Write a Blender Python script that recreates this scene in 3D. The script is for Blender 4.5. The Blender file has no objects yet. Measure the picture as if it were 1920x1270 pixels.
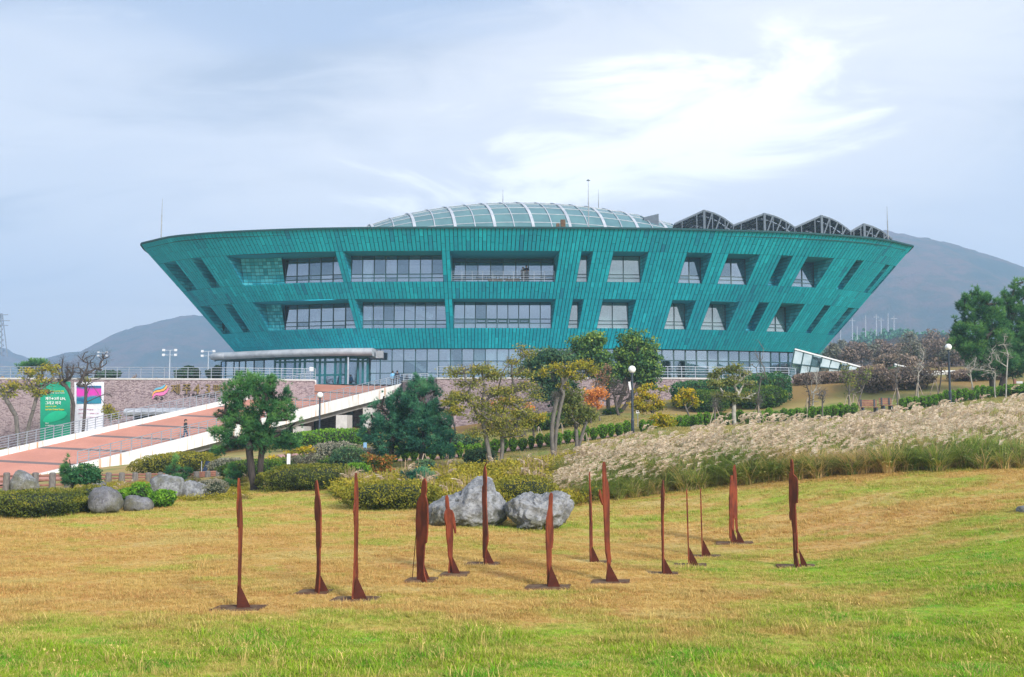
import bpy, math, random
import numpy as np
from mathutils import Vector, noise as mnoise

random.seed(7)
RNG = np.random.default_rng(11)
SC = bpy.context.scene
COL = SC.collection
PI = math.pi

# ------------------------------------------------------------------ camera
FPX = 1800.0
TILT = math.atan(155 / FPX)
CAMZ = 3.0
cam_d = bpy.data.cameras.new('camera')
cam = bpy.data.objects.new('camera', cam_d)
COL.objects.link(cam)
cam.location = (0, 0, CAMZ)
cam.rotation_euler = (PI / 2 + TILT, 0, 0)
cam_d.sensor_width = 36
cam_d.lens = FPX / 1920 * 36
cam_d.clip_start = 0.3
cam_d.clip_end = 12000
SC.camera = cam

# ------------------------------------------------------------------ world
SUN_EL, SUN_AZ = math.radians(27), math.radians(146)     # azimuth from +Y towards +X
world = bpy.data.worlds.new('World')
SC.world = world
world.use_nodes = True
wt = world.node_tree
wt.nodes.clear()


def N(nt, typ, **kw):
    n = nt.nodes.new(typ)
    for k, v in kw.items():
        setattr(n, k, v)
    return n


def L(nt, a, b):
    nt.links.new(a, b)


def setin(nt, node, idx, val):
    if isinstance(val, bpy.types.NodeSocket):
        nt.links.new(val, node.inputs[idx])
    else:
        node.inputs[idx].default_value = val


def MTH(nt, op, a, b=0.5, c=0.5, clamp=False):
    n = nt.nodes.new('ShaderNodeMath')
    n.operation = op
    n.use_clamp = clamp
    setin(nt, n, 0, a)
    setin(nt, n, 1, b)
    setin(nt, n, 2, c)
    return n.outputs[0]


def MIX(nt, fac, a, b, blend='MIX'):
    n = nt.nodes.new('ShaderNodeMix')
    n.data_type = 'RGBA'
    n.blend_type = blend
    n.clamp_factor = True
    setin(nt, n, 0, fac)
    for i, v in ((6, a), (7, b)):
        if isinstance(v, bpy.types.NodeSocket):
            nt.links.new(v, n.inputs[i])
        else:
            n.inputs[i].default_value = (v[0], v[1], v[2], 1)
    return n.outputs[2]


def SST(nt, x, lo, hi):
    n = nt.nodes.new('ShaderNodeMapRange')
    n.interpolation_type = 'SMOOTHSTEP'
    setin(nt, n, 0, x)
    n.inputs[1].default_value = lo
    n.inputs[2].default_value = hi
    n.inputs[3].default_value = 0
    n.inputs[4].default_value = 1
    return n.outputs[0]


def NOISE(nt, vec, scale, detail=4, rough=0.55, dist=0.0):
    n = nt.nodes.new('ShaderNodeTexNoise')
    if vec is not None:
        nt.links.new(vec, n.inputs['Vector'])
    n.inputs['Scale'].default_value = scale
    n.inputs['Detail'].default_value = detail
    n.inputs['Roughness'].default_value = rough
    n.inputs['Distortion'].default_value = dist
    return n.outputs[0]


def VSCALE(nt, vec, s, off=(0, 0, 0)):
    n = nt.nodes.new('ShaderNodeMapping')
    nt.links.new(vec, n.inputs[0])
    n.inputs[1].default_value = off
    n.inputs[3].default_value = s
    return n.outputs[0]


sky = N(wt, 'ShaderNodeTexSky')
sky.sky_type = 'NISHITA'
sky.sun_disc = False
sky.sun_elevation = SUN_EL
sky.sun_rotation = SUN_AZ
sky.air_density = 1.0
sky.dust_density = 2.0
tc = N(wt, 'ShaderNodeTexCoord')
sep = N(wt, 'ShaderNodeSeparateXYZ')
L(wt, tc.outputs['Generated'], sep.inputs[0])
dx, dy, dz = sep.outputs
zc = MTH(wt, 'MAXIMUM', dz, 0.0)
den = MTH(wt, 'ADD', zc, 0.20)
comb = N(wt, 'ShaderNodeCombineXYZ')
L(wt, MTH(wt, 'DIVIDE', dx, den), comb.inputs[0])
L(wt, MTH(wt, 'DIVIDE', dy, den), comb.inputs[1])
cp = comb.outputs[0]
rot = N(wt, 'ShaderNodeMapping')
L(wt, cp, rot.inputs[0])
rot.inputs[2].default_value = (0, 0, math.radians(-24))
rot.inputs[3].default_value = (0.55, 1.5, 1)
n1 = NOISE(wt, rot.outputs[0], 1.3, 6, 0.55, 0.7)
n2 = NOISE(wt, VSCALE(wt, cp, (0.6, 1.0, 1), (3.1, 1.7, 0)), 0.8, 4, 0.5, 0.4)
n3 = NOISE(wt, rot.outputs[0], 4.5, 6, 0.6, 0.8)
# overcast layer: lilac white near the horizon, blue grey higher up, slow bands of cloud
base = MIX(wt, SST(wt, zc, 0.04, 0.42), (0.90, 0.89, 0.95), (0.43, 0.51, 0.68))
band = MIX(wt, MTH(wt, 'MULTIPLY', SST(wt, n2, 0.40, 0.62), 0.8), base, (0.82, 0.83, 0.89))
band = MIX(wt, MTH(wt, 'MULTIPLY', SST(wt, n1, 0.46, 0.66), 0.85), band, (0.44, 0.49, 0.60))
band = MIX(wt, MTH(wt, 'MULTIPLY', SST(wt, n3, 0.48, 0.72), 0.35), band, (0.88, 0.88, 0.93))
# thin bright break in the clouds, stretched up to the right
az = MTH(wt, 'DIVIDE', dx, MTH(wt, 'MAXIMUM', dy, 0.05))
el = MTH(wt, 'DIVIDE', dz, MTH(wt, 'MAXIMUM', dy, 0.05))
U = MTH(wt, 'SUBTRACT', az, 0.118)
V = MTH(wt, 'SUBTRACT', MTH(wt, 'SUBTRACT', el, 0.292), MTH(wt, 'MULTIPLY', U, 0.30))
q = MTH(wt, 'ADD', MTH(wt, 'POWER', MTH(wt, 'ABSOLUTE', MTH(wt, 'DIVIDE', U, 0.31)), 2.0),
        MTH(wt, 'POWER', MTH(wt, 'ABSOLUTE', MTH(wt, 'DIVIDE', V, 0.105)), 2.0))
nb = NOISE(wt, VSCALE(wt, tc.outputs['Generated'], (1, 1, 3.2)), 5.0, 7, 0.6, 0.8)
q = MTH(wt, 'ADD', q, MTH(wt, 'MULTIPLY', MTH(wt, 'SUBTRACT', nb, 0.5), 4.2))
glow = MTH(wt, 'SUBTRACT', 1.0, SST(wt, q, 0.0, 1.0))
glow = MTH(wt, 'MULTIPLY', glow, SST(wt, dy, 0.3, 0.6))
wide = MTH(wt, 'SUBTRACT', 1.0, SST(wt, MTH(wt, 'MULTIPLY', q, 0.25), 0.0, 1.3))
wide = MTH(wt, 'MULTIPLY', MTH(wt, 'MULTIPLY', wide, SST(wt, dy, 0.3, 0.6)), 0.9)
band = MIX(wt, wide, band, (0.95, 0.93, 0.95))
band = MIX(wt, glow, band, (1.32, 1.30, 1.28))
bg1 = N(wt, 'ShaderNodeBackground')
L(wt, sky.outputs[0], bg1.inputs[0])
bg1.inputs[1].default_value = 0.06
bg2 = N(wt, 'ShaderNodeBackground')
L(wt, band, bg2.inputs[0])
bg2.inputs[1].default_value = 0.84
adds = N(wt, 'ShaderNodeMixShader')
adds.inputs[0].default_value = 0.9
L(wt, bg1.outputs[0], adds.inputs[1])
L(wt, bg2.outputs[0], adds.inputs[2])
wo = N(wt, 'ShaderNodeOutputWorld')
L(wt, adds.outputs[0], wo.inputs[0])

sun_d = bpy.data.lights.new('sun', 'SUN')
sun_d.energy = 3.1
sun_d.angle = math.radians(13)
sun_d.color = (1.0, 0.95, 0.87)
sun = bpy.data.objects.new('sun', sun_d)
COL.objects.link(sun)
sv = Vector((math.sin(SUN_AZ) * math.cos(SUN_EL), math.cos(SUN_AZ) * math.cos(SUN_EL), math.sin(SUN_EL)))
sun.rotation_euler = (-sv).to_track_quat('-Z', 'Y').to_euler()
sun.location = (30, -30, 60)

SC.view_settings.view_transform = 'Standard'
SC.view_settings.look = 'None'
SC.view_settings.gamma = 1
SC.view_settings.use_curve_mapping = False
SC.view_settings.exposure = 0.7
cy = SC.cycles
cy.max_bounces = 6
cy.diffuse_bounces = 3
cy.glossy_bounces = 3
cy.transmission_bounces = 4
cy.transparent_max_bounces = 12
cy.volume_bounces = 3
cy.use_denoising = True
cy.sample_clamp_indirect = 6


# ------------------------------------------------------------------ projection helpers (layout only)
def ray(px, py):
    v = 635 - py
    return np.array([px - 960, FPX * math.cos(TILT) - v * math.sin(TILT), FPX * math.sin(TILT) + v * math.cos(TILT)])


def at(px, py, Y):
    d = ray(px, py)
    return d * (Y / d[1]) + np.array([0, 0, CAMZ])


def atz(px, py, z):
    d = ray(px, py)
    return d * ((z - CAMZ) / d[2]) + np.array([0, 0, CAMZ])


def proj(p):
    p = np.asarray(p)
    x, y, z = p[..., 0], p[..., 1], p[..., 2] - CAMZ
    dep = y * math.cos(TILT) + z * math.sin(TILT)
    v = -y * math.sin(TILT) + z * math.cos(TILT)
    return 960 + FPX * x / dep, 635 - FPX * v / dep


# ------------------------------------------------------------------ objects and tags
def tag(o, label=None, cat=None, group=None, kind=None):
    if label:
        o['label'] = label
    if cat:
        o['category'] = cat
    if group:
        o['group'] = group
    if kind:
        o['kind'] = kind
    return o


def empty(name, loc, label=None, cat=None, group=None, rz=0.0):
    o = bpy.data.objects.new(name, None)
    COL.objects.link(o)
    o.location = tuple(float(c) for c in loc)
    o.rotation_euler = (0, 0, rz)
    o.empty_display_size = 0.2
    return tag(o, label, cat, group)


class MB:
    """collects vertices and faces (world coordinates) and links them as one mesh"""

    def __init__(self):
        self.v, self.f, self.t, self.m = [], [], [], []
        self.n = 0

    def add(self, verts, faces, tone=0.5, mi=0):
        verts = np.asarray(verts, dtype=np.float64).reshape(-1, 3)
        faces = np.asarray(faces, dtype=np.int64)
        if faces.ndim == 1:
            faces = faces.reshape(1, -1)
        self.v.append(verts)
        self.f.append(faces + self.n)
        k = len(faces)
        tone = np.asarray(tone, dtype=np.float32)
        self.t.append(np.full(k, float(tone), np.float32) if tone.ndim == 0 else tone)
        self.m.append(np.full(k, mi, np.int32))
        self.n += len(verts)
        return self

    def quad(self, a, b, c, d, tone=0.5, mi=0):
        return self.add([a, b, c, d], [[0, 1, 2, 3]], tone, mi)

    def hexa(self, c8, tone=0.5, mi=0):
        """c8: bottom four (ccw from above) then top four"""
        return self.add(c8, [[3, 2, 1, 0], [4, 5, 6, 7], [0, 1, 5, 4], [1, 2, 6, 5], [2, 3, 7, 6], [3, 0, 4, 7]], tone, mi)

    def box(self, x0, x1, y0, y1, z0, z1, tone=0.5, mi=0):
        return self.hexa([(x0, y0, z0), (x1, y0, z0), (x1, y1, z0), (x0, y1, z0),
                          (x0, y0, z1), (x1, y0, z1), (x1, y1, z1), (x0, y1, z1)], tone, mi)

    def slab(self, a, b, c, d, th, tone=0.5, mi=0):
        """quad a b c d extruded by vector th"""
        P = [np.asarray(p, float) for p in (a, b, c, d)]
        th = np.asarray(th, float)
        return self.hexa(P + [p + th for p in P], tone, mi)

    def bar(self, p, q, w, h=None, tone=0.5, mi=0, up=(0, 0, 1)):
        p, q = np.asarray(p, float), np.asarray(q, float)
        h = h or w
        d = (q - p) / max(np.linalg.norm(q - p), 1e-9)
        up = np.asarray(up, float)
        if abs(d @ up) > 0.95:
            up = np.array([0, 1.0, 0])
        s = np.cross(d, up)
        s /= np.linalg.norm(s)
        u = np.cross(s, d)
        a, b = s * w / 2, u * h / 2
        return self.hexa([p - a - b, p + a - b, q + a - b, q - a - b, p - a + b, p + a + b, q + a + b, q - a + b], tone, mi)

    def tubes(self, P, Q, R0, R1, sides=6, tone=0.5, mi=0, caps=True):
        P, Q = np.atleast_2d(np.asarray(P, float)), np.atleast_2d(np.asarray(Q, float))
        n = len(P)
        R0 = np.broadcast_to(np.asarray(R0, float), (n,))
        R1 = np.broadcast_to(np.asarray(R1, float), (n,))
        d = Q - P
        d /= np.maximum(np.linalg.norm(d, axis=1, keepdims=True), 1e-9)
        up = np.where(np.abs(d[:, 2:3]) > 0.9, [[1.0, 0, 0]], [[0, 0, 1.0]])
        s = np.cross(d, up)
        s /= np.linalg.norm(s, axis=1, keepdims=True)
        u = np.cross(s, d)
        a = np.arange(sides) * 2 * PI / sides
        ring = s[:, None, :] * np.cos(a)[None, :, None] + u[:, None, :] * np.sin(a)[None, :, None]
        V = np.concatenate([P[:, None] + ring * R0[:, None, None], Q[:, None] + ring * R1[:, None, None]], 1).reshape(-1, 3)
        i = np.arange(sides)
        j = (i + 1) % sides
        F = np.stack([i, j, j + sides, i + sides], 1)
        F = (F[None] + (np.arange(n) * 2 * sides)[:, None, None]).reshape(-1, 4)
        self.add(V, F, tone, mi)
        if caps and sides > 6:
            for k in (0, 1):
                c = (np.arange(n) * 2 * sides)[:, None] + (np.arange(sides) if k else np.arange(sides)[::-1])[None] + k * sides
                self.f.append(c + self.n - len(V))
                self.t.append(np.full(n, float(np.mean(tone)), np.float32))
                self.m.append(np.full(n, mi, np.int32))
        return self

    def cyl(self, p, q, r, sides=8, tone=0.5, mi=0, r1=None):
        return self.tubes([p], [q], r, r if r1 is None else r1, max(sides, 7), tone, mi)

    def path(self, pts, rad, sides=6, tone=0.5, mi=0):
        pts = np.asarray(pts, float)
        rad = np.broadcast_to(np.asarray(rad, float), (len(pts),))
        return self.tubes(pts[:-1], pts[1:], rad[:-1], rad[1:], sides, tone, mi)

    def build(self, name, mats, parent=None, smooth=False, rel=None):
        me = bpy.data.meshes.new(name)
        if self.v:
            V = np.concatenate(self.v)
            org = None
            if parent is not None:
                org = np.array(wloc(parent))
            elif rel is not None:
                org = np.array(rel, float)
            if org is not None:
                V = V - org
            tot = np.concatenate([np.full(len(f), f.shape[1], np.int32) for f in self.f])
            idx = np.concatenate([f.ravel() for f in self.f]).astype(np.int32)
            me.vertices.add(len(V))
            me.vertices.foreach_set('co', V.astype(np.float32).ravel())
            me.loops.add(len(idx))
            me.loops.foreach_set('vertex_index', idx)
            me.polygons.add(len(tot))
            me.polygons.foreach_set('loop_start', np.concatenate([[0], np.cumsum(tot)[:-1]]).astype(np.int32))
            me.polygons.foreach_set('loop_total', tot)
            me.polygons.foreach_set('material_index', np.concatenate(self.m))
            me.polygons.foreach_set('use_smooth', np.full(len(tot), smooth))
            at_ = me.attributes.new('tone', 'FLOAT', 'FACE')
            at_.data.foreach_set('value', np.concatenate(self.t))
            me.update(calc_edges=True)
        for m in (mats if isinstance(mats, (list, tuple)) else [mats]):
            me.materials.append(m)
        o = bpy.data.objects.new(name, me)
        COL.objects.link(o)
        if parent is not None:
            o.parent = parent
        elif rel is not None:
            o.location = tuple(float(c) for c in rel)
        return o


_WL = {}


def wloc(o):
    p = Vector(o.location)
    while o.parent is not None:
        o = o.parent
        p = p + Vector(o.location)
    return p


def copy_tree(o, loc=None, rz=None, parent=None, scale=None):
    c = o.copy()
    COL.objects.link(c)
    if parent is not None:
        c.parent = parent
    if loc is not None:
        c.location = tuple(float(v) for v in loc)
    if rz is not None:
        c.rotation_euler = (0, 0, rz)
    if scale is not None:
        c.scale = (scale, scale, scale) if not hasattr(scale, '__len__') else scale
    for ch in list(o.children):
        copy_tree(ch, parent=c)
    return c


# ------------------------------------------------------------------ materials
MT = {}


def newmat(name):
    m = bpy.data.materials.new(name)
    m.use_nodes = True
    nt = m.node_tree
    b = nt.nodes['Principled BSDF']
    return m, nt, b


def pm(name, c1, c2=None, scale=3.0, rough=0.7, metal=0.0, bump=0.0, bscale=None, detail=5, spec=0.5, world=True,
       stretch=(1, 1, 1), lo=0.35, hi=0.65, tone=None, bdist=0.02):
    """two colours mixed by noise, optional per-piece tone colour, optional bump"""
    m, nt, b = newmat(name)
    if world:
        vec = N(nt, 'ShaderNodeNewGeometry').outputs['Position']
    else:
        vec = N(nt, 'ShaderNodeTexCoord').outputs['Object']
    vs = VSCALE(nt, vec, stretch)
    c2 = c2 or tuple(v * 0.8 for v in c1)
    n = NOISE(nt, vs, scale, detail, 0.6)
    col = MIX(nt, SST(nt, n, lo, hi), c1, c2)
    if tone:
        a = N(nt, 'ShaderNodeAttribute', attribute_name='tone')
        col = MIX(nt, a.outputs['Fac'], col, tone)
    L(nt, col, b.inputs['Base Color'])
    b.inputs['Roughness'].default_value = rough
    b.inputs['Metallic'].default_value = metal
    b.inputs['Specular IOR Level'].default_value = spec
    if bump:
        bn = N(nt, 'ShaderNodeBump')
        bn.inputs['Strength'].default_value = bump
        bn.inputs['Distance'].default_value = bdist
        L(nt, NOISE(nt, vs, bscale or scale * 4, 6, 0.65), bn.inputs['Height'])
        L(nt, bn.outputs[0], b.inputs['Normal'])
    MT[name] = m
    return m


def leafmat(name, cols, trans=0.25, patch=0.0, pscale=0.6, pcol=None):
    """foliage: colour by per-leaf tone over 3-4 stops, world noise patches, slight translucency"""
    m, nt, b = newmat(name)
    a = N(nt, 'ShaderNodeAttribute', attribute_name='tone')
    r = N(nt, 'ShaderNodeValToRGB')
    L(nt, a.outputs['Fac'], r.inputs[0])
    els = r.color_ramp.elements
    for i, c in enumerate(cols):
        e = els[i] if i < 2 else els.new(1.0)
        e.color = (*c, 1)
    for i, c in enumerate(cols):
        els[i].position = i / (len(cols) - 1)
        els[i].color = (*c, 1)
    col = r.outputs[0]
    if patch:
        g = N(nt, 'ShaderNodeNewGeometry').outputs['Position']
        n = NOISE(nt, g, pscale, 4)
        col = MIX(nt, MTH(nt, 'MULTIPLY', SST(nt, n, 0.45, 0.65), patch), col, pcol)
    L(nt, col, b.inputs['Base Color'])
    b.inputs['Roughness'].default_value = 0.6
    b.inputs['Specular IOR Level'].default_value = 0.25
    if trans:
        t = N(nt, 'ShaderNodeBsdfTranslucent')
        L(nt, col, t.inputs[0])
        mx = N(nt, 'ShaderNodeMixShader')
        mx.inputs[0].default_value = trans
        out = nt.nodes['Material Output']
        L(nt, b.outputs[0], mx.inputs[1])
        L(nt, t.outputs[0], mx.inputs[2])
        L(nt, mx.outputs[0], out.inputs[0])
    MT[name] = m
    return m


# building
def copper(name, cA, cB, cD):
    m, nt, b = newmat(name)
    g = N(nt, 'ShaderNodeNewGeometry').outputs['Position']
    a = N(nt, 'ShaderNodeAttribute', attribute_name='tone').outputs['Fac']
    n = NOISE(nt, VSCALE(nt, g, (1.6, 1.6, 0.5)), 1.4, 5, 0.6)
    f = MTH(nt, 'ADD', MTH(nt, 'MULTIPLY', a, 1.0), MTH(nt, 'MULTIPLY', MTH(nt, 'SUBTRACT', n, 0.5), 0.5))
    col = MIX(nt, SST(nt, f, 0.0, 0.55), cD, cA)
    col = MIX(nt, SST(nt, f, 0.5, 1.0), col, cB)
    st = NOISE(nt, VSCALE(nt, g, (9, 9, 0.7)), 2.2, 4, 0.6)
    col = MIX(nt, MTH(nt, 'MULTIPLY', SST(nt, st, 0.46, 0.72), 0.5), col, tuple(v * 0.6 for v in cD))
    L(nt, col, b.inputs['Base Color'])
    b.inputs['Roughness'].default_value = 0.62
    b.inputs['Metallic'].default_value = 0.0
    b.inputs['Specular IOR Level'].default_value = 0.3
    bn = N(nt, 'ShaderNodeBump')
    bn.inputs['Strength'].default_value = 0.25
    bn.inputs['Distance'].default_value = 0.03
    L(nt, NOISE(nt, g, 3.0, 5), bn.inputs['Height'])
    L(nt, bn.outputs[0], b.inputs['Normal'])
    MT[name] = m


copper('copper', (0.003, 0.41, 0.52), (0.015, 0.62, 0.74), (0.012, 0.24, 0.37))
copper('copper_reveal', (0.012, 0.34, 0.46), (0.10, 0.60, 0.74), (0.015, 0.22, 0.34))
pm('joint', (0.004, 0.05, 0.06), (0.004, 0.065, 0.08), rough=0.8)
pm('mullion', (0.006, 0.06, 0.075), (0.004, 0.045, 0.055), rough=0.4)
pm('door_frame', (0.006, 0.13, 0.16), (0.004, 0.10, 0.12), rough=0.4)
pm('zinc', (0.46, 0.49, 0.55), (0.34, 0.37, 0.43), scale=1.2, rough=0.5)
pm('white_paint', (0.76, 0.77, 0.79), (0.68, 0.69, 0.72), rough=0.5)
pm('blind', (0.62, 0.72, 0.66), (0.55, 0.64, 0.60), rough=0.9)
pm('room', (0.30, 0.31, 0.35), (0.24, 0.25, 0.29), rough=0.9)
pm('room_light', (0.52, 0.53, 0.58), (0.36, 0.38, 0.44), scale=.25, rough=0.9)
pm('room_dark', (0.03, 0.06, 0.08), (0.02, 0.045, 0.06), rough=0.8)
pm('truss', (0.085, 0.115, 0.155), (0.07, 0.095, 0.13), rough=0.5, metal=0.2)
pm('solar', (0.12, 0.16, 0.22), (0.20, 0.25, 0.32), scale=1.2, rough=0.35)
pm('roof_deck', (0.30, 0.31, 0.32), rough=0.9)
pm('steel', (0.42, 0.47, 0.55), (0.36, 0.40, 0.48), rough=0.35, metal=0.5)
pm('pole_grey', (0.30, 0.32, 0.36), rough=0.5)
pm('dark_pole', (0.03, 0.045, 0.07), (0.02, 0.03, 0.05), rough=0.45)


def glass(name, tint, refl, rough=0.03, tcol=(0.75, 0.85, 0.88)):
    m, nt, b = newmat(name)
    nt.nodes.remove(b)
    tr = N(nt, 'ShaderNodeBsdfTransparent')
    tr.inputs[0].default_value = (*tcol, 1)
    gl = N(nt, 'ShaderNodeBsdfGlossy')
    gl.inputs[0].default_value = (*tint, 1)
    gl.inputs[1].default_value = rough
    mx = N(nt, 'ShaderNodeMixShader')
    mx.inputs[0].default_value = refl
    L(nt, tr.outputs[0], mx.inputs[1])
    L(nt, gl.outputs[0], mx.inputs[2])
    L(nt, mx.outputs[0], nt.nodes['Material Output'].inputs[0])
    MT[name] = m


glass('glass', (0.55, 0.68, 0.84), 0.38)
glass('glass_dark', (0.32, 0.44, 0.56), 0.40)
pm('pale_pane', (0.50, 0.60, 0.65), (0.36, 0.47, 0.53), scale=.8, rough=.15)  # opaque pale colour stands in for sky reflected in the wedge glass
glass('glass_clear', (0.8, 0.88, 0.95), 0.25)
glass('glass_teal', (0.30, 0.55, 0.62), 0.35, 0.05, (0.25, 0.5, 0.55))
pm('glass_dome', (0.11, 0.235, 0.26), (0.085, 0.19, 0.22), scale=.4, rough=0.18)
MT['glass_dome'].node_tree.nodes['Principled BSDF'].inputs['Alpha'].default_value = .9
# opal lamp globe
pm('globe', (0.88, 0.88, 0.88), (0.84, 0.84, 0.85), rough=0.3)

# stone wall
def stonewall(name, c1, c2, c3, vs):
    m, nt, b = newmat(name)
    g = N(nt, 'ShaderNodeNewGeometry').outputs['Position']
    v = N(nt, 'ShaderNodeTexVoronoi')
    v.inputs['Scale'].default_value = 1.0
    L(nt, VSCALE(nt, g, vs), v.inputs['Vector'])
    r = N(nt, 'ShaderNodeSeparateColor')
    L(nt, v.outputs['Color'], r.inputs[0])
    n = NOISE(nt, g, 2.0, 5)
    col = MIX(nt, SST(nt, n, 0.3, 0.7), c1, c2)
    col = MIX(nt, MTH(nt, 'MULTIPLY', SST(nt, r.outputs[0], 0.72, 0.80), 0.8), col, c3)
    v2 = N(nt, 'ShaderNodeTexVoronoi', feature='DISTANCE_TO_EDGE')
    v2.inputs['Scale'].default_value = 1.0
    L(nt, VSCALE(nt, g, vs), v2.inputs['Vector'])
    e = SST(nt, v2.outputs[0], 0.0, 0.10)
    col = MIX(nt, MTH(nt, 'ADD', MTH(nt, 'MULTIPLY', e, 0.5), 0.5), tuple(x * 0.7 for x in c3), col)
    L(nt, col, b.inputs['Base Color'])
    b.inputs['Roughness'].default_value = 0.85
    bn = N(nt, 'ShaderNodeBump')
    bn.inputs['Strength'].default_value = 0.7
    bn.inputs['Distance'].default_value = 0.06
    L(nt, MTH(nt, 'ADD', e, MTH(nt, 'MULTIPLY', r.outputs[1], 1.2)), bn.inputs['Height'])
    L(nt, bn.outputs[0], b.inputs['Normal'])
    MT[name] = m


stonewall('stone_wall', (0.36, 0.28, 0.30), (0.42, 0.33, 0.35), (0.20, 0.14, 0.16), (5.0, 5.0, 11.0))
pm('coping', (0.55, 0.54, 0.54), (0.47, 0.46, 0.46), rough=0.8)
pm('concrete', (0.36, 0.35, 0.34), (0.28, 0.27, 0.26), rough=0.85, bump=0.2)
pm('rust', (0.21, 0.042, 0.016), (0.10, 0.021, 0.011), scale=5, rough=0.75, bump=0.35, bscale=60, bdist=0.004, spec=0.3,
   lo=0.4, hi=0.62, stretch=(1, 1, 0.5))
pm('rust_dark', (0.085, 0.020, 0.012), (0.06, 0.015, 0.010), scale=7, rough=0.8, bump=0.3, bscale=60, bdist=0.004, spec=0.2)
pm('rust_base', (0.10, 0.05, 0.036), (0.17, 0.12, 0.075), spec=.1, scale=6, rough=0.9, bump=0.5, bscale=30)


def stainwhite():
    m, nt, b = newmat('parapet_white')
    g = N(nt, 'ShaderNodeNewGeometry').outputs['Position']
    s = NOISE(nt, VSCALE(nt, g, (4.5, 4.5, 0.2)), 1.0, 3, 0.6)
    s2 = NOISE(nt, VSCALE(nt, g, (0.35, 0.35, 0.1), (7, 0, 0)), 1.0, 2)
    f = MTH(nt, 'MULTIPLY', SST(nt, s, 0.57, 0.66), SST(nt, s2, 0.36, 0.50))
    dirt = NOISE(nt, VSCALE(nt, g, (2, 2, 0.5)), 1.5, 5)
    c = MIX(nt, SST(nt, dirt, 0.35, 0.75), (0.80, 0.80, 0.80), (0.62, 0.62, 0.61))
    c = MIX(nt, MTH(nt, 'MULTIPLY', f, 0.85), c, (0.50, 0.21, 0.05))
    L(nt, c, b.inputs['Base Color'])
    b.inputs['Roughness'].default_value = 0.6
    MT['parapet_white'] = m


stainwhite()


def bricks(name, c1, c2, c3, s):
    m, nt, b = newmat(name)
    g = N(nt, 'ShaderNodeNewGeometry').outputs['Position']
    t = N(nt, 'ShaderNodeTexBrick')
    L(nt, g, t.inputs[0])
    t.inputs['Color1'].default_value = (*c1, 1)
    t.inputs['Color2'].default_value = (*c2, 1)
    t.inputs['Mortar'].default_value = (*c3, 1)
    t.inputs['Scale'].default_value = s
    t.inputs['Mortar Size'].default_value = 0.012
    n = NOISE(nt, g, 0.5, 5)
    c = MIX(nt, MTH(nt, 'MULTIPLY', SST(nt, n, 0.35, 0.7), 0.35), t.outputs[0], tuple(x * 0.65 for x in c2))
    L(nt, c, b.inputs['Base Color'])
    b.inputs['Roughness'].default_value = 0.9
    MT[name] = m


bricks('brick_paving', (0.60, 0.26, 0.19), (0.54, 0.225, 0.165), (0.42, 0.24, 0.19), 4.0)
bricks('grey_paving', (0.20, 0.15, 0.15), (0.17, 0.13, 0.13), (0.12, 0.1, 0.1), 4.0)
bricks('pink_paving', (0.62, 0.33, 0.28), (0.55, 0.28, 0.24), (0.45, 0.3, 0.27), 3.0)


def rockmat(name, c1, c2, c3):
    m, nt, b = newmat(name)
    g = N(nt, 'ShaderNodeNewGeometry')
    p = g.outputs['Position']
    n = NOISE(nt, p, 2.2, 8, 0.7, 0.6)
    col = MIX(nt, SST(nt, n, 0.40, 0.60), c1, c2)
    s = N(nt, 'ShaderNodeSeparateXYZ')
    L(nt, p, s.inputs[0])
    n2 = NOISE(nt, p, 1.1, 6, 0.7)
    moss = SST(nt, MTH(nt, 'ADD', n2, MTH(nt, 'MULTIPLY', s.outputs[2], -0.22)), 0.34, 0.56)
    col = MIX(nt, MTH(nt, 'MULTIPLY', moss, 0.75), col, c3)
    n3 = NOISE(nt, p, 14, 6, 0.7, 0.5)
    col = MIX(nt, MTH(nt, 'MULTIPLY', SST(nt, n3, 0.50, 0.64), 0.6), col, tuple(x * 0.35 for x in c2))
    col = MIX(nt, MTH(nt, 'MULTIPLY', SST(nt, NOISE(nt, p, 6, 6, 0.7, 1.0), 0.56, 0.68), 0.6), col, tuple(min(1, x * 1.5) for x in c1))
    L(nt, col, b.inputs['Base Color'])
    b.inputs['Roughness'].default_value = 0.92
    bn = N(nt, 'ShaderNodeBump')
    bn.inputs['Strength'].default_value = 0.8
    bn.inputs['Distance'].default_value = 0.07
    L(nt, NOISE(nt, p, 5, 10, 0.75, 0.8), bn.inputs['Height'])
    L(nt, bn.outputs[0], b.inputs['Normal'])
    MT[name] = m


rockmat('rock', (0.31, 0.32, 0.34), (0.15, 0.155, 0.17), (0.12, 0.115, 0.055))
rockmat('rock_dark', (0.22, 0.22, 0.25), (0.13, 0.13, 0.15), (0.13, 0.125, 0.07))

# bark and leaves
pm('bark_pine', (0.060, 0.047, 0.043), (0.028, 0.023, 0.023), scale=4, rough=0.95, bump=0.8, stretch=(3, 3, 0.7))
pm('bark_grey', (0.17, 0.155, 0.14), (0.10, 0.09, 0.085), scale=3, rough=0.95, bump=0.6, stretch=(3, 3, 0.8))
pm('bark_dark', (0.10, 0.082, 0.074), (0.055, 0.045, 0.042), scale=3, rough=0.95, bump=0.6, stretch=(3, 3, 0.8))
pm('bark_pale', (0.42, 0.40, 0.36), (0.28, 0.26, 0.23), scale=3, rough=0.9, bump=0.4, stretch=(2, 2, 0.8))
pm('stake', (0.42, 0.34, 0.27), (0.32, 0.26, 0.21), rough=0.9)
leafmat('needles', [(0.012, 0.055, 0.034), (0.045, 0.165, 0.065), (0.11, 0.29, 0.085), (0.22, 0.42, 0.12)], 0.15)
leafmat('needles_blue', [(0.008, 0.045, 0.042), (0.03, 0.14, 0.095), (0.09, 0.29, 0.16), (0.19, 0.42, 0.21)], 0.15)
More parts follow.
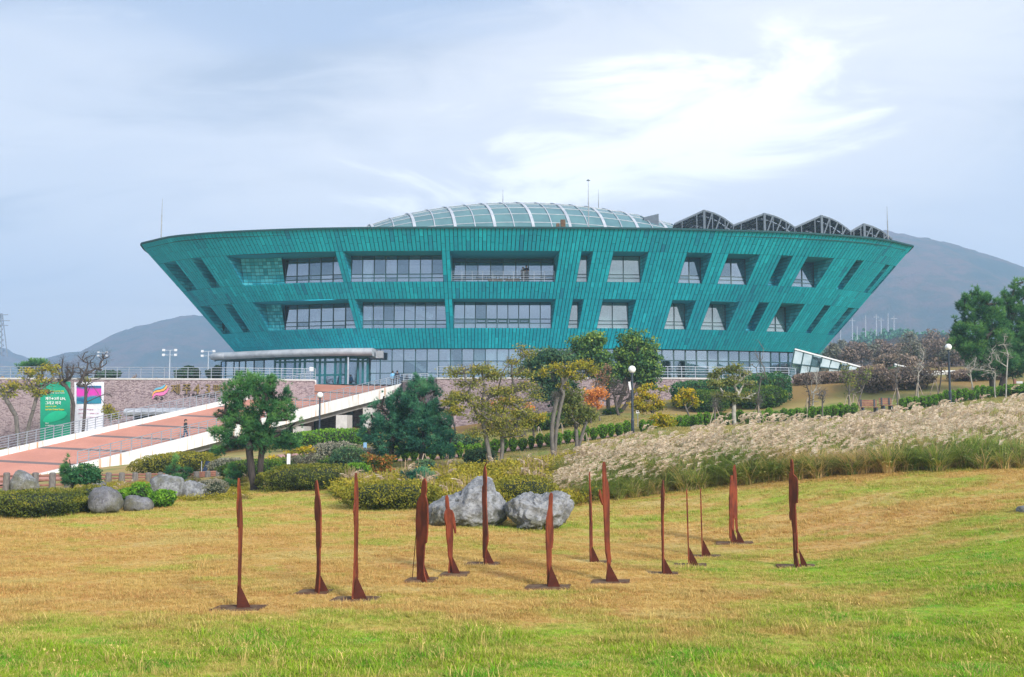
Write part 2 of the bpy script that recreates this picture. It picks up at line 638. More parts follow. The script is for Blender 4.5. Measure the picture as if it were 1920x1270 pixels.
leafmat('broadleaf', [(0.02, 0.06, 0.035), (0.05, 0.14, 0.045), (0.15, 0.26, 0.045), (0.33, 0.42, 0.07)], 0.25)
leafmat('broadleaf_dark', [(0.015, 0.055, 0.045), (0.04, 0.12, 0.065), (0.10, 0.19, 0.075), (0.20, 0.27, 0.11)], 0.25)
leafmat('autumn', [(0.12, 0.16, 0.02), (0.28, 0.29, 0.03), (0.45, 0.38, 0.04), (0.56, 0.40, 0.03)], 0.35)
leafmat('autumn_olive', [(0.10, 0.13, 0.03), (0.22, 0.24, 0.045), (0.36, 0.34, 0.07), (0.52, 0.38, 0.06)], 0.35)
leafmat('nandina', [(0.05, 0.10, 0.02), (0.12, 0.18, 0.03), (0.42, 0.16, 0.04), (0.55, 0.20, 0.05)], 0.3)
leafmat('russet', [(0.22, 0.10, 0.06), (0.34, 0.18, 0.10), (0.42, 0.26, 0.15)], 0.3)
leafmat('orange_leaf', [(0.50, 0.16, 0.05), (0.74, 0.30, 0.07), (0.85, 0.44, 0.12)], 0.35)
leafmat('yellow_leaf', [(0.14, 0.19, 0.02), (0.34, 0.33, 0.02), (0.62, 0.45, 0.015), (0.72, 0.48, 0.03)], 0.35)
leafmat('pale_leaf', [(0.07, 0.11, 0.035), (0.16, 0.20, 0.05), (0.26, 0.28, 0.07), (0.38, 0.30, 0.09)], 0.35)
leafmat('hedge', [(0.012, 0.045, 0.012), (0.04, 0.11, 0.018), (0.10, 0.19, 0.02), (0.20, 0.27, 0.03)], 0.25)
leafmat('hedge_bright', [(0.02, 0.07, 0.010), (0.07, 0.19, 0.015), (0.15, 0.33, 0.02), (0.24, 0.42, 0.04)], 0.25)
leafmat('azalea', [(0.025, 0.04, 0.010), (0.08, 0.11, 0.018), (0.17, 0.19, 0.022), (0.28, 0.24, 0.03)], 0.25)
leafmat('azalea_gold', [(0.05, 0.07, 0.010), (0.15, 0.16, 0.018), (0.26, 0.25, 0.022), (0.38, 0.31, 0.03)], 0.25)
leafmat('ivy', [(0.010, 0.05, 0.022), (0.02, 0.10, 0.04), (0.05, 0.17, 0.06), (0.16, 0.25, 0.05)], 0.2)
leafmat('brown_twig', [(0.10, 0.072, 0.06), (0.20, 0.145, 0.12), (0.30, 0.225, 0.18), (0.38, 0.27, 0.18)], 0.1)
leafmat('dusty', [(0.07, 0.09, 0.06), (0.16, 0.17, 0.12), (0.27, 0.26, 0.19), (0.35, 0.31, 0.24)], 0.2)
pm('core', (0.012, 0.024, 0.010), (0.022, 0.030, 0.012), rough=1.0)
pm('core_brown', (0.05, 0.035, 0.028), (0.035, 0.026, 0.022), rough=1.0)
# ------------------------------------------------------------------ terrain
CP = []
for X in (-16, -8, 0, 8):
    for Y in (2, 8, 14, 20, 26):
        CP.append((X, Y, 0.0))
CP += [(13, 8, 0.05), (20, 8, 0.1), (-30, 8, 0), (-40, 20, 0), (-24, 30, 0), (-12, 34, 0), (0, 31, 0.05), (-15, 42, 0.05),
       (-40, 45, -0.2), (-60, 60, -0.2), (60, 10, 0.8)]


def cpi(px, py, Y):
    CP.append(tuple(at(px, py, Y)))


for a in [(1920, 880, 32), (1700, 882, 33), (1500, 900, 34), (1300, 920, 35), (1100, 940, 35), (1920, 960, 24), (1700, 985, 25),
          (1920, 1060, 18),
          (600, 880, 50), (735, 880, 48), (935, 872, 46), (1037, 861, 50), (1083, 848, 52), (850, 858, 57), (1000, 838, 57.5),
          (1180, 818, 58), (1400, 797, 62), (1560, 786, 64), (1720, 768, 66), (1780, 756, 68), (1860, 742, 70), (1920, 735, 72),
          (400, 850, 80), (200, 880, 66), (600, 838, 73), (0, 905, 60),
          (1150, 778, 75), (1000, 800, 76), (860, 815, 78), (760, 830, 80),
          (1300, 775, 76), (1440, 768, 76), (1480, 742, 82), (1500, 718, 88), (1600, 745, 78), (1560, 722, 84), (1700, 735, 78), (1800, 718, 80),
          (1920, 705, 84), (1240, 778, 74), (1640, 716, 90), (1720, 708, 92), (1700, 690, 120), (1850, 690, 120), (1550, 690, 130),
          (1250, 800, 50), (1500, 800, 52), (1700, 790, 52), (1900, 760, 52), (1400, 828, 48), (1300, 840, 43), (1500, 840, 43), (1650, 840, 44), (1900, 820, 42), (1900, 792, 48)]:
    cpi(*a)
CP += [(-60, 90, 1.0), (-30, 88, 1.0), (-10, 90, 2.5), (-60, 100, 2.0), (0, 95, 4.5), (-60, 150, 5), (0, 150, 6.0), (40, 160, 10), (80, 100, 9),
       (80, 60, 5), (60, 40, 3.5), (80, 200, 14), (0, 200, 8), (-80, 200, 6)]
CP = np.array(CP)


def _phi(r):
    return np.where(r > 1e-9, r * r * np.log(np.maximum(r, 1e-9)), 0)


_S = 30.0
_xy = CP[:, :2] / _S
_n = len(CP)
_K = _phi(np.linalg.norm(_xy[:, None] - _xy[None], axis=2)) + np.eye(_n) * 0.004
_Pm = np.c_[np.ones(_n), _xy]
_A = np.block([[_K, _Pm], [_Pm.T, np.zeros((3, 3))]])
_W = np.linalg.solve(_A, np.r_[CP[:, 2], 0, 0, 0])


def gz(x, y):
    """ground height"""
    x, y = np.asarray(x, float), np.asarray(y, float)
    shp = x.shape
    xc, yc = np.clip(x, -60, 70).ravel() / _S, np.clip(y, 2, 190).ravel() / _S
    q = np.stack([xc, yc], 1)
    out = np.zeros(len(q))
    for i in range(0, len(q), 20000):
        s = q[i:i + 20000]
        out[i:i + 20000] = _phi(np.linalg.norm(s[:, None] - _xy[None], axis=2)) @ _W[:_n] + _W[_n] + s @ _W[_n + 1:]
    far = np.clip((np.hypot(x.ravel(), y.ravel()) - 190) / 1500, 0, 1)
    return (out + far * 12).reshape(shp)


def gpt(px, py, Y=None):
    """ground point under a pixel column at depth Y"""
    p = at(px, py, Y)
    return np.array([p[0], p[1], float(gz(p[0], p[1]))])


def lawn_colour(nt, tufts=False):
    g = N(nt, 'ShaderNodeNewGeometry').outputs['Position']
    s = N(nt, 'ShaderNodeSeparateXYZ')
    L(nt, g, s.inputs[0])
    x, y = s.outputs[0], s.outputs[1]
    f2 = VSCALE(nt, g, (0.6, 1.0, 0))
    nA = NOISE(nt, f2, 0.28, 3, 0.5)
    nB = NOISE(nt, f2, 0.9, 4, 0.6)
    nC = NOISE(nt, f2, 4.0, 4, 0.6)
    near = MTH(nt, 'SUBTRACT', 1.0, SST(nt, y, 11.0, 17.5))
    right = MTH(nt, 'MULTIPLY', SST(nt, x, 2.0, 9.0), MTH(nt, 'SUBTRACT', 1.0, SST(nt, y, 20.0, 27.0)))
    rim = MTH(nt, 'MULTIPLY', SST(nt, y, 24, 29), 0.12)
    bias = MTH(nt, 'ADD', MTH(nt, 'MULTIPLY', near, 0.42), MTH(nt, 'MULTIPLY', right, 0.40))
    bias = MTH(nt, 'ADD', bias, rim)
    gr = MTH(nt, 'ADD', MTH(nt, 'MULTIPLY', nA, 0.85), MTH(nt, 'MULTIPLY', nB, 1.0))
    gr = MTH(nt, 'SUBTRACT', gr, 0.175)
    gr = MTH(nt, 'ADD', gr, MTH(nt, 'MULTIPLY', nC, 0.35))
    gr = MTH(nt, 'ADD', gr, bias)
    straw = MIX(nt, SST(nt, nB, 0.35, 0.65), (0.64, 0.43, 0.15), (0.57, 0.30, 0.11))
    straw = MIX(nt, SST(nt, NOISE(nt, VSCALE(nt, g, (0.5, 1.0, 0), (9, 4, 0)), 0.5, 4), 0.52, 0.66), straw, (0.60, 0.46, 0.18))
    mid = (0.46, 0.44, 0.09)
    green = MIX(nt, SST(nt, NOISE(nt, VSCALE(nt, g, (0.7, 1, 0), (2, 9, 0)), 1.3, 4), 0.45, 0.68), (0.30, 0.45, 0.025), (0.13, 0.42, 0.020))
    c = MIX(nt, SST(nt, gr, 0.95, 1.12), straw, mid)
    c = MIX(nt, SST(nt, gr, 1.10, 1.32), c, green)
    return c, g


def lawn_mat(name, tufts):
    m, nt, b = newmat(name)
    c, g = lawn_colour(nt)
    out = nt.nodes['Material Output']
    if tufts:
        a = N(nt, 'ShaderNodeAttribute', attribute_name='tone').outputs['Fac']
        c = MIX(nt, SST(nt, a, 0.62, 0.85), c, (0.72, 0.54, 0.20))
        c = MIX(nt, MTH(nt, 'MULTIPLY', MTH(nt, 'SUBTRACT', 1.0, SST(nt, a, 0.05, 0.4)), 0.5), c, (0.14, 0.20, 0.02))
        L(nt, c, b.inputs['Base Color'])
        t = N(nt, 'ShaderNodeBsdfTranslucent')
        L(nt, c, t.inputs[0])
        mx = N(nt, 'ShaderNodeMixShader')
        mx.inputs[0].default_value = 0.3
        L(nt, b.outputs[0], mx.inputs[1])
        L(nt, t.outputs[0], mx.inputs[2])
        L(nt, mx.outputs[0], out.inputs[0])
    else:
        n = NOISE(nt, g, 9, 6, 0.7)
        c = MIX(nt, MTH(nt, 'MULTIPLY', SST(nt, n, 0.4, 0.62), 0.5), c, (0.20, 0.15, 0.05))
        s = N(nt, 'ShaderNodeSeparateXYZ')
        L(nt, g, s.inputs[0])
        slope = NOISE(nt, g, 0.12, 4)
        upper = MIX(nt, SST(nt, slope, 0.4, 0.6), (0.38, 0.32, 0.12), (0.42, 0.27, 0.11))
        upper = MIX(nt, SST(nt, NOISE(nt, g, 0.45, 5), 0.48, 0.62), upper, (0.22, 0.25, 0.07))
        c = MIX(nt, SST(nt, s.outputs[1], 40, 48), c, upper)
        hill = MIX(nt, SST(nt, NOISE(nt, g, 0.1, 5), 0.4, 0.6), (0.30, 0.19, 0.07), (0.24, 0.22, 0.07))
        c = MIX(nt, SST(nt, s.outputs[1], 74, 80), c, hill)
        c = MIX(nt, SST(nt, s.outputs[1], 110, 150), c, (0.08, 0.075, 0.045))
        L(nt, c, b.inputs['Base Color'])
        bn = N(nt, 'ShaderNodeBump')
        bn.inputs['Strength'].default_value = 0.6
        bn.inputs['Distance'].default_value = 0.04
        L(nt, NOISE(nt, g, 14, 5, 0.7), bn.inputs['Height'])
        L(nt, bn.outputs[0], b.inputs['Normal'])
    b.inputs['Roughness'].default_value = 0.9
    b.inputs['Specular IOR Level'].default_value = 0.15
    MT[name] = m


lawn_mat('lawn', False)
lawn_mat('grass_blade', True)
leafmat('slope_blade', [(0.20, 0.22, 0.06), (0.42, 0.37, 0.13), (0.55, 0.42, 0.17)], .3, patch=.7, pscale=.3, pcol=(.26, .32, .08))


def axis(a, b, step, far, g=1.18):
    pts = list(np.arange(a, b + 1e-6, step))
    s, x = step, b
    while x < far:
        s *= g
        x += s
        pts.append(x)
    return pts


gx = axis(0, 60, 1.0, 4200)
gx = np.array(sorted([-v for v in gx[1:]] + gx))
gy = np.array(sorted([-v for v in axis(0, 4, 2, 1500, 1.6)[1:]] + axis(0, 130, 1.0, 5200)))
GX, GY = np.meshgrid(gx, gy)
GZ = gz(GX, GY)
GZ += np.array([[mnoise.noise((x * 0.25, y * 0.25, 0)) * 0.05 if abs(x) < 60 and 0 < y < 60 else 0 for x in gx] for y in gy])
nx = len(gx)
idx = np.arange(len(gy) * nx).reshape(len(gy), nx)
F = np.stack([idx[:-1, :-1], idx[:-1, 1:], idx[1:, 1:], idx[1:, :-1]], -1).reshape(-1, 4)
g = MB().add(np.stack([GX, GY, GZ], -1).reshape(-1, 3), F)
tag(g.build('ground', MT['lawn'], smooth=True), kind='structure')


# ------------------------------------------------------------------ far hills and mountain
def hillmat(name, c1, c2, c3, s):
    m, nt, b = newmat(name)
    g = N(nt, 'ShaderNodeNewGeometry').outputs['Position']
    a = NOISE(nt, VSCALE(nt, g, (1, 1, 1.6)), s, 8, 0.7)
    c = MIX(nt, SST(nt, a, 0.40, 0.60), c1, c2)
    c = MIX(nt, SST(nt, NOISE(nt, g, s * 0.22, 5, 0.6), 0.48, 0.62), c, c3)
    L(nt, c, b.inputs['Base Color'])
    b.inputs['Roughness'].default_value = 1.0
    b.inputs['Specular IOR Level'].default_value = 0.0
    bn = N(nt, 'ShaderNodeBump')
    bn.inputs['Strength'].default_value = 0.9
    bn.inputs['Distance'].default_value = 8
    L(nt, NOISE(nt, g, s * 3, 8, 0.75), bn.inputs['Height'])
    L(nt, bn.outputs[0], b.inputs['Normal'])
    MT[name] = m


hillmat('hill_wood', (0.08, 0.085, 0.05), (0.19, 0.11, 0.08), (0.04, 0.07, 0.05), 0.03)


def mountain(name, prof, D, depth, seed, x_step=8, rough=5.0):
    """prof: skyline pixels; a ridge with its foot towards the camera, full width and back slope"""
    prof = np.array(prof, float)
    P = np.array([at(a, b, D) for a, b in prof])
    xs = np.arange(P[0, 0], P[-1, 0], x_step)
    zs = np.interp(xs, P[:, 0], P[:, 2])
    rows = np.linspace(-1, 1, 40)
    V = []
    for r in rows:
        k = 1 - abs(r) ** 1.25
        for x, z in zip(xs, zs):
            wob = mnoise.noise((x * 0.006 + seed, r * 2.2, 0.3)) * 0.22 + mnoise.noise((x * 0.02 + seed, r * 5, 1.3)) * 0.08
            kk = max(0, k + wob * (1 - k) * 1.5)
            bump = abs(mnoise.noise((x * 0.06, r * 24 + seed, 0))) * rough + abs(mnoise.noise((x * 0.19, r * 60 + seed, 4))) * rough * 0.6
            V.append((x, D + r * depth, 4 + (z - 4) * min(kk, 1.0) + bump * min(1, kk + .15) - rough * .45))
    n = len(xs)
    idx = np.arange(len(rows) * n).reshape(len(rows), n)
    F = np.stack([idx[:-1, :-1], idx[:-1, 1:], idx[1:, 1:], idx[1:, :-1]], -1).reshape(-1, 4)
    o = MB().add(V, F).build(name, MT['hill_wood'], smooth=True)
    return tag(o, kind='structure')


mountain('hill', [(-700, 560), (-400, 570), (-150, 610), (-40, 640), (0, 650), (25, 662), (60, 673), (100, 690), (150, 720), (240, 790)], 1850, 400, 3)
mountain('hill', [(60, 700), (100, 669), (130, 661), (165, 657), (185, 650), (205, 638), (240, 618), (262, 612), (300, 602), (340, 594),
                  (372, 590), (420, 592), (520, 604), (640, 630), (800, 680), (960, 740)], 1700, 420, 9)
mountain('mountain', [(1150, 700), (1300, 600), (1420, 525), (1520, 470), (1600, 440), (1655, 433), (1680, 439), (1705, 444), (1760, 452),
                      (1800, 464), (1850, 480), (1885, 496), (1920, 513), (2000, 555), (2150, 630), (2400, 740)], 1500, 520, 21, 7)

# ------------------------------------------------------------------ haze
hz = MB()
hz.box(-1700, 1700, -60, 2300, -6, 345)
hm, hnt, hb = newmat('haze_air')
hnt.nodes.remove(hb)
pv = N(hnt, 'ShaderNodeVolumePrincipled')
pv.inputs['Color'].default_value = (0.52, 0.74, 1.0, 1)
pv.inputs['Density'].default_value = 0.00062
pv.inputs['Anisotropy'].default_value = 0.1
L(hnt, pv.outputs[0], hnt.nodes['Material Output'].inputs['Volume'])
tag(hz.build('haze', hm), kind='stuff')
# ------------------------------------------------------------------ the copper clad hall
ZT = float(at(920, 426.5, 90)[2])
ZB = float(at(900, 653.8, 99.6)[2])
RIM = [(262.7, 457), (285, 448.7), (303, 445), (361, 439.3), (416, 435.3), (492, 431.8), (567, 429.2), (643, 427.6), (720, 426.8),
       (879, 426.4), (1000, 426.6), (1120, 427.3), (1252, 429), (1327.6, 430.8), (1400, 432.8), (1480, 435.6), (1548, 439.2), (1616, 444.3),
       (1659, 448.7), (1692, 453.7), (1707, 457.8), (1713, 461)]
MAPT = [262.7, 290, 346, 401.5, 500, 616, 825, 1055, 1121, 1159, 1226, 1302, 1350, 1383, 1444, 1508, 1590, 1646, 1680, 1713]
MAPB = [441.6, 463, 492, 524, 594, 676, 839, 1021, 1075, 1110, 1168, 1235, 1273, 1300, 1346, 1396, 1452, 1492, 1514, 1537]
BY = [(441.6, 662), (521, 658), (580, 655.8), (640, 654.2), (900, 653.8), (1150, 654.2), (1240, 655.2), (1350, 657), (1480, 660.2), (1537, 663.5)]
tp = np.array([atz(a, b, ZT)[:2] for a, b in RIM])
pxs = np.linspace(262.7, 1713, 400)
rimpx = np.array([r[0] for r in RIM])


def smooth1(a, k=9):
    for _ in range(3):
        p = np.r_[2 * a[0] - a[k:0:-1], a, 2 * a[-1] - a[-2:-k - 2:-1]]
        a = np.convolve(p, np.ones(2 * k + 1) / (2 * k + 1), 'valid')
    return a


Tx = np.interp(pxs, rimpx, tp[:, 0])
Ty = smooth1(np.interp(pxs, rimpx, tp[:, 1]), 6)
bpx = smooth1(np.interp(pxs, MAPT, MAPB), 10)
bpy_ = smooth1(np.interp(bpx, [b[0] for b in BY], [b[1] for b in BY]), 10)
Bp = np.array([atz(a, b, ZB)[:2] for a, b in zip(bpx, bpy_)])
# closing round the back
TL_ = [(0, 146), (-20, 142), (-32, 133), (-38, 121), (-40.2, 112), (-40.0, 106), (-39.5, 102)]
TR_ = [(43.0, 103), (43.8, 107.5), (43.6, 113), (41, 124), (33, 136), (20, 142.5), (0, 146)]
BL_ = [(0, 137), (-14, 134), (-24, 129), (-29.5, 122), (-31.4, 116), (-31.3, 111.5), (-31.0, 108.5)]
BR_ = [(34.6, 109), (35.2, 112), (35.0, 116), (33, 123), (26, 131), (15, 135), (0, 137)]
TT = np.array(TL_ + list(zip(Tx, Ty)) + TR_)
BB = np.array(BL_ + [tuple(b) for b in Bp] + BR_)
NL_ = len(TL_)
arc = np.r_[0, np.cumsum(np.linalg.norm(np.diff(TT, axis=0), axis=1))]


def S(u, v):
    """outer skin: u = metres along the rim, v = 0 at the rim, 1 at the foot"""
    u, v = np.asarray(u, float), np.asarray(v, float)
    u, v = np.broadcast_arrays(u, v)
    tx, ty = np.interp(u, arc, TT[:, 0]), np.interp(u, arc, TT[:, 1])
    bx, by = np.interp(u, arc, BB[:, 0]), np.interp(u, arc, BB[:, 1])
    return np.stack([tx + (bx - tx) * v, ty + (by - ty) * v, ZT + (ZB - ZT) * v], -1)


def u_at(px, v):
    us = np.linspace(arc[NL_], arc[NL_ + 399], 4000)
    x, _ = proj(S(us, v))
    return float(us[np.argmin(np.abs(x - px))])


def v_at(px, py):
    v = 0.5
    for _ in range(30):
        u = u_at(px, v)
        _, y = proj(S(u, v))
        v += (py - float(y)) / 228
    return v


V1, V2 = v_at(900, 470.8), v_at(900, 528.5)
V3, V4 = v_at(900, 560.8), v_at(900, 615.8)
UP = [(307.5, 328, 'slot'), (358.5, 376, 'slot'), (425, 628.5, 'A'), (643, 827.7, 'B'), (844, 1048.7, 'C'), (1091, 1112, 'W'),
      (1151, 1215.5, 'W'), (1288.5, 1335, 'W'), (1366.6, 1424.6, 'W'), (1466, 1486.6, 'slot'), (1514.5, 1563.5, 'W'),
      (1606, 1618.5, 'slot'), (1661, 1668, 'slot'), (1676, 1681, 'slot')]
LO = [(377, 392.4, 'slot'), (419, 433, 'slot'), (475.5, 653, 'A'), (667, 834, 'B'), (853, 1042, 'C'), (1079.6, 1097, 'W'),
      (1136, 1195, 'W'), (1263, 1305, 'W'), (1334, 1385.5, 'W'), (1425, 1442, 'slot'), (1464, 1508, 'W'),
      (1546, 1558, 'slot'), (1591, 1600, 'slot'), (1606, 1610, 'slot')]
OPEN = []
for a, b, k in UP:
    vv = V1
    OPEN.append([u_at(a, vv), u_at(b, vv), V1, V2, k, 0])
for a, b, k in LO:
    OPEN.append([u_at(a, V3), u_at(b, V3), V3, V4, k, 1])
edges = []
for o in OPEN:
    for i in (0, 1):
        hit = [e for e in edges if abs(e - o[i]) < 0.30]
        if hit and o[5] == 1:
            o[i] = hit[0]
        else:
            edges.append(o[i])
U0, U1 = arc[NL_ - 4], arc[NL_ + 399 + 5]
edges = sorted(edges + [U0, U1])
cols = []
for a, b in zip(edges[:-1], edges[1:]):
    n = max(1, round((b - a) / 0.405))
    cols += list(np.linspace(a, b, n + 1)[:-1])
cols.append(U1)
cols = np.array(cols)

hall = empty('memorial_hall', (1.7, 118, 6.7),
             'huge turquoise copper clad bowl shaped hall with slanting walls and deep set windows', 'museum')


def nrm(u, v):
    e = 0.05
    a = S(u + e, v) - S(u - e, v)
    b = S(u, np.minimum(v + 0.01, 1)) - S(u, np.minimum(v + 0.01, 1) - 0.02)
    n = np.cross(b, a)
    n /= np.linalg.norm(n, axis=-1, keepdims=True)
    return n


_nr = nrm(arc[NL_ + 200], 0.5)
NSG = -1.0 if _nr[1] > 0 else 1.0           # outward = towards the camera at the middle


def P(u, v, off=0.0):
    return S(u, v) + nrm(u, v) * NSG * off


def open_at(u, v):
    for o in OPEN:
        if o[0] - 1e-4 < u < o[1] + 1e-4 and o[2] < v < o[3]:
            return o
    return None


vb = [0, V1, V2, V3, V4, 1.0]
rowsn = [2, 3, 2, 3, 3]
skin = MB()
panels = []
rnd = random.Random(5)
patch = {}
for ci in range(len(cols) - 1):
    a, b = cols[ci], cols[ci + 1]
    uc = (a + b) / 2
    for bi in range(5):
        v0, v1 = vb[bi], vb[bi + 1]
        if open_at(uc, (v0 + v1) / 2):
            continue
        skin.quad(P(a, v0, -.06), P(a, v1, -.06), P(b, v1, -.06), P(b, v0, -.06))
    # panel rows: cut lines shared by neighbouring bands where no opening, staggered per column
    cuts = [0.0]
    st = (ci % 2) * 0.5 + rnd.uniform(-.12, .12)
    for bi in range(5):
        v0, v1 = vb[bi], vb[bi + 1]
        n = rowsn[bi]
        for k in range(n + 1):
            f = (k + (st - 0.25) * (0 < k < n)) / n
            c = v0 + (v1 - v0) * f
            if c > cuts[-1] + 0.012:
                cuts.append(c)
    cuts[-1] = 1.0
    gap = 0.034
    for v0, v1 in zip(cuts[:-1], cuts[1:]):
        if open_at(uc, (v0 + v1) / 2):
            continue
        # tone: large soft patches, then panel to panel scatter
        w = mnoise.noise((uc * 0.09, v0 * 2.0, 3.1)) * 0.5 + mnoise.noise((uc * 0.35, v0 * 4, 7.7)) * 0.35
        t = 0.5 + w * 0.55 + rnd.gauss(0, 0.085)
        if rnd.random() < 0.035:
            t -= 0.28
        ug = gap if (b - a) > 0.2 else 0.01
        panels.append((a + ug, b - ug, v0 + 0.0016, v1 - 0.0016, min(max(t, 0), 1)))
skin.build('skin_backing', MT['joint'], hall)


def panel_mb(mb, p):
    a, b, v0, v1, t = p
    o = [P(a, v1, 0), P(b, v1, 0), P(b, v0, 0), P(a, v0, 0)]
    i = [P(a, v1, -.05), P(b, v1, -.05), P(b, v0, -.05), P(a, v0, -.05)]
    mb.add(o + i, [[3, 2, 1, 0], [0, 1, 5, 4], [1, 2, 6, 5], [2, 3, 7, 6], [3, 0, 4, 7]], t)


def parea(p):
    q = S(np.array([p[0], p[1], p[1], p[0]]), np.array([p[2], p[2], p[3], p[3]]))
    x, y = proj(q)
    return abs(0.5 * sum(x[i] * y[(i + 1) % 4] - x[(i + 1) % 4] * y[i] for i in range(4)))


panels.sort(key=lambda p: -parea(p) if S(p[0], .5)[1] < 106 else 0)
for p in panels[:300]:
    mb = MB()
    panel_mb(mb, p)
    mb.build('copper_panel', MT['copper'], hall)
rest = MB()
for p in panels[300:]:
    panel_mb(rest, p)
tag(rest.build('copper_cladding', MT['copper'], hall), kind='stuff')

# remaining back of the bowl, rim cap, roof deck, soffit under the foot
back = MB()
ub = np.r_[np.linspace(0, U0, 14), [None], np.linspace(U1, arc[-1], 14)]
for k in range(len(ub) - 1):
    if ub[k] is None or ub[k + 1] is None:
        continue
    back.quad(S(ub[k], 0), S(ub[k], 1), S(ub[k + 1], 1), S(ub[k + 1], 0))
back.build('rear_wall', MT['copper'], hall)
cap = MB()
us = np.linspace(0, arc[-1], 260)
for a, b in zip(us[:-1], us[1:]):
    pa, pb = S(a, 0), S(b, 0)
    c = np.array([1.7, 120, ZT])
    ia, ib = pa + (c - pa) / np.linalg.norm(c - pa) * 0.5, pb + (c - pb) / np.linalg.norm(c - pb) * 0.5
    oa, ob = pa - (c - pa) / np.linalg.norm(c - pa) * 0.06, pb - (c - pb) / np.linalg.norm(c - pb) * 0.06
    lo, hi = np.array([0, 0, -.10]), np.array([0, 0, .07])
    cap.hexa([oa + lo, ob + lo, ib + lo, ia + lo, oa + hi, ob + hi, ib + hi, ia + hi])
    cap.quad(ia, ib, ib * [1, 1, 1] - [0, 0, .5], ia - [0, 0, .5])
cap.build('rim_coping', MT['joint'], hall)
dk = MB()
ring = [(S(u, 0) - [1.7, 120, 0]) * np.array([.95, .93, 0]) + np.array([1.7, 120, ZT - 1.1]) for u in np.linspace(0, arc[-1], 90)[:-1]]
dk.add(ring, [list(range(89))])
dk.build('roof_deck', MT['roof_deck'], hall)
sf = MB()
ring = [S(u, 1) + np.array([0, 0, 0.02]) for u in np.linspace(0, arc[-1], 90)[:-1]]
sf.add(ring, [list(range(89))[::-1]])
sf.build('soffit', MT['joint'], hall)


# ---------------------------------------------------------------- windows
def glazing(par, g0, g1, z0, z1, ncol, rows, opt=None, bl=(), mat='glass', mull='mullion', inset=0.0, seed=0, fw=0.09, lean=0.0, topmat=None):
    """vertical glazing from g0 to g1 (xy), rows = fractions of the height; panes, frame and blinds are sub-parts"""
    g0, g1 = np.array(g0[:2], float), np.array(g1[:2], float)
    d = g1 - g0
    Lg = np.linalg.norm(d)
    d /= Lg
    nn = np.array([d[1], -d[0]])
    if nn[1] > 0:
        nn = -nn

    def q(s, z, o=0.0):
        xy = g0 + d * s + nn * (o + lean * (z - z0) / (z1 - z0))
        return np.array([xy[0], xy[1], z])

    def up(h):
        return np.array([*(nn * lean * h / (z1 - z0)), h])
    fr = MB()
    for k in range(ncol + 1):
        s = Lg * k / ncol
        fr.slab(q(s - fw / 2, z0, -.07), q(s + fw / 2, z0, -.07), q(s + fw / 2, z0, .06), q(s - fw / 2, z0, .06), up(z1 - z0))
    zz = [z0 + (z1 - z0) * r for r in rows]
    for z in zz:
        fr.slab(q(0, z - fw / 2.3, -.06), q(Lg, z - fw / 2.3, -.06), q(Lg, z - fw / 2.3, .05), q(0, z - fw / 2.3, .05), (0, 0, fw / 1.15))
    fr.build('frame', MT[mull], par)
    rr = random.Random(seed)
    for k in range(ncol):
        for j in range(len(zz) - 1):
            a, b = Lg * k / ncol + fw / 2, Lg * (k + 1) / ncol - fw / 2
            t = rr.uniform(-.006, .006)
            MB().slab(q(a, zz[j] + .03, -.012 + t), q(b, zz[j] + .03, -.012 - t), q(b, zz[j] + .03, -t), q(a, zz[j] + .03, t), up(zz[j + 1] - zz[j] - .06)).build('pane', MT['glass_dark' if mat == 'glass' and rr.random() < (.30 if j else .12) else mat], par)
    for (k0, k1, f0, f1) in bl:
        a, b = Lg * k0 / ncol + .03, Lg * k1 / ncol - .03
        za, zb = z0 + (z1 - z0) * f0, z0 + (z1 - z0) * f1
        MB().slab(q(a, za, -.22), q(b, za, -.22), q(b, za, -.19), q(a, za, -.19), up(zb - za)).build('blind', MT['blind'], par)
    return q, Lg, nn


def room(par, g0, g1, z0, z1, depth, mat='room', col=True, side='x'):
    g0, g1 = np.array(g0[:2], float), np.array(g1[:2], float)
    d = (g1 - g0) / np.linalg.norm(g1 - g0)
    nn = np.array([d[1], -d[0]])
    if nn[1] < 0:
        nn = -nn
    a, b = g0 + nn * .3, g1 + nn * .3
    c, e = g1 + nn * depth, g0 + nn * depth
    r = MB()
    r.quad((*e, z0), (*c, z0), (*c, z1), (*e, z1))
    r.quad((*a, z0), (*b, z0), (*c, z0), (*e, z0))
    r.quad((*a, z1), (*e, z1), (*c, z1), (*b, z1))
    r.quad((*a, z0), (*e, z0), (*e, z1), (*a, z1))
    r.quad((*b, z0), (*b, z1), (*c, z1), (*c, z0))
    r.build('interior', MT[mat], par)


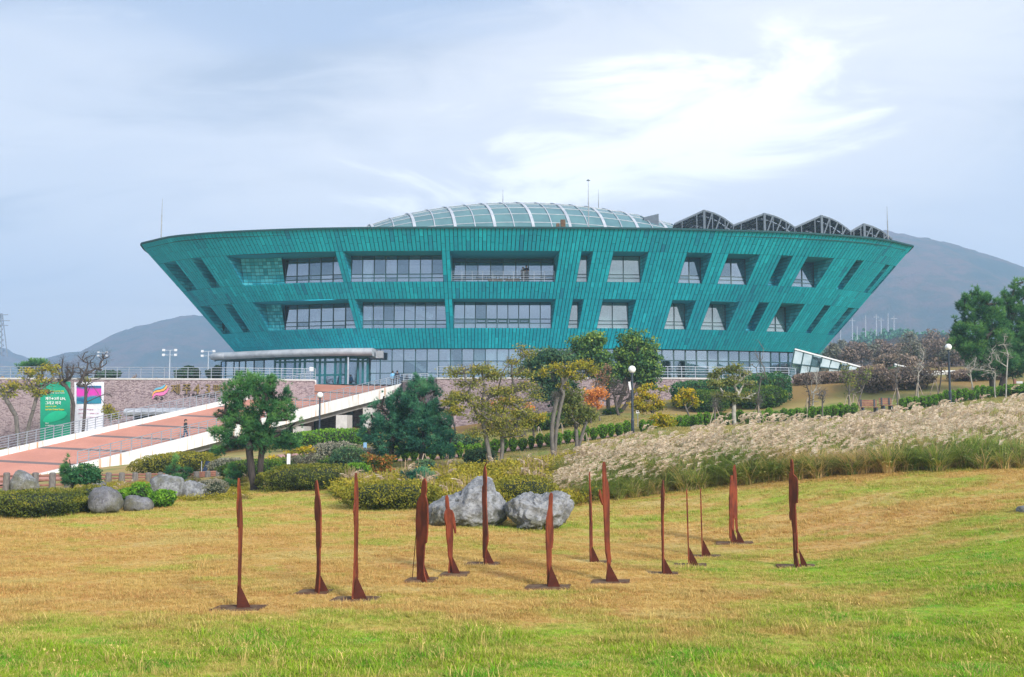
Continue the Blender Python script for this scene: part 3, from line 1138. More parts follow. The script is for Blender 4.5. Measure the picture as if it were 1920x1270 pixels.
def reveal(par, o, gl0, gl1, z0, z1, tl=np.zeros(2)):
    """jambs, head and sill between the skin and the glass line, clad in horizontal copper strips"""
    a, b, v0, v1 = o[0], o[1], o[2], o[3]
    TLp, TRp, BLp, BRp = S(a, v0), S(b, v0), S(a, v1), S(b, v1)
    G0, G1 = np.array([gl0[0], gl0[1], z0]), np.array([gl1[0], gl1[1], z0])
    H0, H1 = np.array([gl0[0] + tl[0], gl0[1] + tl[1], z1]), np.array([gl1[0] + tl[0], gl1[1] + tl[1], z1])
    rv = MB()
    rg = random.Random(int(a * 100))
    nst = 8
    for (o0, o1, i0, i1, s) in ((BLp, TLp, G0, H0, 1), (BRp, TRp, G1, H1, -1)):
        for k in range(nst):
            f0, f1 = k / nst + 0.006, (k + 1) / nst - 0.006
            A, B_ = o0 + (o1 - o0) * f0, o0 + (o1 - o0) * f1
            C, D = i0 + (i1 - i0) * f0, i0 + (i1 - i0) * f1
            nseg = 3
            for m in range(nseg):
                e0, e1 = m / nseg, (m + 1) / nseg
                rv.quad(A + (C - A) * e0, A + (C - A) * e1, B_ + (D - B_) * e1, B_ + (D - B_) * e0, rg.uniform(.15, .8))
        off = np.array([0.03 * -s, 0, 0])
        rv.quad(o0 + off, i0 + off, i1 + off, o1 + off, 0, 1)
    rv.quad(TLp, H0, H1, TRp, 0.5, 0)
    rv.quad(BLp, BRp, G1, G0, 0.3, 0)
    rv.build('reveal', [MT['copper_reveal'], MT['joint']], par)


wlabels = {'C0': 'balcony window', }
for wi, o in enumerate(OPEN):
    a, b, v0, v1, kind, low = o
    BLp, BRp, TLp, TRp = S(a, v1), S(b, v1), S(a, v0), S(b, v0)
    d = (BRp - BLp)[:2]
    wd = np.linalg.norm(d)
    d = d / wd
    n_in = np.array([-d[1], d[0]])
    if n_in[1] < 0:
        n_in = -n_in
    z0, z1 = BLp[2], TLp[2]
    w = empty('window', BLp)
    w.parent = hall
    w.location = tuple(BLp - np.array(hall.location))
    bpy.context.view_layer.update() if False else None
    off = {'slot': 0.5, 'W': 0.2, 'A': .45, 'B': 0.15, 'C': 0.15 if low else 2.0}[kind]
    lean = 0.0
    e0, e1 = BLp[:2] + n_in * off, BRp[:2] + n_in * off
    reveal(w, o, e0, e1, z0, z1, -n_in * lean)
    if kind == 'slot':
        # closed with copper strips at the back of the recess
        bk = MB()
        for k in range(8):
            za, zb = z0 + (z1 - z0) * k / 8 + .02, z0 + (z1 - z0) * (k + 1) / 8 - .02
            bk.quad((*e0, za), (*e1, za), (*e1, zb), (*e0, zb), rnd.uniform(.1, .6))
        bk.build('back_panel', MT['copper_reveal'], w)
    elif kind == 'W':
        nc = 1 if wd < 1.6 else 2
        px = float(proj(BLp)[0])
        rows = [0, .17, .30, 1]
        bl = [(0, nc, 0.0, 1.0)] if rnd.random() < .55 else [(0, nc, 0, .30)]
        glazing(w, e0, e1, z0, z1, nc, rows, bl=bl, seed=wi, lean=lean, mat='glass_clear' if len(bl) and bl[0][3] == 1 else 'glass')
        room(w, e0, e1, z0 + .02, z1, 3.0, 'room_light')
    else:
        if kind == 'A':
            # curved copper wall fills the left of the recess, glazing starts at px 535
            pg = 535
            s_ = np.linspace(0, 1, 400)
            X = e0[None] + (e1 - e0)[None] * s_[:, None]
            xx, _ = proj(np.c_[X, np.full(400, (z0 + z1) / 2)])
            sg = s_[np.argmin(np.abs(xx - pg))]
            gs = e0 + (e1 - e0) * sg
            cw = MB()
            nseg, nr = 10, 8
            rg = random.Random(wi)

            def cpt(f, z):
                p = (e0 - n_in * (off - .15)) * (1 - f) + gs * f + n_in * (0.2 * math.sin(f * PI)) - n_in * .9 * (z - z0) / (z1 - z0)
                return np.array([p[0], p[1], z])
            for r in range(nr):
                for k in range(nseg):
                    za, zb = z0 + (z1 - z0) * r / nr + .02, z0 + (z1 - z0) * (r + 1) / nr - .02
                    cw.quad(cpt(k / nseg + .003, za), cpt((k + 1) / nseg - .003, za), cpt((k + 1) / nseg - .003, zb), cpt(k / nseg + .003, zb),
                            rg.uniform(.4, 1.0))
            cw.build('curved_wall', MT['copper_reveal'], w)
            bw = MB()
            for k in range(nseg):
                p, q_ = cpt(k / nseg, z0), cpt((k + 1) / nseg, z0)
                p[:2] += n_in * .05
                q_[:2] += n_in * .05
                upv = np.array([*(-n_in * .9), z1 - z0])
                bw.quad(p, q_, q_ + upv, p + upv)
            bw.build('wall_backing', MT['joint'], w)
            q, Lg, nn = glazing(w, gs, e1, z0, z1, 5 if not low else 6, [0, .16, .32, .84, 1], seed=wi, lean=lean, topmat=None)
            room(w, gs, e1, z0 + .02, z1, 5.0)
            c0 = gs + (e1 - gs) * .28 + n_in * 1.5
            cm = MB()
            cm.hexa([(c0[0] - 1.0, c0[1], z0), (c0[0] + .2, c0[1], z0), (c0[0] + .2, c0[1] + .6, z0), (c0[0] - 1.0, c0[1] + .6, z0),
                     (c0[0] - 1.0, c0[1], z1), (c0[0] + .9, c0[1], z1), (c0[0] + .9, c0[1] + .6, z1), (c0[0] - 1.0, c0[1] + .6, z1)])
            cm.build('column', MT['room_dark'], w)
            bp = MB()
            m0, m1 = gs + (e1 - gs) * .38 + n_in * .9, e1 + n_in * .9
            bp.slab((*m0, z0), (*m1, z0), (*(m1 + n_in * .03), z0), (*(m0 + n_in * .03), z0), (0, 0, (z1 - z0) * .74))
            bp.build('screen', MT['room_light'], w)
        elif kind == 'B':
            nc = 8
            q, Lg, nn = glazing(w, e0, e1, z0, z1, nc, [0, .16, .30, .86, 1], seed=wi, lean=lean, topmat=None, bl=[(1, 1.8, 0, .8)] if not low else [(0, .8, 0, 1)])
            room(w, e0, e1, z0 + .02, z1, 5.0)
            c0 = e0 + (e1 - e0) * (.30 if not low else .13) + n_in * 1.0
            cm = MB()
            cm.hexa([(c0[0] - .7, c0[1], z0), (c0[0] + .3, c0[1], z0), (c0[0] + .3, c0[1] + .6, z0), (c0[0] - .7, c0[1] + .6, z0),
                     (c0[0] - .6, c0[1], z1), (c0[0] + .9, c0[1], z1), (c0[0] + .9, c0[1] + .6, z1), (c0[0] - .6, c0[1] + .6, z1)])
            cm.build('column', MT['room_dark'], w)
            bp = MB()
            m0, m1 = e0 + (e1 - e0) * .35 + n_in * 1.4, e1 + n_in * 1.4
            bp.slab((*m0, z0), (*m1, z0), (*(m1 + n_in * .03), z0), (*(m0 + n_in * .03), z0), (0, 0, (z1 - z0) * .72))
            bp.build('screen', MT['room_light'], w)
            if low:
                s0 = e0 + (e1 - e0) * .42 + n_in * .8
                s1 = e0 + (e1 - e0) * .82 + n_in * .8
                st = MB()
                st.bar((*s0, z1 - .05), (*s1, z0 + (z1 - z0) * .45), .12, .45, up=(0, 0, 1))
                for k in range(9):
                    f = (k + .5) / 9
                    p = s0 + (s1 - s0) * f
                    zz_ = z1 - .05 + (z0 + (z1 - z0) * .45 - z1 + .05) * f + .2
                    st.box(p[0] - .22, p[0] + .22, p[1], p[1] + .5, zz_, zz_ + .10)
                st.build('staircase', MT['white_paint'], w)
        else:
            nc = 9
            bl = [(0, 2, 0, 1), (2, 9, 0, .2)] if low else [(.6, 2, 0, .86), (2, 6, 0, .16)]
            q, Lg, nn = glazing(w, e0, e1, z0, z1, nc if low else 8, [0, .20, .36, 1] if low else [0, .2, .34, .86, 1], seed=wi, bl=bl, lean=lean, topmat=None)
            room(w, e0, e1, z0 + .02, z1, 5.0)
            # double band of opening lights
            bars = MB()
            for k in range(2, 7 if low else 6):
                a_, b_ = Lg * k / nc + .12, Lg * (k + 1) / nc - .06
                za, zb = z0 + (z1 - z0) * .215, z0 + (z1 - z0) * .345
                for (s0, s1, y0, y1) in ((a_, b_, za, za + .09), (a_, b_, zb - .09, zb), (a_, a_ + .08, za, zb), (b_ - .08, b_, za, zb)):
                    bars.slab(q(s0, y0, .06), q(s1, y0, .06), q(s1, y0, .11), q(s0, y0, .11), (0, 0, y1 - y0))
            bars.build('sash', MT['mullion'], w)
            bp = MB()
            m0, m1 = e0 + (e1 - e0) * .22 + n_in * 1.2, e0 + (e1 - e0) * (.98 if low else .68) + n_in * 1.2
            bp.slab((*m0, z0), (*m1, z0), (*(m1 + n_in * .03), z0), (*(m0 + n_in * .03), z0), (0, 0, (z1 - z0) * (.9 if low else .66)))
            bp.build('screen', MT['room_light'], w)
            if not low:
                BALC = (BLp, BRp, n_in, z0)
                rl = MB()
                p0, p1 = BLp + np.r_[n_in * .25, 0], BRp + np.r_[n_in * .25, 0]
                for k in range(11):
                    p = p0 + (p1 - p0) * k / 10
                    rl.bar(p, p + [0, 0, 1.1], .04)
                for h in (.2, .38, .56, .74, .92, 1.1):
                    rl.bar(p0 + [0, 0, h], p1 + [0, 0, h], .03)
                rl.build('railing', MT['steel'], w)
                bn = MB()
                for f in (.35, .52):
                    p = p0 + (p1 - p0) * f + np.r_[n_in * .9, 0]
                    bn.box(p[0], p[0] + 1.5, p[1], p[1] + .4, z0 + .02, z0 + .42)
                bn.build('bench', MT['rust_base'], w)

# ---------------------------------------------------------------- ground floor
ZF = 6.75


def B_in(u, off):
    p = S(u, 1.0)
    e = (S(u + .1, 1) - S(u - .1, 1))[:2]
    e /= np.linalg.norm(e)
    n = np.array([-e[1], e[0]])
    c = np.array([1.7, 120]) - p[:2]
    if n @ c < 0:
        n = -n
    return p[:2] + n * off


def ub_at(px):
    us = np.linspace(arc[NL_], arc[NL_ + 399], 4000)
    x, _ = proj(S(us, 1.0))
    return float(us[np.argmin(np.abs(x - px))])


gf = empty('window', (0, 0, 0))
gf.parent = hall
gf['label'] = 'curtain wall of the ground floor'
segs = [(668, 712, 2), (712, 756, 2), (756, 800, 2), (800, 844, 2), (844, 888, 2), (888, 932, 2), (932, 976, 2), (976, 1020, 2), (1020, 1064, 2),
        (1064, 1108, 2), (1108, 1152, 2), (1152, 1200, 2), (1200, 1244, 2), (1244, 1288, 2), (1288, 1330, 2), (1330, 1370, 2), (1370, 1410, 2),
        (1410, 1450, 2), (1450, 1484, 2), (1484, 1510, 1), (1510, 1532, 1)]
hl = hall.location
for si, (pa, pb, n) in enumerate(segs):
    ga, gb = B_in(ub_at(pa), .5), B_in(ub_at(pb), .5)
    w = bpy.data.objects.new('window', None)
    COL.objects.link(w)
    w.parent = hall
    w.location = (ga[0] - hl.x, ga[1] - hl.y, ZF - hl.z)
    bl = []
    if si in (0, 5, 6):
        bl = [(0, 1.6, 0, 1)] if si == 0 else [(0, n, 0, 1)]
    elif si in (14, 15, 16, 17):
        bl = [(0.1, n, 0, .75)]
    glazing(w, ga, gb, ZF, ZB, n, [0, .33, .665, 1] if si < 12 else [0, .36, .70, 1], bl=bl, seed=40 + si,
            fw=.09 if si < 12 else .13, mat='glass')
bpy.data.objects.remove(gf)
rm = MB()
pts = [B_in(ub_at(p), 5.0) for p in range(668, 1536, 30)]
for a, b in zip(pts[:-1], pts[1:]):
    rm.quad((*a, ZF), (*b, ZF), (*b, ZB), (*a, ZB))
rm.build('interior', MT['room_light'], hall)
# white stair seen behind the glass, columns
st = MB()
s0, s1 = B_in(ub_at(735), 2.2), B_in(ub_at(815), 2.2)
st.bar((*s0, ZB), (*s1, ZF + .7), .3, .35)
for k in range(12):
    f = (k + .5) / 12
    p = s0 + (s1 - s0) * f
    z = ZB + (ZF + .7 - ZB) * f + .15
    st.box(p[0] - .2, p[0] + .25, p[1], p[1] + 1.2, z, z + .1)
st.build('staircase', MT['white_paint'], hall)
for p in (842, 1010, 1365, 1372, 1436):
    c = B_in(ub_at(p), 1.6)
    MB().cyl((*c, ZF), (*c, ZB), .35, 12).build('column', MT['white_paint'], hall)

# entrance block: curved glazing at the left, teal doors, bullnose canopy
ent = bpy.data.objects.new('entrance', None)
COL.objects.link(ent)
ent.parent = hall
ent.location = (-20 - hl.x, 97 - hl.y, ZF - hl.z)
can = MB()


def canpt(px, off):
    return B_in(ub_at(max(px, 442)), off)


# the canopy line: round nose at the far left, straight run to px 705
line = []
for px in np.linspace(705, 452, 26):
    line.append(canpt(px, -2.0))
nose = line[-1]
for k, a in enumerate(np.linspace(0.15, 1.45, 8)):
    line.append(nose + np.array([-1.9 * math.sin(a), 2.0 * (1 - math.cos(a)) * 1.1]))
line = [np.array(p) for p in line]
zc_ = ZB - .48
nsec = 10
rings = []
for i, p in enumerate(line):
    d = line[min(i + 1, len(line) - 1)] - line[max(i - 1, 0)]
    d /= np.linalg.norm(d)
    n_ = np.array([-d[1], d[0]])
    if n_ @ (np.array([1.7, 120]) - p) > 0:
        n_ = -n_
    rg_ = []
    for a in np.linspace(-PI / 2, PI / 2, nsec):
        rg_.append((p[0] + n_[0] * .6 * math.cos(a), p[1] + n_[1] * .6 * math.cos(a), zc_ + .40 * math.sin(a)))
    inn = p - n_ * 2.6
    rg_.append((inn[0], inn[1], zc_ + .40))
    rg_.append((inn[0], inn[1], zc_ - .40))
    rings.append(rg_)
m_ = nsec + 2
V_ = np.array(rings).reshape(-1, 3)
F_ = [[i * m_ + k, (i + 1) * m_ + k, (i + 1) * m_ + (k + 1) % m_, i * m_ + (k + 1) % m_] for i in range(len(rings) - 1) for k in range(m_)]
can.add(V_, F_)
can.add(V_[:m_], [list(range(m_))])
can.add(V_[-m_:], [list(range(m_))[::-1]])
can.build('canopy', MT['zinc'], ent, smooth=False)
fs = MB()
for i in range(len(rings) - 1):
    a, b = np.array(rings[i][0]), np.array(rings[i + 1][0])
    fs.bar(a - [0, 0, .05], b - [0, 0, .05], .1, .09)
fs.build('canopy_edge', MT['joint'], ent)
zt2 = zc_ - .5
ptsL = [np.array(p) for p in line]
# glazing following the canopy at the far left
gl = []
for px in (528, 508, 490, 474, 462, 452):
    gl.append(canpt(px, -1.0))
gl += [gl[-1] + np.array([-1.0, .35]), gl[-1] + np.array([-1.75, 1.2]), gl[-1] + np.array([-2.1, 2.3])]
gl = gl[::-1]
for a, b in zip(gl[:-1], gl[1:]):
    w = bpy.data.objects.new('window', None)
    COL.objects.link(w)
    w.parent = hall
    w.location = (a[0] - hl.x, a[1] - hl.y, ZF - hl.z)
    glazing(w, a, b, ZF, zt2, 1, [0, .42, 1][0:3], bl=[(0, 1, 0, 1)], seed=int(a[0] * 10), mat='glass')
doors = np.linspace(528, 690, 10)
for k, (pa, pb) in enumerate(zip(doors[:-1], doors[1:])):
    a, b = canpt(pa, -1.0 + .9 * (k > 7)), canpt(pb, -1.0 + .9 * (k > 6))
    w = bpy.data.objects.new('door' if k in (4, 5, 6) else 'window', None)
    COL.objects.link(w)
    w.parent = hall
    w.location = (a[0] - hl.x, a[1] - hl.y, ZF - hl.z)
    glazing(w, a, b, ZF, zt2, 1 if k % 2 else 2, [0, .36, .84, 1] if k in (4, 5, 6) else [0, .88, 1], seed=70 + k, mull='door_frame', fw=.22, mat='glass')
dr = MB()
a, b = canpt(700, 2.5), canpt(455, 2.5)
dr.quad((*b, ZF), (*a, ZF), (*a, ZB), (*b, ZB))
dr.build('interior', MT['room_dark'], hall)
cpole = canpt(662, -1.9)
MB().cyl((*cpole, ZF), (*cpole, zt2 + .2), .10, 10).build('canopy_post', MT['steel'], ent)
sgn = canpt(597, -1.3)
MB().box(sgn[0] - .22, sgn[0] + .22, sgn[1] - .04, sgn[1], ZF + 1.45, ZF + 1.85).build('notice_board', MT['white_paint'], ent)
bx = canpt(716, -.9)
MB().box(bx[0] - .45, bx[0] + .3, bx[1] - .3, bx[1] + .3, ZB - 1.05, ZB - .30).build('wall_box', MT['pole_grey'], ent)

# ---------------------------------------------------------------- glass roof lens
AX = math.radians(14)
ax = np.array([math.cos(AX), math.sin(AX)])
rx = np.array([math.sin(AX), -math.cos(AX)])
DC = np.array([3.6, 118.0])
DA, DW, DZ0, DH = 26.0, 13.0, 22.2, 7.3


def dome(s, t):
    k = math.sqrt(max(0, 1 - s * s))
    xy = DC + ax * s * DA + rx * t * DW * k
    return np.array([xy[0], xy[1], DZ0 + DH * k ** 1.15 * math.sqrt(max(0, 1 - t * t))])


lens = bpy.data.objects.new('glass_roof', None)
COL.objects.link(lens)
lens.parent = hall
lens.location = (DC[0] - hl.x, DC[1] - hl.y, DZ0 - hl.z)
nb = 24
sb = [(-1 + 2 * k / nb) * .985 for k in range(nb + 1)]
tb = [math.sin(a) for a in np.linspace(-1.35, 1.35, 15)]
for i in range(nb):
    for j in range(14):
        c = [dome(sb[i], tb[j]), dome(sb[i + 1], tb[j]), dome(sb[i + 1], tb[j + 1]), dome(sb[i], tb[j + 1])]
        if (c[0] - c[2]) @ (c[0] - c[2]) < .05 or tb[j] < -.5:
            continue
        MB().quad(*c, tone=rnd.random()).build('pane', MT['glass_dome'], lens)
bk = MB()
for i in range(nb):
    for j in range(14):
        if tb[j] < -.5:
            bk.quad(dome(sb[i], tb[j]), dome(sb[i + 1], tb[j]), dome(sb[i + 1], tb[j + 1]), dome(sb[i], tb[j + 1]))
bk.build('rear_glazing', MT['glass_dome'], lens)
for i in range(1, nb):
    rb = MB()
    wide_ = i % 2 == 0
    w2 = .17 if wide_ else .045
    tt = [math.sin(a) for a in np.linspace(-1.5, 1.5, 26)]
    for a, b in zip(tt[:-1], tt[1:]):
        pa, pb = dome(sb[i], a), dome(sb[i], b)
        sx = np.r_[ax * w2, 0]
        up = np.array([0, 0, .10])
        rb.hexa([pa - sx - up * .3, pa + sx - up * .3, pb + sx - up * .3, pb - sx - up * .3, pa - sx + up, pa + sx + up, pb + sx + up, pb - sx + up])
    rb.build('rib', MT['zinc'], lens)
for j in range(15):
    pu = MB()
    p = [dome(s, tb[j]) + [0, 0, .03] for s in sb]
    for a, b in zip(p[:-1], p[1:]):
        pu.bar(a, b, .06)
    pu.build('purlin', MT['zinc'], lens)
MB().quad(*[(DC[0] + dx_, DC[1] + dy_, DZ0 - .6) for dx_, dy_ in ((-24, -12), (24, -12), (24, 12), (-24, 12))]).build('light_well', MT['room_light'], lens)
rgd = MB()
pr = [dome(s, 0) for s in np.linspace(-1, 1, 30)]

# ---------------------------------------------------------------- truss canopies with panels
RC = [(1265, 419, 1320, 394, 1375, 421, 1375), (1375, 422, 1433, 400, 1490, 425, 1490), (1490, 426, 1540, 404, 1595, 433, 1595),
      (1594, 434, 1620, 419.5, 1672, 446, 1672)]
for ri, (xa, ya, xm, ym, xb, yb, _) in enumerate(RC):
    Y = 98.5 + ri * .4
    A_, M_, Z_ = at(xa, ya, Y), at(xm, ym, Y), at(xb, yb, Y)
    prof = [A_ + (M_ - A_) * f for f in np.linspace(0, 1, 5)]
    for f in np.linspace(0, 1, 8)[1:]:
        p = M_ + (Z_ - M_) * f
        p = p + np.array([0, 0, .17 * math.sin(f * PI) * (M_[2] - Z_[2])])
        prof.append(p)
    rc = bpy.data.objects.new('roof_canopy', None)
    COL.objects.link(rc)
    rc.parent = hall
    rc.location = (M_[0] - hl.x, M_[1] - hl.y, M_[2] - hl.z)
    Ld = 9.0
    dv = np.array([.6, 12.0, -.3])
    for k in range(len(prof) - 1):
        sp = MB()
        for m in range(5):
            o0, o1 = dv * (m / 5 + .01), dv * ((m + 1) / 5 - .01)
            a, b = prof[k], prof[k + 1]
            g_ = (b - a) * .03
            sp.slab(a + g_ + o0, b - g_ + o0, b - g_ + o1, a + g_ + o1, (0, 0, .07))
        sp.build('solar_panel', MT['solar'], rc)
    fr = MB()
    for m in range(9):
        o = dv * m / 8
        for k in range(len(prof) - 1):
            fr.bar(prof[k] + o - [0, 0, .10], prof[k + 1] + o - [0, 0, .10], .12 if m == 0 else .07, .14 if m == 0 else .10)
    for k in range(len(prof)):
        fr.bar(prof[k] - [0, 0, .12], prof[k] + dv - [0, 0, .12], .09)
    fr.build('rafter_frame', MT['truss'], rc)
    for k in (1, 3, 4, 6, 9, 11):
        p = prof[min(k, len(prof) - 1)]
        q_ = np.array([p[0], p[1], ZT - 1.0])
        for o in (0, 1):
            MB().bar(p + dv * o * .8, q_ + dv * o * .8 * [1, 1, 0], .24 if k == 4 else .09, up=(0, 1, 0)).build('post', MT['truss'], rc)
    for (k, dxx) in ((4, 0.6), (6, 1.8), (8, 1.6)):
        p = prof[k + 2 if k + 2 < len(prof) else -1]
        q_ = np.array([prof[k][0] - .1, p[1], ZT + .3])
        MB().bar(p, q_, .13).build('strut', MT['truss'], rc)
        MB().bar(p + dv * .5, q_ + dv * .5 * [1, 1, 0], .11).build('strut', MT['truss'], rc)

# masts, vents
for (px, y0, y1, Y, r) in ((304.5, 373, 450, 97, .06), (943, 355, 400, 125, .06), (1103, 337, 440, 104, .06), (1122, 356, 410, 124, .06), (1663, 387, 455, 99, .06)):
    a, b = at(px, y0, Y), at(px, y1, Y)
    a[0], b[0] = a[0], a[0]
    mb = MB().cyl(b, b + (a - b) * .6, r, 8, r1=r).cyl(b + (a - b) * .6, a, r * .75, 8, r1=r * .3)
    if px == 1103:
        mb.cyl(a - [0, 0, .12], a + [0, 0, .05], .22, 10, r1=.05)
    mb.build('lightning_mast', MT['pole_grey'], hall)
for (xa, xb, y0) in ((1043, 1049, 420), (1051, 1060, 413)):
    a, b = at(xa, y0, 96), at(xb, y0, 96)
    MB().box(a[0], b[0], 95.7, 96.4, ZT - 1, a[2]).build('roof_vent', MT['rust_base'], hall)
a, b = at(1207, 403, 112), at(1235, 401, 112)
MB().hexa([(a[0], 112, 24), (b[0], 112, 24), (b[0], 115, 24), (a[0], 115, 24), (a[0], 112, a[2] - .3), (b[0], 112, b[2]), (b[0], 115, b[2]), (a[0], 115, a[2] - .3)]
          ).build('plant_room', MT['truss'], hall)
# ------------------------------------------------------------------ terrace and stone retaining walls
ZTER = ZF
tz = MB()


def wallline(pts, name, label, zt_=ZTER, cat='wall'):
    """stone wall running through plan points, from below the ground to the terrace level"""
    root = empty(name, (pts[0][0], pts[0][1], zt_ - 3), label, cat)
    w, c = MB(), MB()
    for a, b in zip(pts[:-1], pts[1:]):
        a, b = np.array(a, float), np.array(b, float)
        d = (b - a) / np.linalg.norm(b - a)
        n = np.array([-d[1], d[0]])
        if n[1] < 0:
            n = -n
        lo = float(min(gz(*a), gz(*b))) - 1.0
        w.hexa([(*a, lo), (*b, lo), (*(b + n * .6), lo), (*(a + n * .6), lo), (*a, zt_), (*b, zt_), (*(b + n * .6), zt_), (*(a + n * .6), zt_)])
        o = n * .07
        c.hexa([(*(a - o), zt_ + .003), (*(b - o), zt_ + .003), (*(b + n * .66), zt_ + .003), (*(a + n * .66), zt_ + .003),
                (*(a - o), zt_ + .15), (*(b - o), zt_ + .15), (*(b + n * .66), zt_ + .15), (*(a + n * .66), zt_ + .15)])
    w.build('stone_face', MT['stone_wall'], root)
    c.build('coping', MT['coping'], root)
    return root


def xy(px, Y):
    p = at(px, 720, Y)
    return (p[0], p[1])


LW = [xy(-120, 86), xy(200, 87), xy(435, 88), xy(590, 90)]
wl = wallline(LW, 'stone_wall', 'long mauve stone retaining wall behind the ramp carrying two banners and the emblem')
RW = [xy(755, 93), xy(820, 86), xy(1040, 85), xy(1262, 86)]
wr = wallline(RW, 'stone_wall', 'stone retaining wall under the hall terrace, half hidden by the garden trees')
RW2 = [xy(1262, 86), xy(1480, 88), xy(1494, 89)]
wallline(RW2, 'stone_wall', 'low stone wall behind the ivy, ending at a sloped pier by the glass wedge')
terr = MB()
tp_ = [LW[0], LW[1], LW[2], LW[3], xy(592, 98), xy(750, 98), RW[0], RW[1], RW[2], RW[3], RW2[1], RW2[2], (34, 108), (40, 150), (-60, 150), (-60, 90)]
terr.add([(p[0], p[1] + .1, ZTER - .004) for p in tp_], [list(range(len(tp_)))])
tag(terr.build('terrace', MT['concrete']), kind='structure')


def railing(name, label, pts, h, step, rails, post=.055, rail=.035, mat='steel', cat='railing', group=None):
    """posts and rails following 3-D base points; every post is a part"""
    pts = [np.array(p, float) for p in pts]
    root = empty(name, pts[0], label, cat, group)
    seg = np.r_[0, np.cumsum([np.linalg.norm(b - a) for a, b in zip(pts[:-1], pts[1:])])]
    n = max(1, int(round(seg[-1] / step)))
    P_ = np.array(pts)
    proto = None
    for k in range(n + 1):
        s = seg[-1] * k / n
        p = np.array([np.interp(s, seg, P_[:, i]) for i in range(3)])
        if proto is None:
            proto = MB().box(p[0] - post / 2, p[0] + post / 2, p[1] - post / 2, p[1] + post / 2, p[2], p[2] + h).build('post', MT[mat], root)
            p0 = p
        else:
            c = proto.copy()
            COL.objects.link(c)
            c.parent = root
            c.location = tuple(p - p0)
    for r in rails:
        mb = MB()
        for a, b in zip(pts[:-1], pts[1:]):
            mb.bar(a + [0, 0, r * h], b + [0, 0, r * h], rail if r < 1 else rail * 1.5)
        mb.build('rail', MT[mat], root)
    return root


zr = ZTER + .15
railing('terrace_railing', 'steel railing along the top of the long stone wall', [(a, b + .3, zr) for a, b in LW], 1.0, 1.06, [.3, .55, .78, 1])
railing('terrace_railing', 'steel railing on the terrace edge behind the garden trees', [(a, b + .3, zr) for a, b in RW[1:] + RW2[1:]], 1.0, 1.3, [.3, .55, .78, 1])

# ------------------------------------------------------------------ access ramp
A0, A1 = at(110, 880, 66), at(758, 718.5, 95.5)       # near parapet, top edge
F0, F1 = at(-110, 868.5, 66), at(589, 713, 96)       # far parapet, top edge
# run both down to the left beyond the picture
ramp = empty('access_ramp', (A0 + F0) / 2 - [0, 0, .5], 'wide brick paved ramp with white rust streaked parapets rising to the entrance', 'ramp')
NB = 10
PH, PT = .42, .30


def lerp(a, b, t):
    return a + (b - a) * t


ex = -.28
A00, F00 = lerp(A0, A1, ex), lerp(F0, F1, ex)


def inner(a, b, side):
    d = (b - a)[:2] / np.linalg.norm((b - a)[:2])
    n = np.array([-d[1], d[0], 0]) if side > 0 else np.array([d[1], -d[0], 0])
    return n


nA = inner(A0, A1, 1)         # pointing to the far side
nF = inner(F0, F1, -1)
pa = MB().slab(A00 - [0, 0, 1.0], A1 - [0, 0, 1.0], A1 - [0, 0, 1.0] + nA * PT, A00 - [0, 0, 1.0] + nA * PT, (0, 0, 1.0))
pa.build('parapet', MT['parapet_white'], ramp)
pf = MB().slab(F00 - [0, 0, 1.0] + nF * PT, F1 - [0, 0, 1.0] + nF * PT, F1 - [0, 0, 1.0], F00 - [0, 0, 1.0], (0, 0, 1.0))
pf.build('parapet', MT['parapet_white'], ramp)
# girder recessed below the near parapet and dark underside
un = MB()
k0, k1 = A00 + nA * .8 - [0, 0, 1.0], A1 + nA * .8 - [0, 0, 1.0]
m0, m1 = F00 + nF * .8 - [0, 0, 1.0], F1 + nF * .8 - [0, 0, 1.0]
un.hexa([k0 - [0, 0, .55], k1 - [0, 0, .55], m1 - [0, 0, .55], m0 - [0, 0, .55], k0, k1, m1, m0])
un.build('girder', MT['concrete'], ramp)
dkA0, dkA1 = A00 + nA * PT - [0, 0, PH], A1 + nA * PT - [0, 0, PH]
dkF0, dkF1 = F00 + nF * PT - [0, 0, PH], F1 + nF * PT - [0, 0, PH]
# extend to the doors
n_b = 11
t = 0.0
cuts = np.linspace(0, 1, n_b + 1)
for k in range(n_b):
    t0, t1 = cuts[k], cuts[k + 1]
    tb_ = t0 + (t1 - t0) * .13
    for (u0, u1, mt, nm, up) in ((t0, tb_, 'grey_paving', 'paving_band', .004), (tb_, t1, 'brick_paving', 'brick_field', 0)):
        MB().slab(lerp(dkA0, dkA1, u0) - [0, 0, .3], lerp(dkA0, dkA1, u1) - [0, 0, .3], lerp(dkF0, dkF1, u1) - [0, 0, .3], lerp(dkF0, dkF1, u0) - [0, 0, .3],
                  (0, 0, .3 + up)).build(nm, MT[mt], ramp)
# landing in front of the doors
ld = MB()
q0, q1 = dkA1.copy(), dkF1.copy()
e0, e1 = np.array([*xy(815, 100.5), ZF]), np.array([*xy(520, 99), ZF])
ld.quad(q0, e0, e1, q1)
ld.add([q0, (q0[0] + 8, q0[1] - 1.5, ZF), e0], [[0, 1, 2]])
ld.build('landing', MT['brick_paving'], ramp)
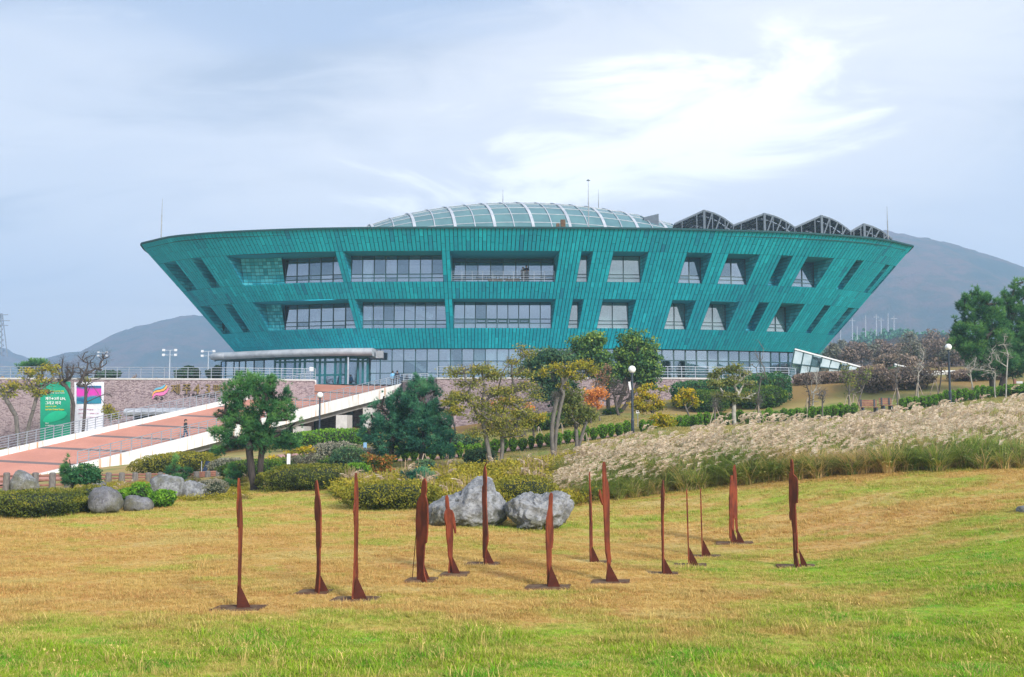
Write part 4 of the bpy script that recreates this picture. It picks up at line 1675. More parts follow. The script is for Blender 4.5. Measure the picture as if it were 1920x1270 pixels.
# piers and rooms under the upper part of the ramp
for px, Y in ((640, 88), (690, 91.5), (560, 85)):
    p = at(px, 800, Y)
    zt_ = 3 + (790 - np.interp(px, [110, 758], [880, 718.5])) * Y / 1800 - 1.5
    MB().box(p[0] - .5, p[0] + .5, p[1], p[1] + 3.0, float(gz(p[0], p[1])) - .5, zt_).build('pier', MT['coping'], ramp)
ug = MB()
p0, p1 = at(560, 800, 94), at(760, 800, 94)
ug.quad((p0[0], 94, 0), (p1[0], 94, 0), (p1[0], 94, 6), (p0[0], 94, 6))
ug.build('undercroft_wall', MT['stone_wall'], ramp)
for a, b in ((566, 592), (650, 662)):
    p0, p1 = at(a, 800, 93.8), at(b, 800, 93.8)
    MB().box(p0[0], p1[0], 93.6, 93.9, 1.0, 4.6).build('undercroft_window', MT['mullion'], ramp)

railing('ramp_railing', 'steel railing on the far parapet of the ramp', [F00 + nF * .15, F1 + nF * .15], .92, .70, [.2, .4, .6, .8, 1])
railing('ramp_railing', 'steel railing on the near rust streaked parapet of the ramp', [lerp(A0, A1, .04) + nA * .15 + [0, 0, 0], A1 + nA * .15, A1 + nA * .15 + np.array([2.4, 1.0, .1])], .88, .85,
        [.2, .4, .6, .8, 1])

# lower grey canopy and dark opening behind the ramp
lc = empty('lower_canopy', at(300, 775, 85.5), 'rounded pale grey canopy over a dark doorway, seen through the ramp railing', 'canopy')
a, b = at(240, 766, 85.2), at(400, 764, 85.6)
r_ = []
sec = [(0.0, .0), (-.55, .02), (-.85, .12), (-1.0, .34), (-.9, .55), (-.6, .68), (0, .70)]
V_, F_ = [], []
for p in (a, b):
    for (dy, dz_) in sec:
        V_.append((p[0], p[1] + dy, p[2] - .70 + dz_))
m_ = len(sec)
F_ = [[k, (k + 1), m_ + k + 1, m_ + k] for k in range(m_ - 1)]
cmb = MB().add(V_, F_)
cmb.add(V_[:m_], [list(range(m_))[::-1]])
cmb.add(V_[m_:], [list(range(m_))])
cmb.build('canopy_shell', MT['zinc'], lc)
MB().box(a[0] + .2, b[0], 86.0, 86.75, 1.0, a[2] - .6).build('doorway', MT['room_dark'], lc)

# ------------------------------------------------------------------ emblem, letters, banners
pm('bronze', (0.30, 0.21, 0.07), (0.20, 0.14, 0.06), scale=3, rough=0.5, metal=0.3)
pm('dark_letter', (0.05, 0.04, 0.04), rough=0.6)
for nm, c in (('sign_blue', (0.13, 0.42, 0.58)), ('sign_orange', (0.85, 0.42, 0.10)), ('sign_pink', (0.70, 0.18, 0.42)), ('banner_green', (0.0, 0.33, 0.20)),
              ('banner_pale_green', (0.0, 0.50, 0.27)), ('banner_white', (0.72, 0.74, 0.84)), ('letter_white', (0.85, 0.88, 0.88)), ('letter_yellow', (0.75, 0.65, 0.06)),
              ('letter_pink', (0.60, 0.20, 0.35)), ('red_badge', (0.60, 0.05, 0.10))):
    pm(nm, c, tuple(v * .92 for v in c), rough=0.7)


def text(body, name, px, py, Y, hpx, mat, parent, depth=.05, align='LEFT', bold=0.0, wpx=None):
    cu = bpy.data.curves.new('tmp_text', 'FONT')
    cu.body = body
    cu.align_x = align
    cu.size = 1.0
    cu.extrude = .04
    cu.offset = bold
    cu.resolution_u = 3
    to = bpy.data.objects.new('tmp_text', cu)
    COL.objects.link(to)
    dg = bpy.context.evaluated_depsgraph_get()
    me = bpy.data.meshes.new_from_object(to.evaluated_get(dg))
    bpy.data.objects.remove(to)
    p = at(px, py, Y)
    n = len(me.vertices)
    co = np.zeros(n * 3)
    me.vertices.foreach_get('co', co)
    co = co.reshape(-1, 3)
    hh = co[:, 1].max() - co[:, 1].min()
    k = hpx * Y / FPX / hh
    kx = k
    if wpx:
        kx = wpx * Y / FPX / (co[:, 0].max() - co[:, 0].min())
    out = np.stack([(co[:, 0] - (co[:, 0].min() if align == 'LEFT' else 0)) * kx, co[:, 2] * depth / .04, (co[:, 1] - co[:, 1].min()) * k], 1)
    o = bpy.data.objects.new(name, me)
    me.vertices.foreach_set('co', out.astype(np.float32).ravel())
    me.materials.clear()
    me.materials.append(MT[mat])
    COL.objects.link(o)
    o.parent = parent
    o.location = tuple(p - np.array(wloc(parent)))
    return o


YW = 86.95


def wy(px):
    return float(np.interp(px, [-120, 200, 435, 590], [86, 87, 88, 90]))


em = empty('wall_emblem', at(300, 740, wy(300) - .1), 'flame like emblem of three curved stripes, blue, orange and pink, on the stone wall', 'emblem')


def swoosh(top, bot, mat, dy):
    mb = MB()
    f = np.linspace(0, 1, len(top))
    tt = [at(x, y, wy(300) - .12 - dy) for x, y in top]
    bb = [at(x, y, wy(300) - .12 - dy) for x, y in bot]
    for k in range(len(tt) - 1):
        mb.slab(bb[k], bb[k + 1], tt[k + 1], tt[k], (0, .10, 0))
    mb.build('stripe', MT[mat], em)


def zc2(pts):
    return [(260 + a / 10.667, 700 + b / 10.667) for a, b in pts]


swoosh(zc2([(295, 345), (340, 300), (400, 285), (450, 275), (500, 240), (520, 225)]), zc2([(297, 362), (340, 335), (400, 322), (455, 315), (505, 285), (522, 250)]), 'sign_blue', 0)
swoosh(zc2([(268, 450), (300, 370), (350, 345), (430, 335), (500, 310), (545, 260), (562, 240)]),
       zc2([(272, 465), (305, 400), (355, 378), (430, 370), (500, 352), (550, 305), (566, 262)]), 'sign_orange', .02)
swoosh(zc2([(272, 500), (300, 420), (350, 392), (420, 385), (500, 372), (560, 335), (590, 290)]),
       zc2([(275, 525), (310, 465), (350, 440), (420, 452), (500, 440), (560, 390), (595, 325)]), 'sign_pink', 0)
text('4·3', 'lettering', 289, 749.5, wy(300) - .08, 5, 'dark_letter', em, wpx=17)
ls = empty('wall_lettering', at(322, 740, wy(350) - .1), 'bronze Korean letters above a small dark line of lettering on the stone wall', 'sign')
for ch, a, b in (('제', 320, 337), ('주', 342, 358), ('4', 363, 374), ('·', 378, 380), ('3', 385, 394), ('평', 399, 413), ('화', 416, 430)):
    text(ch, 'letter', a, 738.5 if ch != '·' else 729, wy(a) - .08, 18 if ch not in '·' else 3, 'bronze', ls, wpx=b - a, bold=.01)
text('Jeju 4·3 Peace Park', 'lettering', 324, 745, wy(360) - .06, 7, 'dark_letter', ls, wpx=84)

bn = empty('event_banner', at(103, 770, wy(100) - .1), 'tall green banner with white and yellow lettering hung on the stone wall', 'banner')
YB = wy(100) - .12
a, b, c, d = at(75, 826, YB), at(132, 824, YB), at(132, 716, YB), at(75.5, 716.5, YB)
bg_ = MB()
NX, NZ = 8, 12
for i in range(NX):
    for j in range(NZ):
        def gp(u, v):
            p = lerp(lerp(a, b, u), lerp(d, c, u), v)
            p[1] += .03 * math.sin(u * 9 + v * 4)
            return p
        bg_.quad(gp(i / NX, j / NZ), gp((i + 1) / NX, j / NZ), gp((i + 1) / NX, (j + 1) / NZ), gp(i / NX, (j + 1) / NZ))
bg_.build('cloth', MT['banner_green'], bn, smooth=True)
yb = YB - .05
isl = [(80, 790), (84, 782), (92, 776), (103, 771), (116, 770), (124, 772), (126, 777), (120, 784), (108, 789), (95, 792), (86, 794)]
mb = MB()
pp = [at(x, y, yb) for x, y in isl]
mb.add(pp, [list(range(len(pp)))[::-1]])
mb.build('island_print', MT['banner_pale_green'], bn)
mb = MB()
c0 = at(87, 735, yb)
mb.add([c0 + [.16 * math.cos(t), 0, .16 * math.sin(t)] for t in np.linspace(0, 2 * PI, 14)[:-1]], [list(range(13))])
mb.build('badge', MT['red_badge'], bn)
for body, px, py, h, mat, w in (('제주4·3 71주년 기념', 92.5, 735, 2.6, 'letter_yellow', 27), ('국제 심포지엄', 92.5, 738, 1.6, 'letter_white', 28),
                                ('제주4·3과 UN,', 85, 751, 6.6, 'letter_white', 38), ('그리고 미국', 85, 759, 6.4, 'letter_white', 29),
                                ('Jeju 4·3, UN', 85, 764.2, 3.0, 'letter_yellow', 20), ('and the United States', 85, 769.4, 3.2, 'letter_yellow', 35),
                                ('일시', 85, 795, 2.6, 'letter_white', 5.5), ('11.20(WED) - 11.21(THU)', 85, 800, 3.0, 'letter_white', 35)):
    text(body, 'lettering', px, py, yb, h, mat, bn, depth=.012, wpx=w, bold=.012)

b2 = empty('exhibition_banner', at(168, 765, wy(170) - .1), 'white banner with a blue and magenta picture panel hung beside the green banner', 'banner')
YB = wy(168) - .12
a, b, c, d = at(139.5, 812, YB), at(194, 806, YB), at(195, 716.5, YB), at(139.5, 717, YB)
b_ = MB()
for i in range(8):
    for j in range(12):
        b_.quad(gp(i / 8, j / 12), gp((i + 1) / 8, j / 12), gp((i + 1) / 8, (j + 1) / 12), gp(i / 8, (j + 1) / 12))
b_.build('cloth', MT['banner_white'], b2, smooth=True)
m, nt, bb_ = newmat('print_panel')
gp_ = N(nt, 'ShaderNodeNewGeometry').outputs['Position']
sx = N(nt, 'ShaderNodeSeparateXYZ')
L(nt, gp_, sx.inputs[0])
n_ = NOISE(nt, gp_, .9, 5, .6, .6)
z0_ = at(168, 737, YB)[2]
bandm = MTH(nt, 'SUBTRACT', 1.0, SST(nt, MTH(nt, 'ADD', MTH(nt, 'ABSOLUTE', MTH(nt, 'SUBTRACT', sx.outputs[2], float(z0_))), MTH(nt, 'MULTIPLY', n_, .7)), .55, .85))
c_ = MIX(nt, SST(nt, n_, .4, .6), (0.01, 0.08, 0.22), (0.02, 0.22, 0.34))
c_ = MIX(nt, bandm, c_, (0.62, 0.04, 0.42))
L(nt, c_, bb_.inputs['Base Color'])
MT['print_panel'] = m
pp = [at(143.5, 757.5, YB - .05), at(190, 757, YB - .05), at(190, 723.5, YB - .05), at(143.5, 724, YB - .05)]
MB().quad(*pp).build('picture_panel', m, b2)
for k, (px, py, w, h) in enumerate(((147, 769, 28, 2), (147, 776, 38, 1.6), (150, 783, 34, 1.4))):
    text(['제주4·3 특별전', '2019.11.1 - 2020.1.31', '기념관 기획전시실'][k], 'lettering', px, py, YB - .05, h, 'letter_pink', b2, depth=.012, wpx=w)

# ------------------------------------------------------------------ glass wedges at the right end of the hall
def wedge(name, label, T0, T1, B0, B1, mid0, mid1, n, thick):
    """sloping glazed box: front face between top line T0-T1 and bottom line B0-B1, glazed roof behind"""
    root = empty(name, B0, label, 'skylight')
    back = np.array([2.0, thick, .15])
    for k in range(n):
        f0, f1 = k / n + .004, (k + 1) / n - .004
        a0, a1 = lerp(B0, B1, f0), lerp(B0, B1, f1)
        c0, c1 = lerp(mid0, mid1, f0), lerp(mid0, mid1, f1)
        t0_, t1_ = lerp(T0, T1, f0), lerp(T0, T1, f1)
        MB().slab(a0, a1, c1, c0, (0, .03, 0)).build('pane', MT['pale_pane' if k % 3 else 'glass_clear'], root)
        MB().slab(c0, c1, t1_, t0_, (0, .03, 0)).build('pane', MT['pale_pane' if (k + 1) % 3 else 'glass_clear'], root)
    fr = MB()
    for k in range(n + 1):
        fr.bar(lerp(B0, B1, k / n), lerp(T0, T1, k / n), .10)
    fr.bar(mid0, mid1, .10)
    fr.build('frame', MT['mullion'], root)
    cp_ = MB()
    cp_.bar(T0 + [0, 0, .06], T1 + [0, 0, .06], .22, .13)
    cp_.build('top_rail', MT['white_paint'], root)
    inn = MB()
    for k in range(n * 3):
        f = (k + .5) / (n * 3)
        inn.bar(lerp(B0, B1, f) + [0, .35, 0], lerp(T0, T1, f) + [0, .35, -.1], .30, .05)
    inn.build('inner_ribs', MT['white_paint'], root)
    bk = MB()
    bk.quad(B0 + back, B1 + back, T1 + back, T0 + back)
    bk.build('rear_face', MT['white_paint'], root)
    return root


Y = 91
wedge('glass_wedge', 'large sloping glass wedge rising against the right foot of the hall', at(1490, 656, Y), at(1645, 698, Y), at(1479, 712, Y), at(1641, 704, Y + .5),
      at(1484, 682, Y), at(1643, 701, Y), 9, 3.5)
wedge('glass_wedge', 'smaller sloping glass wedge behind the dark shrubs further right', at(1677, 684, 94), at(1735, 701, 94), at(1671, 698, 94), at(1732, 706, 94),
      at(1674, 691, 94), at(1733, 703, 94), 4, 3)
pr_ = empty('stone_pier', at(1492, 735, 88.5), 'sloped mauve stone pier beside the foot of the glass wedge', 'pier')
a, b, c, d = at(1478, 742, 88.3), at(1491, 738, 88.3), at(1494, 710, 88.3), at(1482, 708, 88.3)
MB().slab(a - [0, 0, .8], b - [0, 0, .8], c, d, (0, 1.2, 0)).build('shaft', MT['stone_wall'], pr_)
MB().slab(a + [0, -.05, -.8], b + [.1, -.05, -.8], b + [.1, -.05, .05], a + [0, -.05, .05], (0, 1.2, 0)).build('plinth', MT['coping'], pr_)
# low white block wall between hedge and wedge
lw = at(1720, 706, 93), at(1812, 703, 95)
wb = empty('low_wall', lw[0], 'low white louvred parapet wall beyond the grass bank', 'wall')
for k in range(24):
    p = lerp(lw[0], lw[1], k / 24)
    q_ = lerp(lw[0], lw[1], (k + .7) / 24)
    MB().slab(p - [0, 0, .6], q_ - [0, 0, .6], q_ - [0, -.3, .6], p - [0, -.3, .6], (0, 0, .95)).build('panel', MT['coping'], wb)
MB().slab(lw[0] + [0, -.1, .36], lw[1] + [0, -.1, .36], lw[1] + [0, .4, .36], lw[0] + [0, .4, .36], (0, 0, .12)).build('coping', MT['white_paint'], wb)

# ------------------------------------------------------------------ pink path behind the clipped row
HP = [(835, 868, 55.5), (900, 856, 56), (1000, 842, 56.5), (1100, 832, 57.3), (1180, 823, 58), (1300, 812, 60), (1400, 800, 62), (1480, 794, 63), (1560, 788, 64), (1640, 779, 65),
      (1720, 770, 66), (1800, 762, 67.5), (1900, 754, 69)]
pathl = [at(*h)[:2] for h in HP]
pathl = [pathl[0] - (pathl[1] - pathl[0]) * 6] + pathl + [pathl[-1] + (pathl[-1] - pathl[-2]) * 3]
pathl = np.array(pathl)
sg = np.r_[0, np.cumsum(np.linalg.norm(np.diff(pathl, axis=0), axis=1))]
ss = np.linspace(0, sg[-1], 160)
cl = np.stack([np.interp(ss, sg, pathl[:, i]) for i in (0, 1)], 1)
for _ in range(6):
    cl[1:-1] = (cl[:-2] + cl[1:-1] * 2 + cl[2:]) / 4
dd = np.gradient(cl, axis=0)
dd /= np.linalg.norm(dd, axis=1, keepdims=True)
nn_ = np.stack([-dd[:, 1], dd[:, 0]], 1)
mb = MB()
for w0, w1 in ((.55, 1.4), (1.4, 2.3)):
    pa_, pb_ = cl + nn_ * w0, cl + nn_ * w1
    za, zb = gz(pa_[:, 0], pa_[:, 1]) + .05, gz(pb_[:, 0], pb_[:, 1]) + .05
    for k in range(len(cl) - 1):
        mb.quad((*pa_[k], za[k]), (*pa_[k + 1], za[k + 1]), (*pb_[k + 1], zb[k + 1]), (*pb_[k], zb[k]))
tag(mb.build('path', MT['pink_paving']), kind='structure')
HEDGE_LINE = cl
# small bit of plaza paving seen between the lower shrubs
pz = MB()
pp = [at(540, 869, 58), at(610, 869, 58), at(640, 850, 66), at(520, 850, 66)]
pz.quad(*[(p[0], p[1], float(gz(p[0], p[1])) + .05) for p in pp])
pz2 = [(-60, 50), (-22, 50), (-20, 62), (-28, 66), (-60, 64)]
tag(pz.build('plaza', MT['pink_paving']), kind='structure')
lp = MB()
# lower plaza where the ramp starts
P4 = np.array([[-70, 52], [-27, 50], [-27, 64], [-70, 66]], float)
for i in range(12):
    for j in range(4):
        def lpp(u, v):
            p = (P4[0] * (1 - u) + P4[1] * u) * (1 - v) + (P4[3] * (1 - u) + P4[2] * u) * v
            return (p[0], p[1], float(gz(p[0], p[1])) + .06)
        lp.quad(lpp(i / 12, j / 4), lpp((i + 1) / 12, j / 4), lpp((i + 1) / 12, (j + 1) / 4), lpp(i / 12, (j + 1) / 4))
tag(lp.build('plaza', MT['brick_paving']), kind='structure')
# ------------------------------------------------------------------ plants
def unit(v):
    return v / np.maximum(np.linalg.norm(v, axis=-1, keepdims=True), 1e-9)


def leaves(mb, C, size, rng, tone=None, aspect=1.6, nbias=None, bias=0.0):
    """one rhombic leaf per centre"""
    n = len(C)
    if n == 0:
        return
    nr = unit(rng.normal(size=(n, 3)) + (0 if nbias is None else nbias * bias))
    a = unit(np.cross(nr, rng.normal(size=(n, 3))))
    b = np.cross(nr, a)
    s = size * rng.uniform(.6, 1.4, (n, 1))
    V = np.stack([C - a * s * aspect * .5, C + b * s * .5, C + a * s * aspect * .5, C - b * s * .5], 1).reshape(-1, 3)
    F = np.arange(4 * n).reshape(n, 4)
    mb.add(V, F, rng.uniform(0, 1, n) if tone is None else np.clip(tone, 0, 1))


def needles(mb, C, D, Ln, n_per, w, rng, tone):
    n = len(C)
    d = unit(np.repeat(D, n_per, 0) * .9 + rng.normal(size=(n * n_per, 3)) * .55)
    c = np.repeat(C, n_per, 0)
    s = unit(np.cross(d, rng.normal(size=(n * n_per, 3)))) * w / 2
    ln = Ln * rng.uniform(.7, 1.2, (n * n_per, 1))
    V = np.stack([c - s, c + s, c + d * ln], 1).reshape(-1, 3)
    t = np.clip(np.repeat(tone, n_per) + rng.normal(size=n * n_per) * .10, 0, 1)
    mb.add(V, np.arange(3 * n * n_per).reshape(-1, 3), t)


def in_blobs(blobs, n, rng, shell=.35, jitter=0.18):
    """points in ellipsoids [cx,cy,cz,rx,ry,rz], weighted by size; returns points and outward directions"""
    B = np.array(blobs)
    vol = (B[:, 3] * B[:, 4] * B[:, 5]) ** .72
    k = rng.choice(len(B), n, p=vol / vol.sum())
    d = unit(rng.normal(size=(n, 3)))
    r = (shell + (1 - shell) * rng.uniform(0, 1, (n, 1)) ** .5)
    r = r * (1 + rng.normal(size=(n, 1)) * jitter * .5)
    wob = np.array([mnoise.noise((v[0] * 1.8 + kk * 3.1, v[1] * 1.8, v[2] * 1.8)) for v, kk in zip(d, k)])[:, None]
    p = B[k, :3] + d * B[k, 3:6] * r * (1 + wob * .45)
    return p, d, k


def pix_blobs(lst, Y, flat=1.0):
    """(px, py, rx, ry[, dY]) in picture pixels at depth Y -> world ellipsoids"""
    out = []
    for b in lst:
        yy = Y + (b[4] if len(b) > 4 else 0)
        c = at(b[0], b[1], yy)
        rx_, rz = b[2] * yy / FPX, b[3] * yy / FPX
        out.append((c[0], c[1], c[2], rx_, max(rx_ * .9, rz * .8) * flat, rz))
    return out


def grow(trunk, targets, rng, step=.35, droop=0.0):
    """branching skeleton: every target is joined to the nearest existing node; returns nodes, parents"""
    nodes = [np.array(t, float) for t in trunk]
    par = [-1] + list(range(len(trunk) - 1))
    base = nodes[0]
    T = sorted(targets, key=lambda t: np.linalg.norm(t - nodes[-1]) * .6 + np.linalg.norm(t - base) * .4)
    for t in T:
        A = np.array(nodes)
        dv = t - A
        dist = np.linalg.norm(dv, axis=1)
        pen = np.maximum(0, A[:, 2] - t[2]) * 1.2          # do not branch downwards
        low = (np.arange(len(A)) < max(1, len(trunk) * .45)) * 3.0
        PD = np.array([nodes[i] - nodes[max(par[i], 0)] for i in range(len(nodes))])
        PD[0] = (0, 0, 1)
        cosang = (unit(PD) * unit(dv)).sum(1)
        j = int(np.argmin(dist * (1 + .9 * (1 - cosang)) + pen + low))
        L_ = dist[j]
        m = max(1, int(L_ / step))
        a = nodes[j]
        pj = j
        side = rng.normal(size=3) * L_ * .035
        for k in range(1, m + 1):
            f = k / m
            q = a + (t - a) * f + side * math.sin(f * PI) + np.array([0, 0, (0.05 - droop) * L_ * math.sin(f * PI)]) + rng.normal(size=3) * .006 * L_ * (f < 1)
            nodes.append(q)
            par.append(pj)
            pj = len(nodes) - 1
    return np.array(nodes), np.array(par)


def skeleton_mesh(mb, nodes, par, r_base, tip=.006, expo=2.3, sides=5, maxr=None):
    n = len(nodes)
    acc = np.zeros(n)
    kids = np.bincount(par[par >= 0], minlength=n)
    acc[kids == 0] = 1
    for i in range(n - 1, 0, -1):
        acc[par[i]] += acc[i]
    r = tip + (r_base - tip) * (acc / acc[0]) ** (1 / expo)
    i = np.arange(1, n)
    big = r[i] > .05
    for sel, sd in ((big, 8), (~big, sides)):
        ii = i[sel]
        if len(ii):
            mb.tubes(nodes[par[ii]], nodes[ii], np.minimum(r[par[ii]], r[ii] * 1.5), r[ii], sd, caps=False)
    return r


def twigs(mb, nodes, idx, rng, n, ln, r=.004):
    ii = rng.choice(idx, n)
    p = nodes[ii]
    d = unit(rng.normal(size=(n, 3)) + np.array([0, 0, .7]))
    q = p + d * ln * rng.uniform(.4, 1.2, (n, 1))
    mb.tubes(p, q, r, r * .5, 3)
    p2 = p + (q - p) * .6
    q2 = p2 + unit(d + rng.normal(size=(n, 3)) * .7) * ln * .5
    mb.tubes(p2, q2, r * .7, r * .4, 3)


def trunk_pts(b, t, n=7, bend=.1, rng=RNG):
    b, t = np.array(b, float), np.array(t, float)
    L_ = np.linalg.norm(t - b)
    s = rng.normal(size=3) * bend * L_
    s[2] = 0
    return [b + (t - b) * f + s * math.sin(f * PI) * (1 if k else 0) for k, f in enumerate(np.linspace(0, 1, n))]


def tree(label, base, Y, blobs, kind, seed, n_leaf=4000, leaf=.09, bark='bark_grey', r=.12, top=None, ntar=70, twig=0, twl=.35,
         group=None, cat='tree', name='tree', trunks=None, shell=.3, bark_sides=4, mat='broadleaf', sink=.05, needle=None, tipr=.008, clump=None):
    """base pixel on the ground at depth Y; blobs in pixels; kind 'leaf' | 'pine' | 'bare'"""
    rng = np.random.default_rng(seed)
    bp = at(base[0], base[1], Y)
    gb = float(gz(bp[0], bp[1]))
    root = empty(name, (bp[0], bp[1], gb), label, cat, group)
    B = pix_blobs(blobs, Y)
    tr = MB()
    allb = []
    trs = trunks or [(base[0], base[1], top[0] if top else blobs[0][0], top[1] if top else blobs[0][1])]
    tg, _, kk = in_blobs(B, ntar, rng, .1)
    tg = list(tg) + [np.array(b[:3]) for b in B]
    tw_nodes = []
    # split targets between trunks by distance to the trunk top
    tops = [at(t[2], t[3], Y) for t in trs]
    own = [int(np.argmin([np.linalg.norm(x - tp) for tp in tops])) for x in tg]
    for ti, t in enumerate(trs):
        b0 = at(t[0], t[1], Y)
        b0[2] = float(gz(b0[0], b0[1])) - sink
        b0 += [0, ti * .06, 0]
        tp = tops[ti]
        tp = b0 + (tp - b0) * 1.0
        pts = trunk_pts(b0, tp, 8, .04, rng)
        nodes, par = grow(pts, [x for x, o in zip(tg, own) if o == ti], rng, .4)
        rr = r * (1 if ti == 0 else .85)
        skeleton_mesh(tr, nodes, par, rr, tipr, sides=bark_sides)
        # root flare
        tr.tubes([b0 - [0, 0, .1]], [b0 + [0, 0, .22]], rr * 1.55, rr * 1.0, 8)
        kids = np.bincount(par[par >= 0], minlength=len(nodes))
        tips = np.where((kids == 0) | (np.arange(len(nodes)) > len(pts) + 3))[0]
        if twig:
            twigs(tr, nodes, tips, rng, twig, twl)
        tw_nodes.append(nodes[tips])
    tr.build('trunk', MT[bark], root, smooth=True)
    if kind == 'leaf':
        cr = MB()
        if clump:
            nc_, cs = clump
            cc, cd, ck = in_blobs(B, nc_, rng, shell)
            k = rng.integers(0, nc_, n_leaf)
            C = cc[k] + rng.normal(size=(n_leaf, 3)) * cs * np.array([1, 1, .6])
            D = cd[k]
            tc_ = rng.uniform(-.22, .22, nc_)[k]
        else:
            C, D, k = in_blobs(B, n_leaf, rng, shell)
            tc_ = 0
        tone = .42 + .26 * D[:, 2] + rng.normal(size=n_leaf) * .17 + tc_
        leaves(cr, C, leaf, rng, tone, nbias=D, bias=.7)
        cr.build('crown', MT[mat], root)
    elif kind == 'pine':
        cr = MB()
        C, D, k = in_blobs(B, int(n_leaf * 1.9), rng, shell)
        nz = np.array([mnoise.noise((c[0] * 1.6, c[1] * 1.6, c[2] * 1.6 + seed)) for c in C])
        keep = nz > -.20
        C, D, nz = C[keep], D[keep], nz[keep]
        Dn = unit(D + np.array([0, 0, .7]))
        tone = .34 + .32 * D[:, 2] + nz * .65 + (rng.normal(size=len(B)) * .07)[k][keep] + rng.normal(size=len(C)) * .07  # light tops and dark undersides of the tufts are put into the colour
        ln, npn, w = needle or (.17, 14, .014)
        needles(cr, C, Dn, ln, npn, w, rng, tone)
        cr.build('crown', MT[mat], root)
    return root


def bush(label, px, py, Y, w, h, d=None, n=1500, leaf=.05, mat='hedge', seed=1, name='shrub', cat='shrub', group=None, core='core',
         boxy=2.6, base=None, lumps=.12, dens=None, rz=0.0, vase=0):
    """clipped or rounded shrub: px,py = pixel of the ground contact centre at depth Y, w,h in pixels"""
    rng = np.random.default_rng(seed)
    p = at(px, py, Y)
    g0 = float(gz(p[0], p[1])) if base is None else base
    W, H = w * Y / FPX / 2, h * Y / FPX
    Dp = d or W * .8
    root = empty(name, (p[0], p[1], g0), label, cat, group)
    dr = unit(rng.normal(size=(n, 3)))
    e = boxy
    k = (np.abs(dr) ** e).sum(1, keepdims=True) ** (-1 / e)
    q = dr * k
    lum = np.array([mnoise.noise((v[0] * 2.3 * W / 1 + seed, v[1] * 2.3, v[2] * 2.3)) for v in dr])[:, None]
    q = q * (1 + lum * lumps * 2) * (1 - rng.uniform(0, 1, (n, 1)) ** 2.2 * .28 + rng.uniform(0, .06, (n, 1)))
    cz_, hz_ = H * .52, H * .50
    if vase:
        q[:, :2] *= (1 - vase * np.clip(.3 - q[:, 2:3], 0, 1.3) / 1.3)
    C = q * [W, Dp, hz_] + [0, 0, cz_]
    gl = gz(C[:, 0] * math.cos(rz) - C[:, 1] * math.sin(rz) + p[0], C[:, 0] * math.sin(rz) + C[:, 1] * math.cos(rz) + p[1]) - g0
    C[:, 2] += gl
    cr_, sr_ = math.cos(rz), math.sin(rz)
    C = np.stack([C[:, 0] * cr_ - C[:, 1] * sr_, C[:, 0] * sr_ + C[:, 1] * cr_, C[:, 2]], 1)
    mb = MB()
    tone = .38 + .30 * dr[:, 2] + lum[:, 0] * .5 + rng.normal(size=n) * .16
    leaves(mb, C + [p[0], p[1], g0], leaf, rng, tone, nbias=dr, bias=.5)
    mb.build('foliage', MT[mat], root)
    # dark closed core added inside the leaf shell to block see-through
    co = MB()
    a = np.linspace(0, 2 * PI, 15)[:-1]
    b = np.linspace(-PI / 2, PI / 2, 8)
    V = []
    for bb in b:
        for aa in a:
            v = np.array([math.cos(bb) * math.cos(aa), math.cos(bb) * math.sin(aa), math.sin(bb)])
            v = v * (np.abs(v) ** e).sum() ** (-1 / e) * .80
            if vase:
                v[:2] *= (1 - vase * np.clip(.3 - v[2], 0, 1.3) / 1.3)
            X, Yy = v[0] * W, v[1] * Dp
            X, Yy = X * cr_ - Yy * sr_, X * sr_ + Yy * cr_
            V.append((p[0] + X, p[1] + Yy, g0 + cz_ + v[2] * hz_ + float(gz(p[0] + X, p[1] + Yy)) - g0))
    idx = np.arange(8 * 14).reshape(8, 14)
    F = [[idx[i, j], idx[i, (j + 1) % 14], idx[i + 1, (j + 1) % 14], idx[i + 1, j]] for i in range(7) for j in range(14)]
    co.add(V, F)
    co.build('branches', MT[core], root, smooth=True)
    return root


# ---- pines
PN = 'pine_tree'
tree('round crowned pine with twin trunks standing alone in front of the ramp', (482, 924), 40,
     [(450, 728, 30, 20), (485, 722, 34, 20), (520, 735, 28, 20), (440, 752, 28, 16), (480, 760, 40, 26), (530, 765, 28, 22), (425, 775, 22, 13), (455, 795, 36, 22),
      (505, 795, 40, 26), (545, 800, 22, 26), (420, 812, 24, 13), (450, 825, 34, 15), (500, 828, 40, 18), (540, 828, 22, 16), (450, 708, 7, 11), (468, 706, 6, 10), (510, 712, 7, 9),
      (412, 845, 14, 9)],
     'pine', 101, n_leaf=3600, mat='needles', bark='bark_pine', r=.15, name=PN, trunks=[(477, 926, 462, 790), (487, 926, 508, 770)], ntar=50, shell=.25,
     needle=(.17, 15, .016))
tree('dense bluish pine with rounded tiers in front of the upper ramp', (738, 868), 49,
     [(715, 765, 22, 16), (745, 755, 28, 18), (700, 790, 24, 16), (735, 790, 36, 22), (765, 780, 24, 24), (690, 812, 18, 12), (720, 820, 34, 18), (760, 818, 34, 22), (735, 842, 36, 13), (720, 743, 6, 8), (748, 737, 6, 9)],
     'pine', 102, n_leaf=3000, mat='needles_blue', bark='bark_pine', r=.15, name=PN, trunks=[(728, 872, 738, 780)], ntar=36, shell=.45, needle=(.165, 15, .018))
